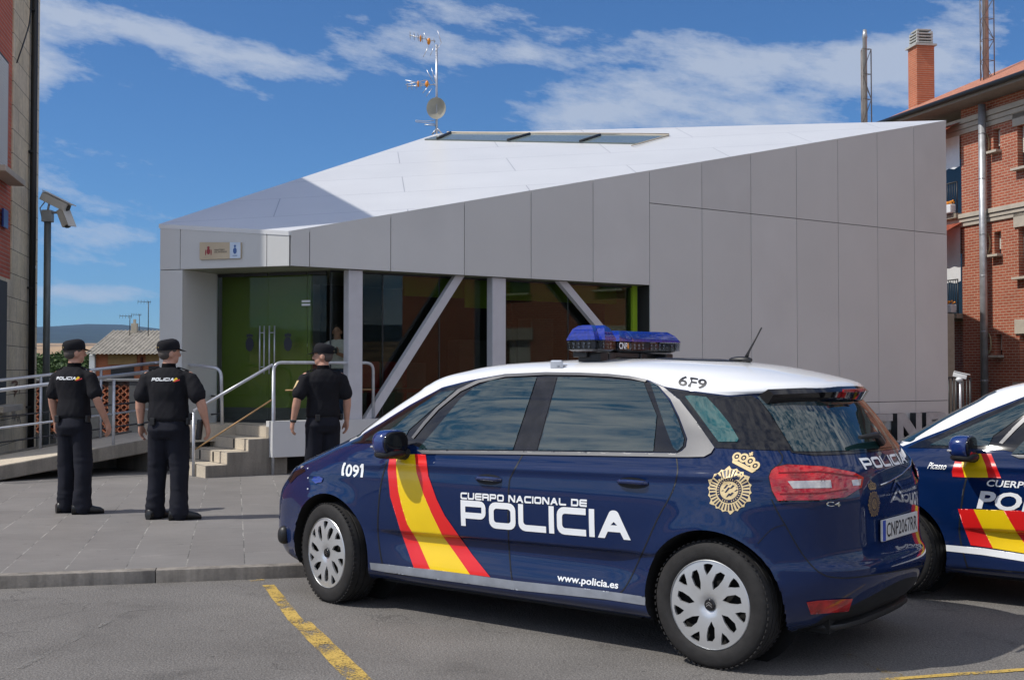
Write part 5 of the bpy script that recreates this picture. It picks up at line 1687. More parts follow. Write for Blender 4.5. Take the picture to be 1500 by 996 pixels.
def make_wheel(parent, loc, face=1, steer=0.):
    w_ = bpy.data.objects.new('wheel', None); COL.objects.link(w_); w_.parent = parent; w_.location = loc
    w_.rotation_euler = (0, 0, R(steer) + (0 if face > 0 else PI)); w_.empty_display_size = .1
    prof = [(.205, -.10), (.225, -.105), (.27, -.112), (.300, -.106), (.318, -.092), (.3255, -.075)]
    for y0 in (-.045, 0., .045): prof += [(.3262, y0 - .006), (.319, y0 - .004), (.319, y0 + .004), (.3262, y0 + .006)]
    prof += [(.3255, .075), (.319, .091), (.312, .100), (.300, .106), (.285, .110), (.262, .112), (.245, .109), (.232, .103), (.225, .096), (.205, .09)]
    bm = BM(); N = 72
    rg = [[bm.verts.new((r * math.cos(2 * PI * k / N), y, r * math.sin(2 * PI * k / N))) for k in range(N)] for r, y in prof]
    for a, b in zip(rg, rg[1:]):
        for k in range(N): bm.faces.new((a[k], a[(k + 1) % N], b[(k + 1) % N], b[k]))
    bmesh.ops.recalc_face_normals(bm, faces=bm.faces[:])
    # flatten the contact a little
    for v in bm.verts:
        if v.co.z < -.3245: v.co.z = -.3245
    ty = obj('tyre', bm, M_TYRE, w_, smooth=True, angle=40)
    # shallow tread blocks on the shoulders
    for y0 in (-.088, .088):
        bm = BM()
        for k in range(64): box(bm, (.3235, y0, 0), (.006, .02, .016), Matrix.Rotation(-2 * PI * k / 64, 4, 'Y'))
        obj('tread_blocks', bm, M_TYRE, ty)
    bm = BM()
    rg = [[bm.verts.new((r * math.cos(2 * PI * k / 48), y, r * math.sin(2 * PI * k / 48))) for k in range(48)] for r, y in ((.215, .085), (.21, .05), (.19, .045), (.03, .045))]
    for a, b in zip(rg, rg[1:]):
        for k in range(48): bm.faces.new((a[k], a[(k + 1) % 48], b[(k + 1) % 48], b[k]))
    obj('brake_well', bm, M_ARCH, w_)
    # cover with seven pairs of twisted spokes
    def pol(r, a): 
        a += .22 * (r / .22)
        return (r * math.cos(a), r * math.sin(a))
    loops = [[pol(.2255, 2 * PI * k / 84) for k in range(84)]]
    for i in range(7):
        a0 = 2 * PI * i / 7
        da = .14
        loops.append([pol(.082, a0 - .02), pol(.118, a0 - da * 1.25), pol(.165, a0 - da * 1.05), pol(.186, a0 - da * .35), pol(.186, a0 + da * .75), pol(.160, a0 + da * 1.1), pol(.118, a0 + da * 1.1)])
        b0 = a0 + PI / 7
        loops.append([pol(.150, b0), pol(.178, b0 - .10), pol(.205, b0 - .135), pol(.209, b0 - .05), pol(.209, b0 + .05), pol(.205, b0 + .135), pol(.178, b0 + .10)])
    V, T = tri2d(loops, .016)
    def dish(x, z):
        r = math.hypot(x, z); return .098 + .010 * math.sin(min(1., r / .2255) * PI * .9) - .02 * max(0, (.055 - r) / .055) + (0 if r < .214 else -.0)
    bm = BM()
    a = [bm.verts.new((x, dish(x, z), z)) for x, z in V]
    for f in T:
        try: bm.faces.new([a[i] for i in f])
        except ValueError: pass
    bmesh.ops.recalc_face_normals(bm, faces=bm.faces[:])
    if sum(f.normal.y for f in bm.faces) < 0: bmesh.ops.reverse_faces(bm, faces=bm.faces[:])
    bmesh.ops.solidify(bm, geom=bm.faces[:], thickness=.012)
    obj('wheel_cover', bm, M_RIM, w_, smooth=True, angle=30)
    bm = BM(); tube(bm, [(0, .088, 0), (0, .101, 0), (0, .106, 0)], [.030, .030, .026], 20)
    hb = obj('hub_cap', bm, M_BLK, w_)
    bm = BM()
    for dz in (-.006, .006):
        bm.faces.new([bm.verts.new(q) for q in ((-.017, .1075, dz - .006), (0, .1075, dz + .006), (.017, .1075, dz - .006), (.017, .1075, dz - .001), (0, .1075, dz + .011), (-.017, .1075, dz - .001))])
    obj('chevron', bm, M_CHR, hb)
    bm = BM()
    rg = []
    for j, (r, y) in enumerate(((.2255, .0975), (.229, .102), (.225, .106))): rg.append([bm.verts.new((r * math.cos(2 * PI * k / 60), y, r * math.sin(2 * PI * k / 60))) for k in range(60)])
    for a, b in zip(rg, rg[1:]):
        for k in range(60): bm.faces.new((a[k], a[(k + 1) % 60], b[(k + 1) % 60], b[k]))
    obj('rim_edge', bm, M_RIM, w_, smooth=True)
    return w_

def superell(bm, c, r, n=3., seg=20, rings=12, M=None):
    """rounded box like blob"""
    res = bmesh.ops.create_uvsphere(bm, u_segments=seg, v_segments=rings, radius=1)
    for v in res['verts']:
        p = v.co; s_ = (abs(p.x) ** n + abs(p.y) ** n + abs(p.z) ** n) ** (-1 / n)
        q = Vector((p.x * s_ * r[0], p.y * s_ * r[1], p.z * s_ * r[2]))
        if M is not None: q = M @ q
        v.co = q + Vector(c)
        for f in v.link_faces: f.smooth = True

# ---- first car
car1 = thing('police_car', 'blue police car with white roof, blue light bar and registration plate, nearest the camera', 'car', C1O, CROT, 'police cars')
body1 = make_body(car1)
bvh = make_bvh(body1)
D1 = Draper(bvh, car_mat(C1O))
# white / blue border from the picture
bp_ = []
for px_, py_ in ((511, 647), (535, 633), (560, 618), (600, 593), (648, 567), (690, 556.5), (740, 547.5), (800, 545), (850, 545.5), (893, 547.5), (925, 551), (949, 556), (973, 566), (1000, 570.5), (1027, 574), (1067, 579), (1107, 576)):
    h = D1.px(px_, py_)
    if h: bp_.append((h[0].x, h[0].z))
bp_ += [(-.22, 1.398), (-.8, 1.398)]
fx = max(p[0] for p in bp_)
bp_ += [(fx + .05, 1.065), (fx + .12, 1.7)]
bp_ = sorted(set(bp_))
cv = PCURVE.mapping.curves[0]
pts_ = [(-1., bp_[0][1])] + bp_ + [(4., 1.7)]
last = -9
cl_ = []
for x_, z_ in pts_:
    if x_ - last > .02: cl_.append((x_, z_)); last = x_
cv.points[0].location = ((cl_[0][0] + 1) / 5, cl_[0][1] / 2); cv.points[1].location = ((cl_[-1][0] + 1) / 5, cl_[-1][1] / 2)
for x_, z_ in cl_[1:-1]: cv.points.new((x_ + 1) / 5, z_ / 2)
for p_ in cv.points: p_.handle_type = 'VECTOR'
PCURVE.mapping.update()

shared = []   # parts both cars have
def S(o): shared.append(o); return o
PXs = .9 * 1.0
# side glasshouse: black base, silver trim, panes
ST = 7.
def dp(name, pts, mat, off, step=ST, parent=car1, mirror=True, loops=None):
    return drape(name, loops or [pts], mat, parent, D1.px, off, step, mirror)
dp('door_frame', [(513, 649.5), (535, 636.5), (560, 621), (600, 596.5), (648, 569.5), (690, 559), (740, 549.8), (800, 547.5), (850, 548), (893, 550), (925, 553.5), (949, 558.5), (960, 566), (981, 587), (994, 611), (1006, 642), (1004, 655), (993, 663), (962, 662), (880, 661), (750, 660), (626, 659), (606, 652), (575, 650)], M_BLK, .0030)
# rear quarter in gloss black up to the tailgate
dp('rear_quarter_panel', [(975, 568), (1000, 572), (1027, 576), (1067, 581), (1100, 579), (1118, 590), (1135, 615), (1150, 638), (1160, 659), (1140, 660), (1090, 658), (1048, 656), (1020, 617), (996, 585)], M_BLK, .0030)
# silver trim: upper strip, C-shaped band, lower strip
up_o = [(604, 641), (622, 618), (640, 598), (672, 571), (700, 558), (740, 549.2), (800, 546.6), (850, 547.2), (893, 549.2), (925, 552.5), (949, 557.5)]
up_i = [(607, 643), (625, 621), (644, 600), (676, 574), (703, 561.5), (741, 553.2), (800, 550.4), (850, 551), (893, 552.8), (925, 556), (946, 560.5)]
dp('window_trim', up_o + up_i[::-1], M_SLV, .0090)
cs = [(949, 557.5), (973, 568), (996, 586), (1021, 618), (1047, 656), (1042, 664), (1032, 669.5), (1010, 670), (992, 670), (992, 665), (1000, 661), (1006, 655), (1008, 643), (996, 611), (983, 585), (965, 565.5)]
dp('pillar_trim', cs, M_SLV, .0090)
dp('sill_trim', [(612, 659.8), (752, 661), (880, 662.8), (992, 664.5), (992, 670), (880, 668), (750, 666), (620, 664.8)], M_SLV, .0092)
dp('front_quarter_glass', [(535, 645.5), (560, 628), (600, 603.5), (648, 575), (668, 572), (632, 602), (600, 630), (592, 646), (570, 646.5)], M_GLS, .0070)
dp('front_window', [(613, 658.5), (640, 627), (675, 585), (694, 569), (721, 557.5), (750, 554.5), (787, 553.5), (752, 659.3)], M_GLS, .0070)
dp('rear_window', [(818, 553.5), (860, 554), (893, 556), (930, 559), (944, 561), (948, 572), (963, 609), (958, 661.3), (880, 660.8), (789, 659.8)], M_GLS, .0070)
dp('pillar_glass', [(953, 560), (963, 565), (981, 588), (993, 613), (1003, 643), (1001, 654), (993, 661), (987, 656), (972, 617)], M_GLS, .0070)
dp('quarter_glass', [(1004, 581), (1012, 579.5), (1035, 582), (1053, 601), (1069, 621), (1082, 643), (1080, 647.5), (1053, 647.5), (1043, 634), (1024, 608)], plain('quarter_glass_green', (.02, .09, .085), .03, 0, .5, 5, .6, ior=1.9), .0070)
dp('pillar_cover', [(788, 553.8), (816, 553.8), (787, 660), (754, 660)], plain('pillar_black', (.012, .012, .015), .12, 0, .5, 14, .5), .0050)
# windscreen, rear window
drape('windscreen', [[(-.69, 1.075), (.69, 1.075), (.60, 1.30), (.54, 1.44), (0, 1.462), (-.54, 1.44), (-.60, 1.30)]], M_GLS, car1, D1.front, .003, .05)
drape('bonnet_cowl', [[(-.66, 1.035), (.66, 1.035), (.66, 1.068), (-.66, 1.068)]], M_BLK, car1, D1.front, .003, .05)
dp('tailgate_glass', [(1108, 581), (1140, 577), (1200, 575), (1236, 577), (1262, 600), (1290, 632), (1307, 655), (1255, 660), (1200, 662), (1162, 661.5), (1146, 635), (1128, 606)], M_GLS, .0062, 7, mirror=False)
drape('tailgate_glass_edge', [[(-.66, 1.10), (-.58, 1.085), (.58, 1.085), (.66, 1.10), (.64, 1.24), (.60, 1.375), (-.60, 1.375), (-.64, 1.24)]], M_BLK, car1, D1.rear, .0030, .03)
# spoiler: dark underside blade with brake light
bm = BM()
N = 20; A = []; B = []; Cc = []; Dd = []
for i in range(N + 1):
    y = -.60 + 1.20 * i / N; k = (y / .60) ** 2
    xe_ = -.405 + .19 * k ** 1.15; 
    A.append(bm.verts.new((xe_ + .02, y, 1.432 - .012 * k))); B.append(bm.verts.new((xe_ - .012, y, 1.405 - .012 * k)))
    Cc.append(bm.verts.new((xe_ + .02, y, 1.355 - .010 * k))); Dd.append(bm.verts.new((-.10, y, 1.36)))
for i in range(N):
    for P_, Q_ in ((A, B), (B, Cc), (Cc, Dd), (Dd, A)): bm.faces.new((P_[i], P_[i + 1], Q_[i + 1], Q_[i]))
bm.faces.new((A[0], B[0], Cc[0], Dd[0])); bm.faces.new((A[N], Dd[N], Cc[N], B[N]))
bmesh.ops.recalc_face_normals(bm, faces=bm.faces[:])
spo = obj('spoiler', bm, M_BLK, car1, smooth=True, angle=40)
bm = BM(); box(bm, (-.417, 0, 1.408), (.012, .30, .018), bev=.003); obj('brake_light', bm, M_LENSR, spo)

# shut lines
gap = 1.9
def dline(pts, nm='shut_line', w_=gap, mirror=True, m_=M_GAP, off=.0012, st_=8):
    return dp(nm, None, m_, off, st_, loops=line_poly(smooth_pts(pts, 4), w_), mirror=mirror)
dline([(566.7, 676), (557.5, 713), (553.5, 767), (557, 809), (563, 837)])
dline([(766, 666), (750, 695), (745.5, 713), (744.5, 772), (748, 831), (752, 860)])
dline([(991, 671), (992.5, 692), (984, 722), (964, 758), (940.5, 810.6), (923, 848), (911, 866), (898, 875), (885, 877.5)])
dline([(563, 838), (650, 849), (752, 861), (885, 877.5)])
dline([(1140, 660), (1146, 668), (1143, 678), (1133, 687)])
dline([(1130, 731), (1138, 748), (1151, 770), (1175, 811), (1199, 837), (1223, 845.5), (1264, 844), (1347, 829), (1366, 818)], mirror=False)
dline([(1110, 796), (1130, 775), (1150, 768)], w_=1.2)
dline([(541, 655), (556, 668), (566, 674)], w_=1.2) if False else None
# reflective band
dp('lower_band', [(542, 823.5), (563, 825.5), (650, 836), (749, 849.5), (850, 860.5), (905, 867.5), (945, 873.5), (945, 886), (885, 877), (760, 864), (650, 849.5), (563, 837), (543.5, 833.5)], M_BAND, .0030, 6)
# flag stripes
dp('red_stripe', [(576, 666), (570.7, 673), (568.5, 689), (572, 727), (586.7, 775), (597, 804), (606.7, 831), (630.7, 833.5), (613, 793), (597, 767), (589, 741), (584, 719), (581, 690), (581, 666)], M_RED, .0036, 5)
dp('yellow_stripe', [(581, 666), (581, 690), (584, 719), (589, 741), (597, 767), (613, 793), (630.7, 833.5), (689, 841), (666.7, 809), (648, 783), (632, 750), (621, 724), (610.7, 692), (608, 665.3)], M_YEL, .0036, 5)
dp('red_stripe', [(608, 665.3), (610.7, 692), (621, 724), (632, 750), (648, 783), (666.7, 809), (689, 841), (718.7, 844.8), (706, 829), (693, 813), (669, 779), (652, 755), (640, 731), (628, 697), (624, 665.6)], M_RED, .0036, 5)
SHARED_BEFORE_TEXT = None

def side_text(name, loops_or_vt, mat, parent, l0, z0, off=.0036, sgn=1, D=D1, slope=0.):
    """x runs towards the rear of the car on its left side"""
    if isinstance(loops_or_vt, tuple): V, T = loops_or_vt
    else: V, T = tri2d(loops_or_vt, .03)
    fn = (lambda x, y: D.side(l0 - x, z0 + y + slope * x)) if sgn > 0 else (lambda x, y: D.side(l0 + x, z0 + y, -1))
    vs, fs = patch_vt(V, T, fn, off)
    o = obj(name, (vs, fs), mat, parent); fixn(o.data); return o
def split_word(txt, h, w_, s_, t_, gap_, total, shear=0.):
    lp, W = word(txt, h, w_, s_, t_, gap_, shear); k = total / W
    return [[(a * k, b) for a, b in l] for l in lp]
def word_groups(loops):
    out = []; mx = -9
    for l in sorted(loops, key=lambda l: min(p[0] for p in l)):
        a = min(p[0] for p in l)
        if a - mx > .022: out.append([])
        out[-1].append(l); mx = max(mx, max(p[0] for p in l))
    return out
# lettering on the near side and on the far side
for sgn, l0p, l0c, l0w, l0n in ((1, 1.637, 1.637, .957, 2.672), (-1, .454, .80, .55, 2.456)):
    lp = split_word('POLICIA', .152, .17, .031, .036, .018, 1.185)
    side_text('police_lettering', lp, M_WHT, car1, l0p, .600 if sgn > 0 else .61, sgn=sgn, slope=.014 if sgn > 0 else 0)
    lp = split_word('CUERPO NACIONAL DE', .040, .050, .010, .010, .006, .905)
    for wd in word_groups(lp): side_text('small_lettering', wd, M_WHT, car1, l0c, .757, sgn=sgn, slope=.018 if sgn > 0 else 0)
    V, Fc = font_loops('www.policia.es', .052, .0012, .98)
    wv = max(v[0] for v in V)
    side_text('web_lettering', ([(a * .405 / wv, b) for a, b in V], Fc), M_WHT, car1, l0w, .345, sgn=sgn)
    V, Fc = font_loops('09', .106, .0025, .80)
    wv = max(v[0] for v in V) * 1.42
    ph = [(0, .0), (.022, 0), (.022, .014), (.014, .02), (.011, .04), (.014, .062), (.022, .068), (.022, .082), (.0, .082), (-.008, .06), (-.01, .04), (-.008, .02)]
    V2, F2 = tri2d([ph], .05); b0 = len(V); V = [(.035 + a * .185 / wv, b) for a, b in V] + [(a + .004, b) for a, b in V2]; Fc = list(Fc) + [tuple(i + b0 for i in f) for f in F2]
    V3, F3 = tri2d([[(.185, 0), (.207, 0), (.207, .084), (.188, .084), (.172, .070), (.172, .056), (.185, .062)]], .05); b0 = len(V); V = V + V3; Fc = Fc + [tuple(i + b0 for i in f) for f in F3]
    side_text('number_lettering', (V, Fc), M_WHT, car1, l0n, .838, sgn=sgn)
V, Fc = font_loops('6F9', .115, .0015, 1.05)
r0 = D1.px(993, 563)[0]
# roof edge code follows the slope of the roof side
def roofcode(x, y):
    return D1.px(992 + x * 235 + y * 45, 563.5 + x * 38 - y * 165)
vs, fs = patch_vt([(a, b) for a, b in V], Fc, roofcode, .003)
obj('roof_code', (vs, fs), M_TXT, car1)
# roof roundel
def ring2(cx, cy, r0_, r1_, n=40): return [[(cx + r1_ * math.cos(2 * PI * k / n), cy + r1_ * math.sin(2 * PI * k / n)) for k in range(n)], [(cx + r0_ * math.cos(2 * PI * k / n), cy + r0_ * math.sin(2 * PI * k / n)) for k in range(n)]]
drape('roof_roundel', ring2(.52, .02, .15, .27), M_TXT, car1, D1.top, .003, .06)
for y0 in (-.05, .05):
    drape('roof_roundel', [[(.52 - .05, y0 - .02), (.52 + .05, y0 - .02), (.52 + .05, y0 + .02), (.52 - .05, y0 + .02)]], M_TXT, car1, D1.top, .003, .06)

# badge on the rear wing
def badge(parent, mapfn, gold, navy, off=.003):
    """local badge coordinates: radius 1 for the rays"""
    outer = []
    NR = 18
    for k in range(NR * 3):
        a = 2 * PI * k / (NR * 3); r = (1.0, .93, .93)[k % 3] if (k // 3) % 3 else (1.08, 1.0, .92)[k % 3]
        outer.append((r * math.cos(a), r * math.sin(a)))
    V, T = tri2d([outer], .35); vs, fs = patch_vt(V, T, mapfn, off); a_ = obj('badge', (vs, fs), gold, parent); fixn(a_.data)
    # dark wedges between rays, dark ring, crown arches
    bmv = []; bmf = []
    def addl(loops, st_, o_, acc):
        V, T = tri2d(loops, st_); vs, fs = patch_vt(V, T, mapfn, o_); b = len(acc[0]); acc[0].extend(vs); acc[1].extend([tuple(i + b for i in f) for f in fs])
    dark = ([], [])
    for k in range(34):
        a = 2 * PI * (k + .5) / 34; w1 = .050 if k % 4 else .085; w0 = w1 * .55
        addl([[(.62 * math.cos(a - w0), .62 * math.sin(a - w0)), (.90 * math.cos(a - w1 * .75), .90 * math.sin(a - w1 * .75)), (.90 * math.cos(a + w1 * .75), .90 * math.sin(a + w1 * .75)), (.62 * math.cos(a + w0), .62 * math.sin(a + w0))]], .4, off + .0012, dark)
    addl(ring2(0, 0, .42, .56, 36), .3, off + .0012, dark)
    for (x0, y0, x1, y1) in ((-.26, -.05, -.19, .20), (-.13, -.18, -.06, .12), (.0, .08, .07, .30), (.12, -.22, .19, .0), (-.30, -.2, -.24, -.1), (.24, .05, .30, .2), (-.12, .2, -.04, .32), (.02, -.33, .08, -.1), (.2, .22, .27, .30)):
        addl([[(x0, y0), (x1, y0 + .05), (x1 + .06, y1), (x0 + .04, y1 - .02)]], .4, off + .0012, dark)
    b_ = obj('badge_detail', dark, navy, a_); fixn(b_.data)
    # letters round the ring as little gold ticks
    tk = ([], [])
    for k in range(30):
        a = 2 * PI * k / 30
        if k in (20, 21, 25): continue
        addl([[(.455 * math.cos(a - .03), .455 * math.sin(a - .03)), (.53 * math.cos(a - .03), .53 * math.sin(a - .03)), (.53 * math.cos(a + .04), .53 * math.sin(a + .04)), (.455 * math.cos(a + .02), .455 * math.sin(a + .02))]], .4, off + .0022, tk)
    c_ = obj('badge_lettering', tk, gold, a_); fixn(c_.data)
    # crown
    cr = ([], [])
    addl([[(-.52, 1.10), (.52, 1.10), (.60, 1.26), (-.60, 1.26)]], .4, off, cr)
    for cx, cy, r in ((-.50, 1.40, .19), (-.20, 1.48, .20), (.13, 1.48, .20), (.44, 1.40, .19)):
        addl(ring2(cx, cy, r * .55, r, 18), .3, off + .0006 * (1 + abs(cx)), cr)
        addl([[(cx + r * .28 * math.cos(q), cy + r * .28 * math.sin(q)) for q in [2 * PI * i / 8 for i in range(8)]]], .4, off, cr)
    addl([[(-.08, 1.66), (.0, 1.66), (.0, 1.71), (.05, 1.71), (.05, 1.77), (.0, 1.77), (.0, 1.84), (-.08, 1.84), (-.08, 1.77), (-.13, 1.77), (-.13, 1.71), (-.08, 1.71)]], .5, off, cr)
    d_ = obj('badge_crown', cr, gold, a_); fixn(d_.data)
    return a_
h = D1.px(1068, 718)
BR_ = R(-24)
def brot(x, y): return (x * math.cos(BR_) - y * math.sin(BR_), x * math.sin(BR_) + y * math.cos(BR_))
badge(car1, lambda x, y: D1.side(h[0].x - .112 * brot(x, y)[0], h[0].z + .112 * brot(x, y)[1]), M_GOLD, M_NAVY)
badge(car1, lambda x, y: D1.side(h[0].x + .112 * x, h[0].z + .112 * y, -1), M_GOLD, M_NAVY)

# tail lamps
TL = [(1126.5, 699), (1130, 690), (1136, 685), (1153, 681.5), (1206, 684.5), (1249, 692.5), (1263, 699.5), (1260, 714), (1237, 728), (1201, 732), (1139, 733), (1131, 719)]
tl = dp('tail_lamp', TL, M_LENSR, .010, 10, mirror=True)
dp('tail_lamp_rim', [(a + (a - 1190) * .02, b + (b - 707) * .07) for a, b in TL], M_BLK, .004, 10)
dp('reversing_lens', [(1153, 705), (1215, 704), (1216.5, 715), (1161, 716)], M_LENSC, .0118, 10)
dp('reversing_lens', [(1245, 704), (1259, 702), (1258, 711), (1247, 712)], M_LENSC, .0118, 10)
dp('lens_ribs', None, plain('dark_red', (.16, .002, .004), .2), .0112, 10, loops=line_poly([(1140, 694), (1200, 692), (1255, 699)], 2.2) )
dp('lens_ribs', None, plain('dark_red', (.16, .002, .004), .2), .0112, 10, loops=line_poly([(1142, 724), (1200, 723), (1240, 717)], 2.2) )
dp('rear_fog_lamp', [(1181, 881), (1196, 878.5), (1248, 875.5), (1242, 894), (1187, 898.5)], M_LENSR, .006, 8)
# lower bumper in satin black
bm = BM(); superell(bm, (-.44, 0, .215), (.13, .56, .035), 3., 24, 10); obj('bumper_lip', bm, MT['black'], car1, True)
# plate
hp = D1.px(1309, 770)[0]
V, T = tri2d([rrect(-.26, -.055, .26, .055, .012)], .07)
xpl = D1.rear(hp.y, hp.z)[0].x
YC = 0.0
zc_ = .688
bm = BM()
xpl = min(D1.rear(YC - .26, zc_)[0].x, D1.rear(YC + .26, zc_)[0].x, D1.rear(YC, zc_)[0].x)
MP = Matrix.Translation((xpl - .012, YC, zc_)) @ Matrix.Rotation(R(0), 4, 'Z')
def rr_(y, z, dx=0.): return MP @ Vector((-dx, -y, z))
box(bm, (0, 0, 0), (.012, .52, .112), MP, bev=.004)
plate = obj('number_plate', bm, M_PLATE, car1)
bm = BM(); bm.faces.new([bm.verts.new(rr_(y, z, .0066)) for y, z in ((-.257, -.053), (-.215, -.053), (-.215, .053), (-.257, .053))]); obj('plate_band', bm, M_EU, plate)
V, Fc = font_loops('CNP2067RR', .105, .0008, .62)
wv = max(v[0] for v in V); bm = BM(); flat(bm, V, Fc, lambda x, y: rr_(-.205 + x * .45 / wv, -.037 + y, .0068)); obj('plate_number', bm, M_TXT, plate)
# word, maker's marks and badge on the tailgate
lp = split_word('POLICIA', .070, .085, .015, .016, .010, .60)
V, T = tri2d(lp, .05)
vs, fs = patch_vt(V, T, lambda x, y: D1.rear(.315 - x, 1.005 + y * .8 - .0), .003)
o_ = obj('tailgate_lettering', (vs, fs), M_WHT, car1); fixn(o_.data)
V, Fc = font_loops('C4', .075, .001, 1.5)
vs, fs = patch_vt(V, Fc, lambda x, y: D1.px(1209 + x * 160, 741 - y * 130 + x * 6), .004)
o_ = obj('model_mark', (vs, fs), M_CHR, car1); fixn(o_.data)
for dz in (0, .045):
    drape('chevron_mark', [[(-.075, .83 + dz), (0., .875 + dz), (.075, .83 + dz), (.075, .845 + dz), (0., .895 + dz), (-.075, .845 + dz)]], M_CHR, car1, lambda y, z: D1.rear(y - .0, z), .006, .06)
def bm_badge(x, y): return D1.rear(.30 - .060 * x, .83 + .066 * y)
badge(car1, bm_badge, plain('dull_gold', (.30, .20, .10), .4), M_NAVY)
# wiper
bm = BM(); w0 = D1.rear(.0, 1.14)[0]; 
tube(bm, [w0 + Vector((-.03, 0, -.01)), w0 + Vector((-.05, .12, .035)), w0 + Vector((-.03, .30, .03))], [.024, .018, .010], 8)
obj('rear_wiper', bm, MT['black'], car1)
# chrome tailgate line
bm = BM(); P_ = [place(D1.rear(y, z), .006) for y, z in ((.22, .92), (.10, .93), (-.10, .955), (-.30, .985), (-.45, 1.01), (-.52, 1.05))]
tube(bm, P_, .004, 6); obj('tailgate_moulding', bm, M_CHR, car1)

# door handles
for px_, py_ in ((716, 702), (927, 707)):
    h = D1.px(px_, py_)[0]
    el_ = [(h.x + .10 * math.cos(2 * PI * k / 24), h.z + .030 * math.sin(2 * PI * k / 24)) for k in range(24)]
    for sg in (1, -1):
        o_ = drape('recess_shade_patch', [el_], M_GAP, car1, lambda x, z: D1.side(x, z, sg), .0025, .03)  # near-black patch: shade of the recess put into colour behind the handle
        bm = BM(); yy = D1.side(h.x, h.z, sg)[0].y + sg * .026
        tube(bm, bend([(h.x + .088, yy - sg * .028, h.z + .002), (h.x + .07, yy, h.z + .006), (h.x, yy + sg * .005, h.z + .008), (h.x - .07, yy, h.z + .006), (h.x - .088, yy - sg * .028, h.z + .002)], .03), .0125, 10)
        obj('door_handle', bm, plain('handle_paint', (.010, .022, .09), .12, 0, .02, coat=1.), o_, smooth=True)
# mirrors
for sg in (1, -1):
    m_c = Vector((2.13, sg * 1.0, 1.075))
    bm = BM(); superell(bm, m_c, (.085, .115, .080), 2.8, 28, 18)
    for v in bm.verts:
        if v.co.x < m_c.x - .045: v.co.x = m_c.x - .045 
    mm = obj('mirror', bm, plain('mirror_paint', (.010, .030, .150), .2, 0, .03, coat=1.), car1, True, 40)
    bm = BM(); superell(bm, m_c + Vector((-.048, 0, 0)), (.012, .105, .070), 3., 20, 12); obj('mirror_glass', bm, M_BLK, mm, True)
    bm = BM(); superell(bm, m_c + Vector((.0, 0, -.068)), (.078, .105, .030), 2.6, 24, 10); tube(bm, [m_c + Vector((.0, -sg * .06, -.06)), Vector((2.10, sg * .86, .995))], [.045, .035], 10)
    obj('mirror_base', bm, MT['black'], mm, True)
    bm = BM(); superell(bm, m_c + Vector((.058, sg * .045, -.022)), (.030, .062, .012), 2.6, 18, 8); obj('indicator', bm, M_LENSC, mm, True)
# head lamps, front intake, bumper pieces
for sg in (1, -1):
    hl = lambda y, z: D1.front(y * sg, z)
hpx = [(424, 690), (431, 682), (444, 674), (449, 676), (446, 683), (436, 690), (426, 696)]
dp('head_lamp', hpx, M_LENSC, .004, 8)
dp('lamp_surround', [(422, 702), (432, 690), (446, 686), (448, 690), (436, 697), (426, 708)], M_BLK, .003, 8)
drape('grille', [[(-.55, .68), (.55, .68), (.62, .72), (.60, .75), (-.60, .75), (-.62, .72)]], M_BLK, car1, D1.front, .003, .06)
drape('lower_intake', [[(-.55, .30), (.55, .30), (.62, .40), (.60, .52), (-.60, .52), (-.62, .40)]], M_ARCH, car1, D1.front, .003, .06)
dp('side_strobe', [(457, 702.5), (461, 698), (469, 697.5), (474, 700.5), (472, 706), (463, 708)], M_LENSB, .006, 5)
bm = BM(); q_ = D1.px(417, 783) or D1.px(421, 783) or D1.px(426, 783)
if q_: superell(bm, q_[0], (.045, .045, .062), 2.5); obj('bumper_guard', bm, MT['black'], car1, True)
for (px_, py_) in ((451, 686), (451.5, 700), (451, 716)):
    q_ = D1.px(px_, py_)
    if q_: bm = BM(); ellipsoid(bm, q_[0], (.006, .006, .006), 8, 6); obj('rivet', bm, M_WHT, car1)
# antenna
q_ = D1.top(.27, 0.)[0]
bm = BM(); superell(bm, q_ + Vector((.0, 0, .008)), (.075, .030, .022), 2.3, 16, 8); ab2 = obj('antenna_base', bm, MT['black'], car1, True)
bm = BM(); tube(bm, [q_ + Vector((-.03, 0, .01)), q_ + Vector((-.055, 0, .06)), q_ + Vector((-.135, 0, .195))], [.014, .007, .0045], 8); obj('antenna_rod', bm, MT['black'], ab2)
# light bar
zb = 1.630
POD = lambda g: [(1.17 + g, .52 + g), (.90 - g, .52 + g), (.92 - g, .30 - g), (1.18 + g, .30 - g)]
MAIN = lambda g: [(1.21 + g, .20 + g), (1.0 - g, .20 + g), (1.04 - g, 0), (.93 - g, -.50 - g), (1.16 + g, -.50 - g), (1.25 + g, 0)]
def bar_loft(name, layers, mat, parent, bar_poly, corner=.045):
    bm = BM(); rs = []
    for z, g in layers: rs.append([bm.verts.new((x, y, z)) for x, y in bar_poly(g)])
    n = len(rs[0])
    for a, b in zip(rs, rs[1:]):
        for k in range(n): bm.faces.new((a[k], a[(k + 1) % n], b[(k + 1) % n], b[k]))
    bm.faces.new(rs[0][::-1]); bm.faces.new(rs[-1]); bmesh.ops.recalc_face_normals(bm, faces=bm.faces[:])
    es = [e for e in bm.edges if abs(e.verts[0].co.z - e.verts[1].co.z) > .005]
    bmesh.ops.bevel(bm, geom=es, offset=corner, segments=4, affect='EDGES')
    return obj(name, bm, mat, parent, True, 35)
lbm = glass_mat('bar_clear_lens', (.75, .77, .80), 1.45)
M_TRAY = plain('led_tray', (.10, .10, .11), .4, .3)
lbr = bar_loft('light_bar', [(zb, -.03), (zb + .012, .0)], MT['dark'], car1, MAIN)
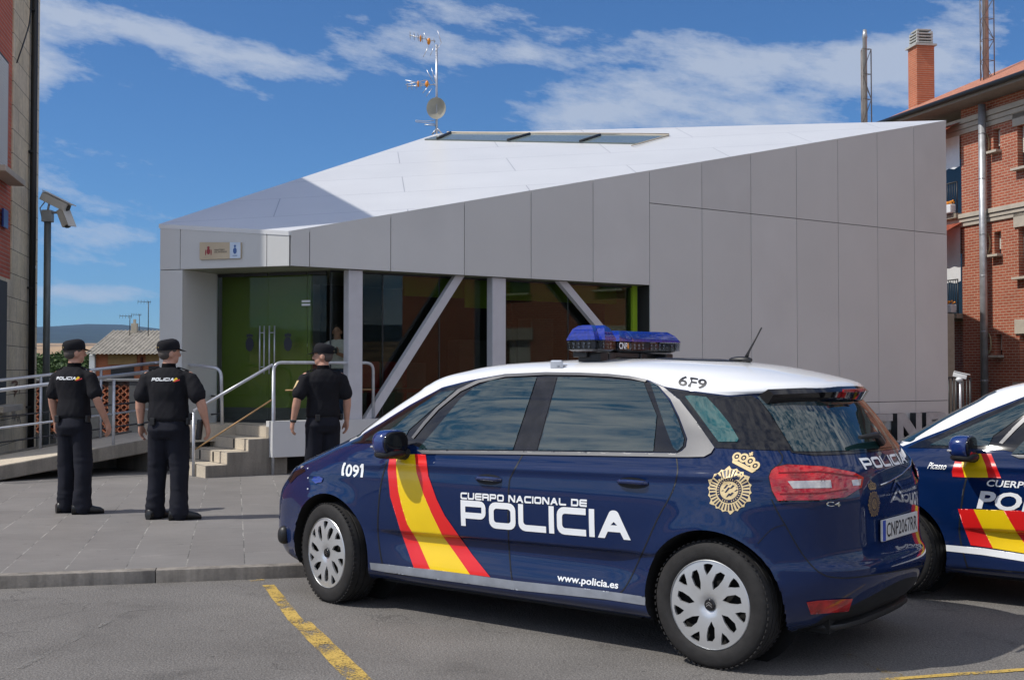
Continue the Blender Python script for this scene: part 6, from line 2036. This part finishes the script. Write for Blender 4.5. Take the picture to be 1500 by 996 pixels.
for nm_, PF, hh in (('', MAIN, .0), ('', POD, .022)):
    if hh: bar_loft('pod_base', [(zb, -.02), (zb + .012, .0)], M_TRAY, lbr, PF)
    bar_loft('clear_lens', [(zb + .012, .0), (zb + .066, .003)], lbm, lbr, PF)
    bar_loft('led_tray', [(zb + .013, -.030), (zb + .062, -.030)], M_TRAY, lbr, PF, .03)
    bar_loft('blue_dome', [(zb + .067, .004), (zb + .082, .003), (zb + .118 + hh, -.022), (zb + .134 + hh, -.045)], M_LENSB, lbr, PF)
bm = BM()
for pl, c0 in ((MAIN(-.024), Vector((1.10, -.13, 0))), (POD(-.024), Vector((1.05, .40, 0)))):
  for k in range(len(pl)):
    a = Vector((*pl[k], 0)); b = Vector((*pl[(k + 1) % len(pl)], 0)); d_ = (b - a); L = d_.length; d_.normalize(); nn = Vector((-d_.y, d_.x, 0))
    mid_ = (a + b) / 2
    if nn.dot(mid_ - c0) < 0: nn = -nn
    m_ = int(L / .035)
    for i in range(1, m_):
        if i % 5 == 0: continue
        for zz in (.026, .047):
            c_ = a + d_ * (L * i / m_) + nn * .0; q_ = Vector((c_.x, c_.y, zb + zz))
            tube(bm, [q_, q_ + nn * .006], .0085, 8)
obj('led_unit', bm, M_LED, lbr)
V, Fc = font_loops('CNP', .055, .0008, 1.3)
bm = BM()
pa, pb = Vector((1.0 - .004, .20, 0)), Vector((1.04 - .004, 0, 0)); d_ = (pb - pa).normalized(); nn = Vector((-d_.y, d_.x, 0)); nn = nn if nn.x < 0 else -nn
flat(bm, V, Fc, lambda x, y: pa + d_ * (.015 + x) + nn * .006 + Vector((0, 0, zb + .020 + y)))
obj('bar_lettering', bm, M_WHT, lbr)
bm = BM(); q0 = pa + d_ * .17 + nn * .006 + Vector((0, 0, zb + .04)); bm.faces.new([bm.verts.new(q0 + d_ * (.018 * math.cos(a)) + Vector((0, 0, .02 * math.sin(a)))) for a in [2 * PI * i / 10 for i in range(10)]]); obj('bar_mark', bm, MT['orange'], lbr)
bm = BM()
for sg in (1, -1):
    box(bm, (1.05, sg * .38, 1.595), (.16, .09, .06), bev=.01); box(bm, (1.12, sg * .18, 1.60), (.16, .08, .06), bev=.01)
box(bm, (1.10, 0, 1.612), (.10, .9, .03), bev=.005)
obj('bar_feet', bm, MT['black'], lbr)
for sg in (1, -1):
    bm = BM()
    q_ = D1.top(1.16, sg * .60)[0]; box(bm, q_ + Vector((0, 0, .02)), (.085, .02, .055), bev=.01); box(bm, q_ + Vector((-.02, -sg * .05, .01)), (.03, .12, .02), bev=.004)
    obj('roof_clamp', bm, MT['galv'], lbr)

for xc in (0., 2.80):
    for sg in (1, -1):
        make_wheel(car1, (xc, sg * .778, .3245), sg, -12 if xc > 1 else 0)
bm = BM(); box(bm, (1.45, 0, .225), (3.9, 1.1, .08)); box(bm, (1.4, 0, .215), (1.9, 1.62, .06)); tube(bm, [(-.1, -.62, .3), (-.1, .62, .3)], .05, 8); obj('underbody', bm, M_ARCH, car1)

# ---- second car: same body and trim, its own livery
C2O = C1O - CL * 2.52 + CF * (-2.80)
car2 = car1.copy(); COL.objects.link(car2); car2.location = C2O; car2.scale = (1, 1, .955)
car2['label'] = 'second police car with larger white lettering, cut off by the right edge'
OWN = ('red_stripe', 'yellow_stripe', 'lower_band', 'police_lettering', 'small_lettering', 'web_lettering', 'number_lettering', 'roof_code', 'roof_roundel', 'badge', 'light_bar', 'mirror', 'plate_number', 'shut_line', 'model_mark')
def base(n): return n.split('.')[0]
for ch in list(car1.children):
    if base(ch.name) in OWN: 
        if base(ch.name) == 'mirror':
            c = copy_tree(ch, car2); c.location = (D2M, 0, 0) if False else (.14, .0, .0)
        elif base(ch.name) == 'shut_line':
            copy_tree(ch, car2)
        continue
    copy_tree(ch, car2)
D2 = Draper(bvh, car_mat(C2O) @ Matrix.Diagonal((1, 1, .955, 1)))
def d2(name, pts, mat, off, step=9): return drape(name, [pts], mat, car2, D2.px, off, step)
def clipx(p): return p
d2('red_stripe', [(1404.5, 664), (1399, 676), (1394.5, 690), (1395.5, 698), (1413.4, 699), (1410, 685), (1407, 664.5)], M_RED, .0032)
d2('yellow_stripe', [(1407, 664.5), (1410, 685), (1413.4, 699), (1447.8, 699.3), (1444, 682), (1437, 664.5)], M_YEL, .0032)
d2('red_stripe', [(1437, 664.5), (1444, 682), (1447.8, 699.3), (1466.7, 700), (1458, 679), (1452, 664.5)], M_RED, .0032)
d2('red_stripe', [(1403.4, 745), (1410, 766), (1422, 798), (1454.6, 802.6), (1440, 774), (1426.3, 745.5)], M_RED, .0032)
d2('yellow_stripe', [(1426.3, 745.5), (1440, 774), (1454.6, 802.6), (1512, 812), (1490, 780), (1470, 747)], M_YEL, .0032)
d2('red_stripe', [(1470, 747), (1490, 780), (1512, 812), (1560, 820), (1535, 785), (1510, 748)], M_RED, .0032)
d2('lower_band', [(1380, 797), (1440, 802.5), (1500, 811.5), (1600, 827), (1700, 843), (1700, 853), (1600, 838), (1500, 822), (1440, 812.5), (1381, 806)], M_WHT, .0028, 14)
h2a = D2.px(1444, 722)[0]; h2b = D2.px(1429, 743)[0]
lp = split_word('CUERPO NACIONAL DE', .040, .055, .012, .010, .008, 1.15, .25)
side_text('small_lettering', lp, M_WHT, car2, h2a.x, h2a.z + .0, D=D2) if False else None
xo = 0.
for wd in ('CUERPO', 'NACIONAL', 'DE', 'POLICIA'):
    V, Fc = font_loops(wd, .060, .0012, 1.25, .0)
    V = [(xo + a + .25 * b, b) for a, b in V]
    side_text('small_lettering', (V, Fc), M_WHT, car2, D2.px(1444, 711.5)[0].x, D2.px(1444, 711.5)[0].z, D=D2)
    xo = max(v[0] for v in V) + .022
V, Fc = font_loops('POLICIA', .160, .005, 1.30)
V = [(a + .25 * b, b) for a, b in V]
side_text('police_lettering', (V, Fc), M_WHT, car2, h2b.x, h2b.z, D=D2)
V, Fc = font_loops('Picasso', .060, .0004, .72); V = [(a + .35 * b, b) for a, b in V]
hh = D2.px(1358, 686)
if hh: side_text('script_lettering', (V, Fc), M_WHT, car2, hh[0].x, hh[0].z, D=D2)
# light bar for the second car as well
copy_tree([c for c in car1.children if base(c.name) == 'light_bar'][0], car2)
# ------------------------------------------------------------------ people
SKIN = plain('skin', (.50, .27, .19), .5, 0, .10, 14)
CLOTH = plain('navy_cloth', (.010, .010, .013), .85, 0, .3, 5, .2)
TROUS = plain('trouser_cloth', (.012, .013, .020), .85, 0, .3, 5, .2)
BOOT = plain('boot_leather', (.008, .008, .008), .4, 0, .2, 20)
HAIR = plain('dark_hair', (.03, .02, .015), .6)
GREYH = plain('grey_hair', (.075, .062, .055), .7)
def ering(bm, c, rx, ry, n=2.2, N=24, ax=None, ay=None):
    ax = ax or Vector((1, 0, 0)); ay = ay or Vector((0, 1, 0)); out = []
    for k in range(N):
        a = 2 * PI * k / N; x, y = math.cos(a), math.sin(a)
        s_ = (abs(x) ** n + abs(y) ** n) ** (-1 / n)
        out.append(bm.verts.new(Vector(c) + ax * (x * s_ * rx) + ay * (y * s_ * ry)))
    return out
def loft(bm, rings):
    for a, b in zip(rings, rings[1:]):
        n = len(a)
        for k in range(n): bm.faces.new((a[k], a[(k + 1) % n], b[(k + 1) % n], b[k]))
    bm.faces.new(rings[0][::-1]); bm.faces.new(rings[-1])
def trunk(bm, rows, n=2.3): loft(bm, [ering(bm, (cx, cy, z), rx, ry, n) for z, cx, cy, rx, ry in rows])
def limb(bm, pts, rs, flat_=1.):
    pts = [Vector(p) for p in pts]; rings = []
    for i, p in enumerate(pts):
        d = (pts[min(i + 1, len(pts) - 1)] - pts[max(i - 1, 0)]).normalized()
        a, b = frame(d, Vector((0, 1, 0)))
        rings.append(ering(bm, p, rs[i], rs[i] * flat_, 2.0, 16, a, b))
    loft(bm, rings)
    # round ends
    for p, r in ((pts[0], rs[0]), (pts[-1], rs[-1])): ellipsoid(bm, p, (r * .98, r * .98, r * .98), 12, 8)
def remesh(name, bm, mat, parent, vox, smooth_it=4, fold=None):
    o = obj(name, bm, mat, parent)
    md = o.modifiers.new('r', 'REMESH'); md.mode = 'VOXEL'; md.voxel_size = vox; md.use_smooth_shade = True
    sm = o.modifiers.new('s', 'SMOOTH'); sm.iterations = smooth_it; sm.factor = .5
    bpy.context.view_layer.update()
    me = bpy.data.meshes.new_from_object(o.evaluated_get(bpy.context.evaluated_depsgraph_get()))
    o.modifiers.clear(); old = o.data; o.data = me; me.name = name
    if not me.materials: me.materials.append(mat)
    if fold:
        ns = [v.normal.copy() for v in me.vertices]
        for v, n in zip(me.vertices, ns): v.co += n * fold(v.co)
        me.update()
    for p in me.polygons: p.use_smooth = True
    return o
def hand(bm, wrist, s, fwd=.05, scale=1., curl=1.):
    """relaxed hand hanging from the wrist, thumb towards the front (+y)"""
    w = Vector(wrist); k = scale
    palm = [w, w + Vector((s * .004, .008, -.03)) * k, w + Vector((s * .006, .014, -.065)) * k, w + Vector((s * .004, .018, -.088)) * k]
    rings = [ering(bm, p, rx * k, ry * k, 2.4, 14) for p, rx, ry in zip(palm, (.021, .021, .020, .017), (.027, .036, .041, .040))]
    loft(bm, rings)
    for i, (yy, L) in enumerate(((.048, .070), (.028, .078), (.007, .073), (-.012, .058))):
        b = w + Vector((s * .004, yy * .95 - .001, -.080)) * k
        p1 = b + Vector((-s * .002, .003, -L * .42)) * k; p2 = p1 + Vector((-s * .014 * curl, .003, -L * .32)) * k; p3 = p2 + Vector((-s * .018 * curl, .0, -L * .18)) * k
        limb(bm, [b, p1, p2, p3], [.0098 * k, .0088 * k, .0080 * k, .0065 * k])
    t0 = w + Vector((-s * .006, .030, -.025)) * k; t1 = t0 + Vector((-s * .010, .030, -.030)) * k; t2 = t1 + Vector((-s * .006, .012, -.030)) * k; t3 = t2 + Vector((-s * .003, .002, -.018)) * k
    limb(bm, [t0, t1, t2, t3], [.0135 * k, .0115 * k, .0100 * k, .0075 * k])
def person(loc, rz, label, H=1.74, bulk=1., head_turn=0., cap=True, officer=True, legs=((-.095, 0., .0), (.105, .02, -.15)), arm_sp=(.0, .0), arm_f=(.03, .03), text=True, shirt=None, trousers=None, hair=GREYH, pose_cam=False, watch=None, holster=False, sleeve_patch=0, seed=0, group=None):
    k = H / 1.76
    th = thing('person', label, 'person', loc, R(rz), group)
    SM = Matrix.Diagonal((k, k, k, 1))
    b = bulk
    # skeleton points
    hip = .93; sh = 1.44
    rr = random.Random(seed)
    armp = {}
    for s, i in ((-1, 0), (1, 1)):
        S0 = Vector((s * .190 * b, -.008, sh - .055)); 
        E = Vector((s * (.262 * b + arm_sp[i] * .6), -.035, 1.155)); W = Vector((s * (.275 * b + arm_sp[i]), arm_f[i], .905))
        if pose_cam: E = Vector((s * .25 * b, .06, 1.15)); W = Vector((s * .06, .27, 1.22))
        armp[s] = (S0, E, W)
    # --- body: one continuous skin
    bm = BM()
    trunk(bm, [(.86, 0, 0, .13 * b, .085 * b), (1.0, 0, 0, .125 * b, .08 * b), (1.2, 0, -.005, .13 * b, .085), (1.36, 0, -.01, .15 * b, .085), (1.44, 0, -.01, .11, .07), (1.48, 0, -.008, .058, .058)])
    trunk(bm, [(1.42, 0, -.012, .066, .066), (1.49, 0, -.002, .062, .064), (1.54, 0, .008, .060, .066)], 2.)
    HM = Matrix.Translation((0, .008, 1.492)) @ Matrix.Rotation(R(head_turn), 4, 'Z') @ Matrix.Scale(1.045, 4) @ Matrix.Translation((0, -.005, -1.52))
    def hp(x, y, z): return HM @ Vector((x, y, z))
    hb = BM()
    HS = 1.07
    ellipsoid(hb, (0, .0, 1.655), (.074, .094, .098), 20, 14); ellipsoid(hb, (0, .030, 1.595), (.058, .062, .062), 16, 12); ellipsoid(hb, (0, .062, 1.562), (.034, .026, .022), 12, 8)
    limb(hb, [(0, .088, 1.655), (0, .106, 1.617)], [.010, .015]); ellipsoid(hb, (0, .084, 1.583), (.022, .012, .009), 10, 6)
    for s in (-1, 1):
        ellipsoid(hb, (s * .077, -.004, 1.625), (.011, .021, .033), 10, 8); ellipsoid(hb, (s * .030, .078, 1.645), (.017, .014, .012), 8, 6); ellipsoid(hb, (s * .028, .086, 1.665), (.022, .010, .008), 8, 6)
    for v in hb.verts: v.co = HM @ v.co
    tmp = bpy.data.meshes.new('tmp'); hb.to_mesh(tmp); hb.free(); bm.from_mesh(tmp); bpy.data.meshes.remove(tmp)
    for s in (-1, 1):
        S0, E, W = armp[s]
        limb(bm, [S0, S0.lerp(E, .5), E, E.lerp(W, .3), E.lerp(W, .7), W], [.055, .050 * b, .043 * b, .044 * b, .034, .027])
        if pose_cam:
            hb = BM(); hand(hb, (0, 0, 0), s); q_ = Matrix.Translation(W) @ Matrix.Rotation(R(-150), 4, 'X') @ Matrix.Rotation(R(20 * s), 4, 'Z')
            for v in hb.verts: v.co = q_ @ v.co
            tmp = bpy.data.meshes.new('tmp'); hb.to_mesh(tmp); hb.free(); bm.from_mesh(tmp); bpy.data.meshes.remove(tmp)
        else: hand(bm, W + Vector((0, .0, .012)), s, curl=1.1)
    lg = []
    for (x, y, tw), s in zip(legs, (-1, 1)):
        Hh = Vector((s * .088, 0, hip - .04)); Kn = Vector((s * .088 * .4 + x * .6, y * .5 + .025, .50)); An = Vector((x, y, .085)); lg.append((Hh, Kn, An, tw))
        limb(bm, [Hh, Kn, An, An + Vector((0, 0, -.03))], [.07, .045, .032, .035])
        limb(bm, [An + Vector((0, -.02, -.04)), An + Vector((math.sin(-tw) * .12, math.cos(tw) * .12, -.055))], [.03, .022])
    bmesh.ops.transform(bm, matrix=SM, verts=bm.verts[:])
    remesh('body', bm, SKIN, th, .0075, 3)
    # eyes, hair, cap
    bm = BM()
    for s in (-1, 1): ellipsoid(bm, hp(s * .030, .0865, 1.648), (.009, .006, .006), 8, 6)
    bmesh.ops.transform(bm, matrix=SM, verts=bm.verts[:]); obj('eyes', bm, MT['black'], th, True)
    bm = BM()
    ellipsoid(bm, (0, -.010, 1.672), (.080, .096, .090), 20, 14)
    bmesh.ops.bisect_plane(bm, geom=bm.verts[:] + bm.edges[:] + bm.faces[:], plane_co=(0, .03, 1.62), plane_no=(0, .62, -.78), clear_outer=True)
    if cap: ellipsoid(bm, (0, -.034, 1.632), (.071, .066, .062), 16, 10)
    if not cap:
        ellipsoid(bm, (0, -.035, 1.62), (.075, .07, .10), 16, 10); ellipsoid(bm, (0, -.05, 1.54), (.05, .04, .07), 12, 8)
    for v in bm.verts: v.co = HM @ v.co
    bmesh.ops.transform(bm, matrix=SM, verts=bm.verts[:]); obj('hair', bm, hair, th, True)
    if cap:
        bm = BM(); N = 28; rings = []
        for z, rx, ry, cy in ((1.668, .087, .106, -.004), (1.690, .090, .109, -.006), (1.72, .089, .107, -.008), (1.745, .081, .096, -.008), (1.762, .060, .072, -.006), (1.770, .030, .036, -.004)):
            rings.append([bm.verts.new(HM @ Vector((rx * math.cos(2 * PI * q / N), cy + ry * math.sin(2 * PI * q / N) , z + .010 * (1 if z < 1.70 else .6) * math.sin(2 * PI * q / N)))) for q in range(N)])
        loft(bm, rings)
        # peak
        A = []; Bq = []
        for q in range(13):
            a = R(25 + 130 * q / 12); A.append(bm.verts.new(HM @ Vector((.085 * math.cos(a), -.004 + .103 * math.sin(a), 1.681)))); r_ = 1 + .72 * math.sin(PI * q / 12) ** .7
            Bq.append(bm.verts.new(HM @ Vector((.080 * math.cos(a) * (1 + .12 * r_), -.004 + .103 * math.sin(a) * r_ * 1.0 + .0, 1.676 - .022 * math.sin(PI * q / 12)))))
        pf = [bm.faces.new((A[q], A[q + 1], Bq[q + 1], Bq[q])) for q in range(12)]
        bmesh.ops.solidify(bm, geom=pf, thickness=.006)
        bmesh.ops.transform(bm, matrix=SM, verts=bm.verts[:])
        cp = obj('cap', bm, CLOTH, th, True, 50)
        bm = BM()
        Q = [HM @ Vector((x, y, z)) for x, y, z in ((-.030, -.112, 1.684), (.030, -.112, 1.684), (.030, -.1135, 1.694), (-.030, -.1135, 1.694))]
        bm.faces.new([bm.verts.new(q) for q in Q]); bmesh.ops.transform(bm, matrix=SM, verts=bm.verts[:])
        obj('cap_badge', bm, plain('cap_gold', (.45, .33, .12), .4), cp)
    # --- shirt
    bm = BM()
    trunk(bm, [(.955, 0, 0, .178 * b, .128 * b), (.985, 0, -.004, .182 * b, .136 * b), (1.05, 0, -.004, .178 * b, .134 * b), (1.15, 0, 0, .174 * b, .130 * b), (1.25, 0, -.006, .186 * b, .130 * b), (1.34, 0, -.012, .202 * b, .130), (1.40, 0, -.014, .192 * b, .112), (1.445, 0, -.014, .145 * b, .092), (1.480, 0, -.010, .085, .074)], 2.5)
    for s in (-1, 1):
        S0, E, W = armp[s]
        q1 = S0.lerp(E, .78 if not pose_cam else .7)
        limb(bm, [S0 + Vector((-s * .03, 0, .0)), S0 + Vector((s * .012, 0, -.02)), S0.lerp(E, .45), q1], [.068, .076, .080 * b, .083 * b])
    bmesh.ops.transform(bm, matrix=SM, verts=bm.verts[:])
    sv = seed * 3.1
    def fold(p):
        n = noise.noise(Vector((p.x * 9 + sv, p.y * 9, p.z * 5))) * .006
        n += (1 - abs(noise.noise(Vector((p.x * 7 + p.z * 5 + sv, p.y * 8, p.z * 11))))) * .008 * sst(1.15, 1.0, p.z / k)
        n += (1 - abs(noise.noise(Vector((p.x * 16 - p.z * 9 + sv, p.y * 8, p.z * 5 + 3))))) * .006
        return n - .008
    sh_ = remesh('shirt', bm, shirt or CLOTH, th, .010, 3, fold)
    # collar
    if officer:
        bm = BM(); N = 24; lo = []; hi = []
        for q in range(N + 1):
            a = R(100) + R(340) * q / N; c_, s_ = math.cos(a), math.sin(a)
            lo.append(bm.verts.new((.070 * c_, -.008 + .070 * s_, 1.468))); hi.append(bm.verts.new((.064 * c_, -.004 + .066 * s_, 1.515)))
        fs = [bm.faces.new((lo[q], lo[q + 1], hi[q + 1], hi[q])) for q in range(N)]
        bmesh.ops.solidify(bm, geom=fs, thickness=.006); bmesh.ops.transform(bm, matrix=SM, verts=bm.verts[:])
        obj('collar', bm, CLOTH, sh_, True)
        bm = BM()
        for s in (-1, 1):
            M_ = Matrix.Translation((s * .135 * b, -.008, 1.462)) @ Matrix.Rotation(R(s * 17), 4, 'Y'); box(bm, (0, 0, 0), (.11, .042, .008), M_, bev=.003)
        bmesh.ops.transform(bm, matrix=SM, verts=bm.verts[:]); obj('shoulder_strap', bm, CLOTH, sh_)
    if text:
        bv = make_bvh(sh_)
        def back(x, z):
            r = bv.ray_cast(Vector((x, -1, z)), Vector((0, 1, 0))); return (r[0], r[1], Vector((0, 1, 0))) if r[0] is not None else None
        lp = split_word('POLICIA', .030, .040, .0075, .008, .004, .225)
        V, T = tri2d(lp, .03); vs, fs = patch_vt([(a + .2 * c, c) for a, c in V], T, lambda x, y: back(-.125 + x, 1.345 * k + y), .003)
        obj('back_lettering', (vs, fs), M_WHT, sh_)
        for cl_, pts in ((M_RED, [(.098, 1.333), (.150, 1.350), (.148, 1.362), (.128, 1.356), (.112, 1.358)]), (M_YEL, [(.090, 1.338), (.128, 1.356), (.132, 1.368), (.118, 1.378), (.104, 1.366)])):
            V, T = tri2d([[(a, c * k) for a, c in pts]], .03); vs, fs = patch_vt(V, T, lambda x, y: back(x, y), .0034); obj('flag_mark', (vs, fs), cl_, sh_)
    if sleeve_patch:
        s = sleeve_patch; bv = make_bvh(sh_); S0, E, W = armp[s]; pc = S0.lerp(E, .35) * k
        def sd(y, z):
            r = bv.ray_cast(Vector((s * 1.5, y, z)), Vector((-s, 0, 0))); return (r[0], r[1], Vector((-s, 0, 0))) if r[0] is not None else None
        V, T = tri2d([[(pc.y - .028, pc.z + .045), (pc.y + .028, pc.z + .045), (pc.y + .03, pc.z - .02), (pc.y, pc.z - .048), (pc.y - .03, pc.z - .02)]], .02)
        vs, fs = patch_vt(V, T, sd, .003); obj('sleeve_patch', (vs, fs), M_GOLD, sh_)
    # --- trousers, belt
    bm = BM()
    trunk(bm, [(.79, 0, -.008, .155 * b, .112 * b), (.87, 0, -.018, .182 * b, .138 * b), (.94, 0, -.010, .178 * b, .128 * b), (1.0, 0, 0, .165 * b, .115 * b)], 2.5)
    for Hh, Kn, An, tw in lg:
        limb(bm, [Hh, Hh.lerp(Kn, .5), Kn, Kn.lerp(An, .5), An + Vector((0, 0, .04)), An + Vector((0, .01, -.012))], [.108 * b, .104 * b, .092, .086, .083, .090])
    bmesh.ops.transform(bm, matrix=SM, verts=bm.verts[:])
    def fold2(p):
        z = p.z / k
        n = (1 - abs(noise.noise(Vector((p.x * 6 + sv, p.y * 6, z * 15))))) * .016 * (sst(.42, .10, z) + .6 * math.exp(-((z - .5) / .1) ** 2) + .4 * math.exp(-((z - .84) / .07) ** 2))
        n += noise.noise(Vector((p.x * 12 + sv, p.y * 12, z * 3))) * .006
        return n - .004
    remesh('trousers', bm, trousers or TROUS, th, .011, 3, fold2)
    bm = BM()
    for z in (.985, 1.025):
        pass
    lo = ering(bm, (0, 0, .950), .174 * b, .128 * b, 2.5, 32); hi = ering(bm, (0, 0, 1.0), .175 * b, .129 * b, 2.5, 32)
    for q in range(32): bm.faces.new((lo[q], lo[(q + 1) % 32], hi[(q + 1) % 32], hi[q]))
    bmesh.ops.solidify(bm, geom=bm.faces[:], thickness=.008)
    if officer:
        for (x, y, sx, sy) in ((-.10, -.142 * b, .05, .03), (.192 * b, -.03, .03, .06)): box(bm, (x, y, .955), (sx, sy, .07), bev=.008)
    bmesh.ops.transform(bm, matrix=SM, verts=bm.verts[:])
    bl_ = obj('belt', bm, MT['black'], th)
    if holster:
        bm = BM(); box(bm, (.205 * b, -.01, .90), (.045, .075, .20), Matrix.Rotation(R(6), 4, 'Y'), bev=.012); box(bm, (.215 * b, -.03, 1.0), (.03, .05, .07), bev=.01); bmesh.ops.transform(bm, matrix=SM, verts=bm.verts[:]); obj('holster', bm, MT['black'], bl_)
    # --- boots
    for Hh, Kn, An, tw in lg:
        bm = BM(); M_ = Matrix.Translation((An.x, An.y, 0)) @ Matrix.Rotation(tw, 4, 'Z')
        rows_ = [(-.095, .038, .095), (-.07, .048, .115), (0., .052, .14), (.06, .052, .10), (.13, .056, .074), (.18, .050, .062), (.212, .032, .040)]
        rings = []
        for y, hw, h in rows_:
            ring = []
            for q in range(14):
                a = 2 * PI * q / 14; x_ = hw * math.cos(a); z_ = h * .5 + h * .5 * math.sin(a)
                if z_ < .012: z_ = .002
                ring.append(bm.verts.new(M_ @ Vector((x_, y, z_))))
            rings.append(ring)
        loft(bm, rings)
        bmesh.ops.transform(bm, matrix=SM, verts=bm.verts[:])
        obj('boot', bm, BOOT, th, True, 60)
    if watch:
        S0, E, W = armp[watch]; bm = BM(); q_ = E.lerp(W, .93); d_ = (W - E).normalized()
        tube(bm, [(q_ - d_ * .012), (q_ + d_ * .012)], .034, 16); bmesh.ops.transform(bm, matrix=SM, verts=bm.verts[:]); obj('watch', bm, MT['dark'], th)
    return th
def foot(px_, py_): return at_z(px_, py_, PZ)
f1 = foot(107, 751.5); f1.z = PZ
p_ = person(f1, -14, 'slim officer in black cap and POLICIA shirt, standing furthest left', H=1.745, bulk=.93, head_turn=-38, legs=((-.105, .03, R(-42)), (.125, -.04, R(-52))), arm_sp=(-.02, .06), arm_f=(.05, .10), watch=None, seed=1, group='police officers outside the station')
f2 = foot(246, 760.5); f2.z = PZ
p_ = person(f2, -6, 'broad officer in black with a holster on his right hip, standing before the steps', H=1.735, bulk=1.08, head_turn=-46, legs=((-.145, .03, R(-22)), (.120, -.03, R(-60))), arm_sp=(-.015, .08), arm_f=(.0, .03), watch=-1, holster=True, seed=2, group='police officers outside the station')
q3 = at_d(473, 600, 12.7)
p_ = person((q3.x, q3.y, PZ), 26, 'officer with a yellow sleeve patch turned to the left, half hidden behind the car bonnet', H=1.72, bulk=1.0, head_turn=62, legs=((-.10, 0, 0), (.10, 0, 0)), arm_sp=(.05, .0), arm_f=(.02, .02), text=False, watch=-1, sleeve_patch=-1, seed=3, group='police officers outside the station')
JEAN = plain('blue_jeans', (.05, .08, .16), .8)
q4 = at_d(494, 520, 17.85)
p_ = person((q4.x, q4.y, FZ), 175, 'woman in a white shirt holding a black camera, seen behind the entrance glass', H=1.47, bulk=.90, head_turn=8, cap=False, officer=False, text=False, shirt=plain('white_tshirt', (.75, .75, .75), .8), trousers=JEAN, hair=HAIR, pose_cam=True, seed=4)
bm = BM(); box(bm, (0, 0, 0), (.13, .07, .085), bev=.01); tube(bm, [(0, .03, 0), (0, .11, 0)], .035, 14); box(bm, (0, 0, .05), (.05, .05, .025), bev=.006)
cm_ = obj('photo_camera', bm, MT['black']); tag(cm_, 'black photo camera held by the woman behind the glass', 'camera')
qv = Matrix.Rotation(R(175), 4, 'Z') @ Vector((0, .29, 0)); cm_.location = (q4.x + qv.x, q4.y + qv.y, FZ + 1.06); cm_.rotation_euler = (0, 0, R(175))
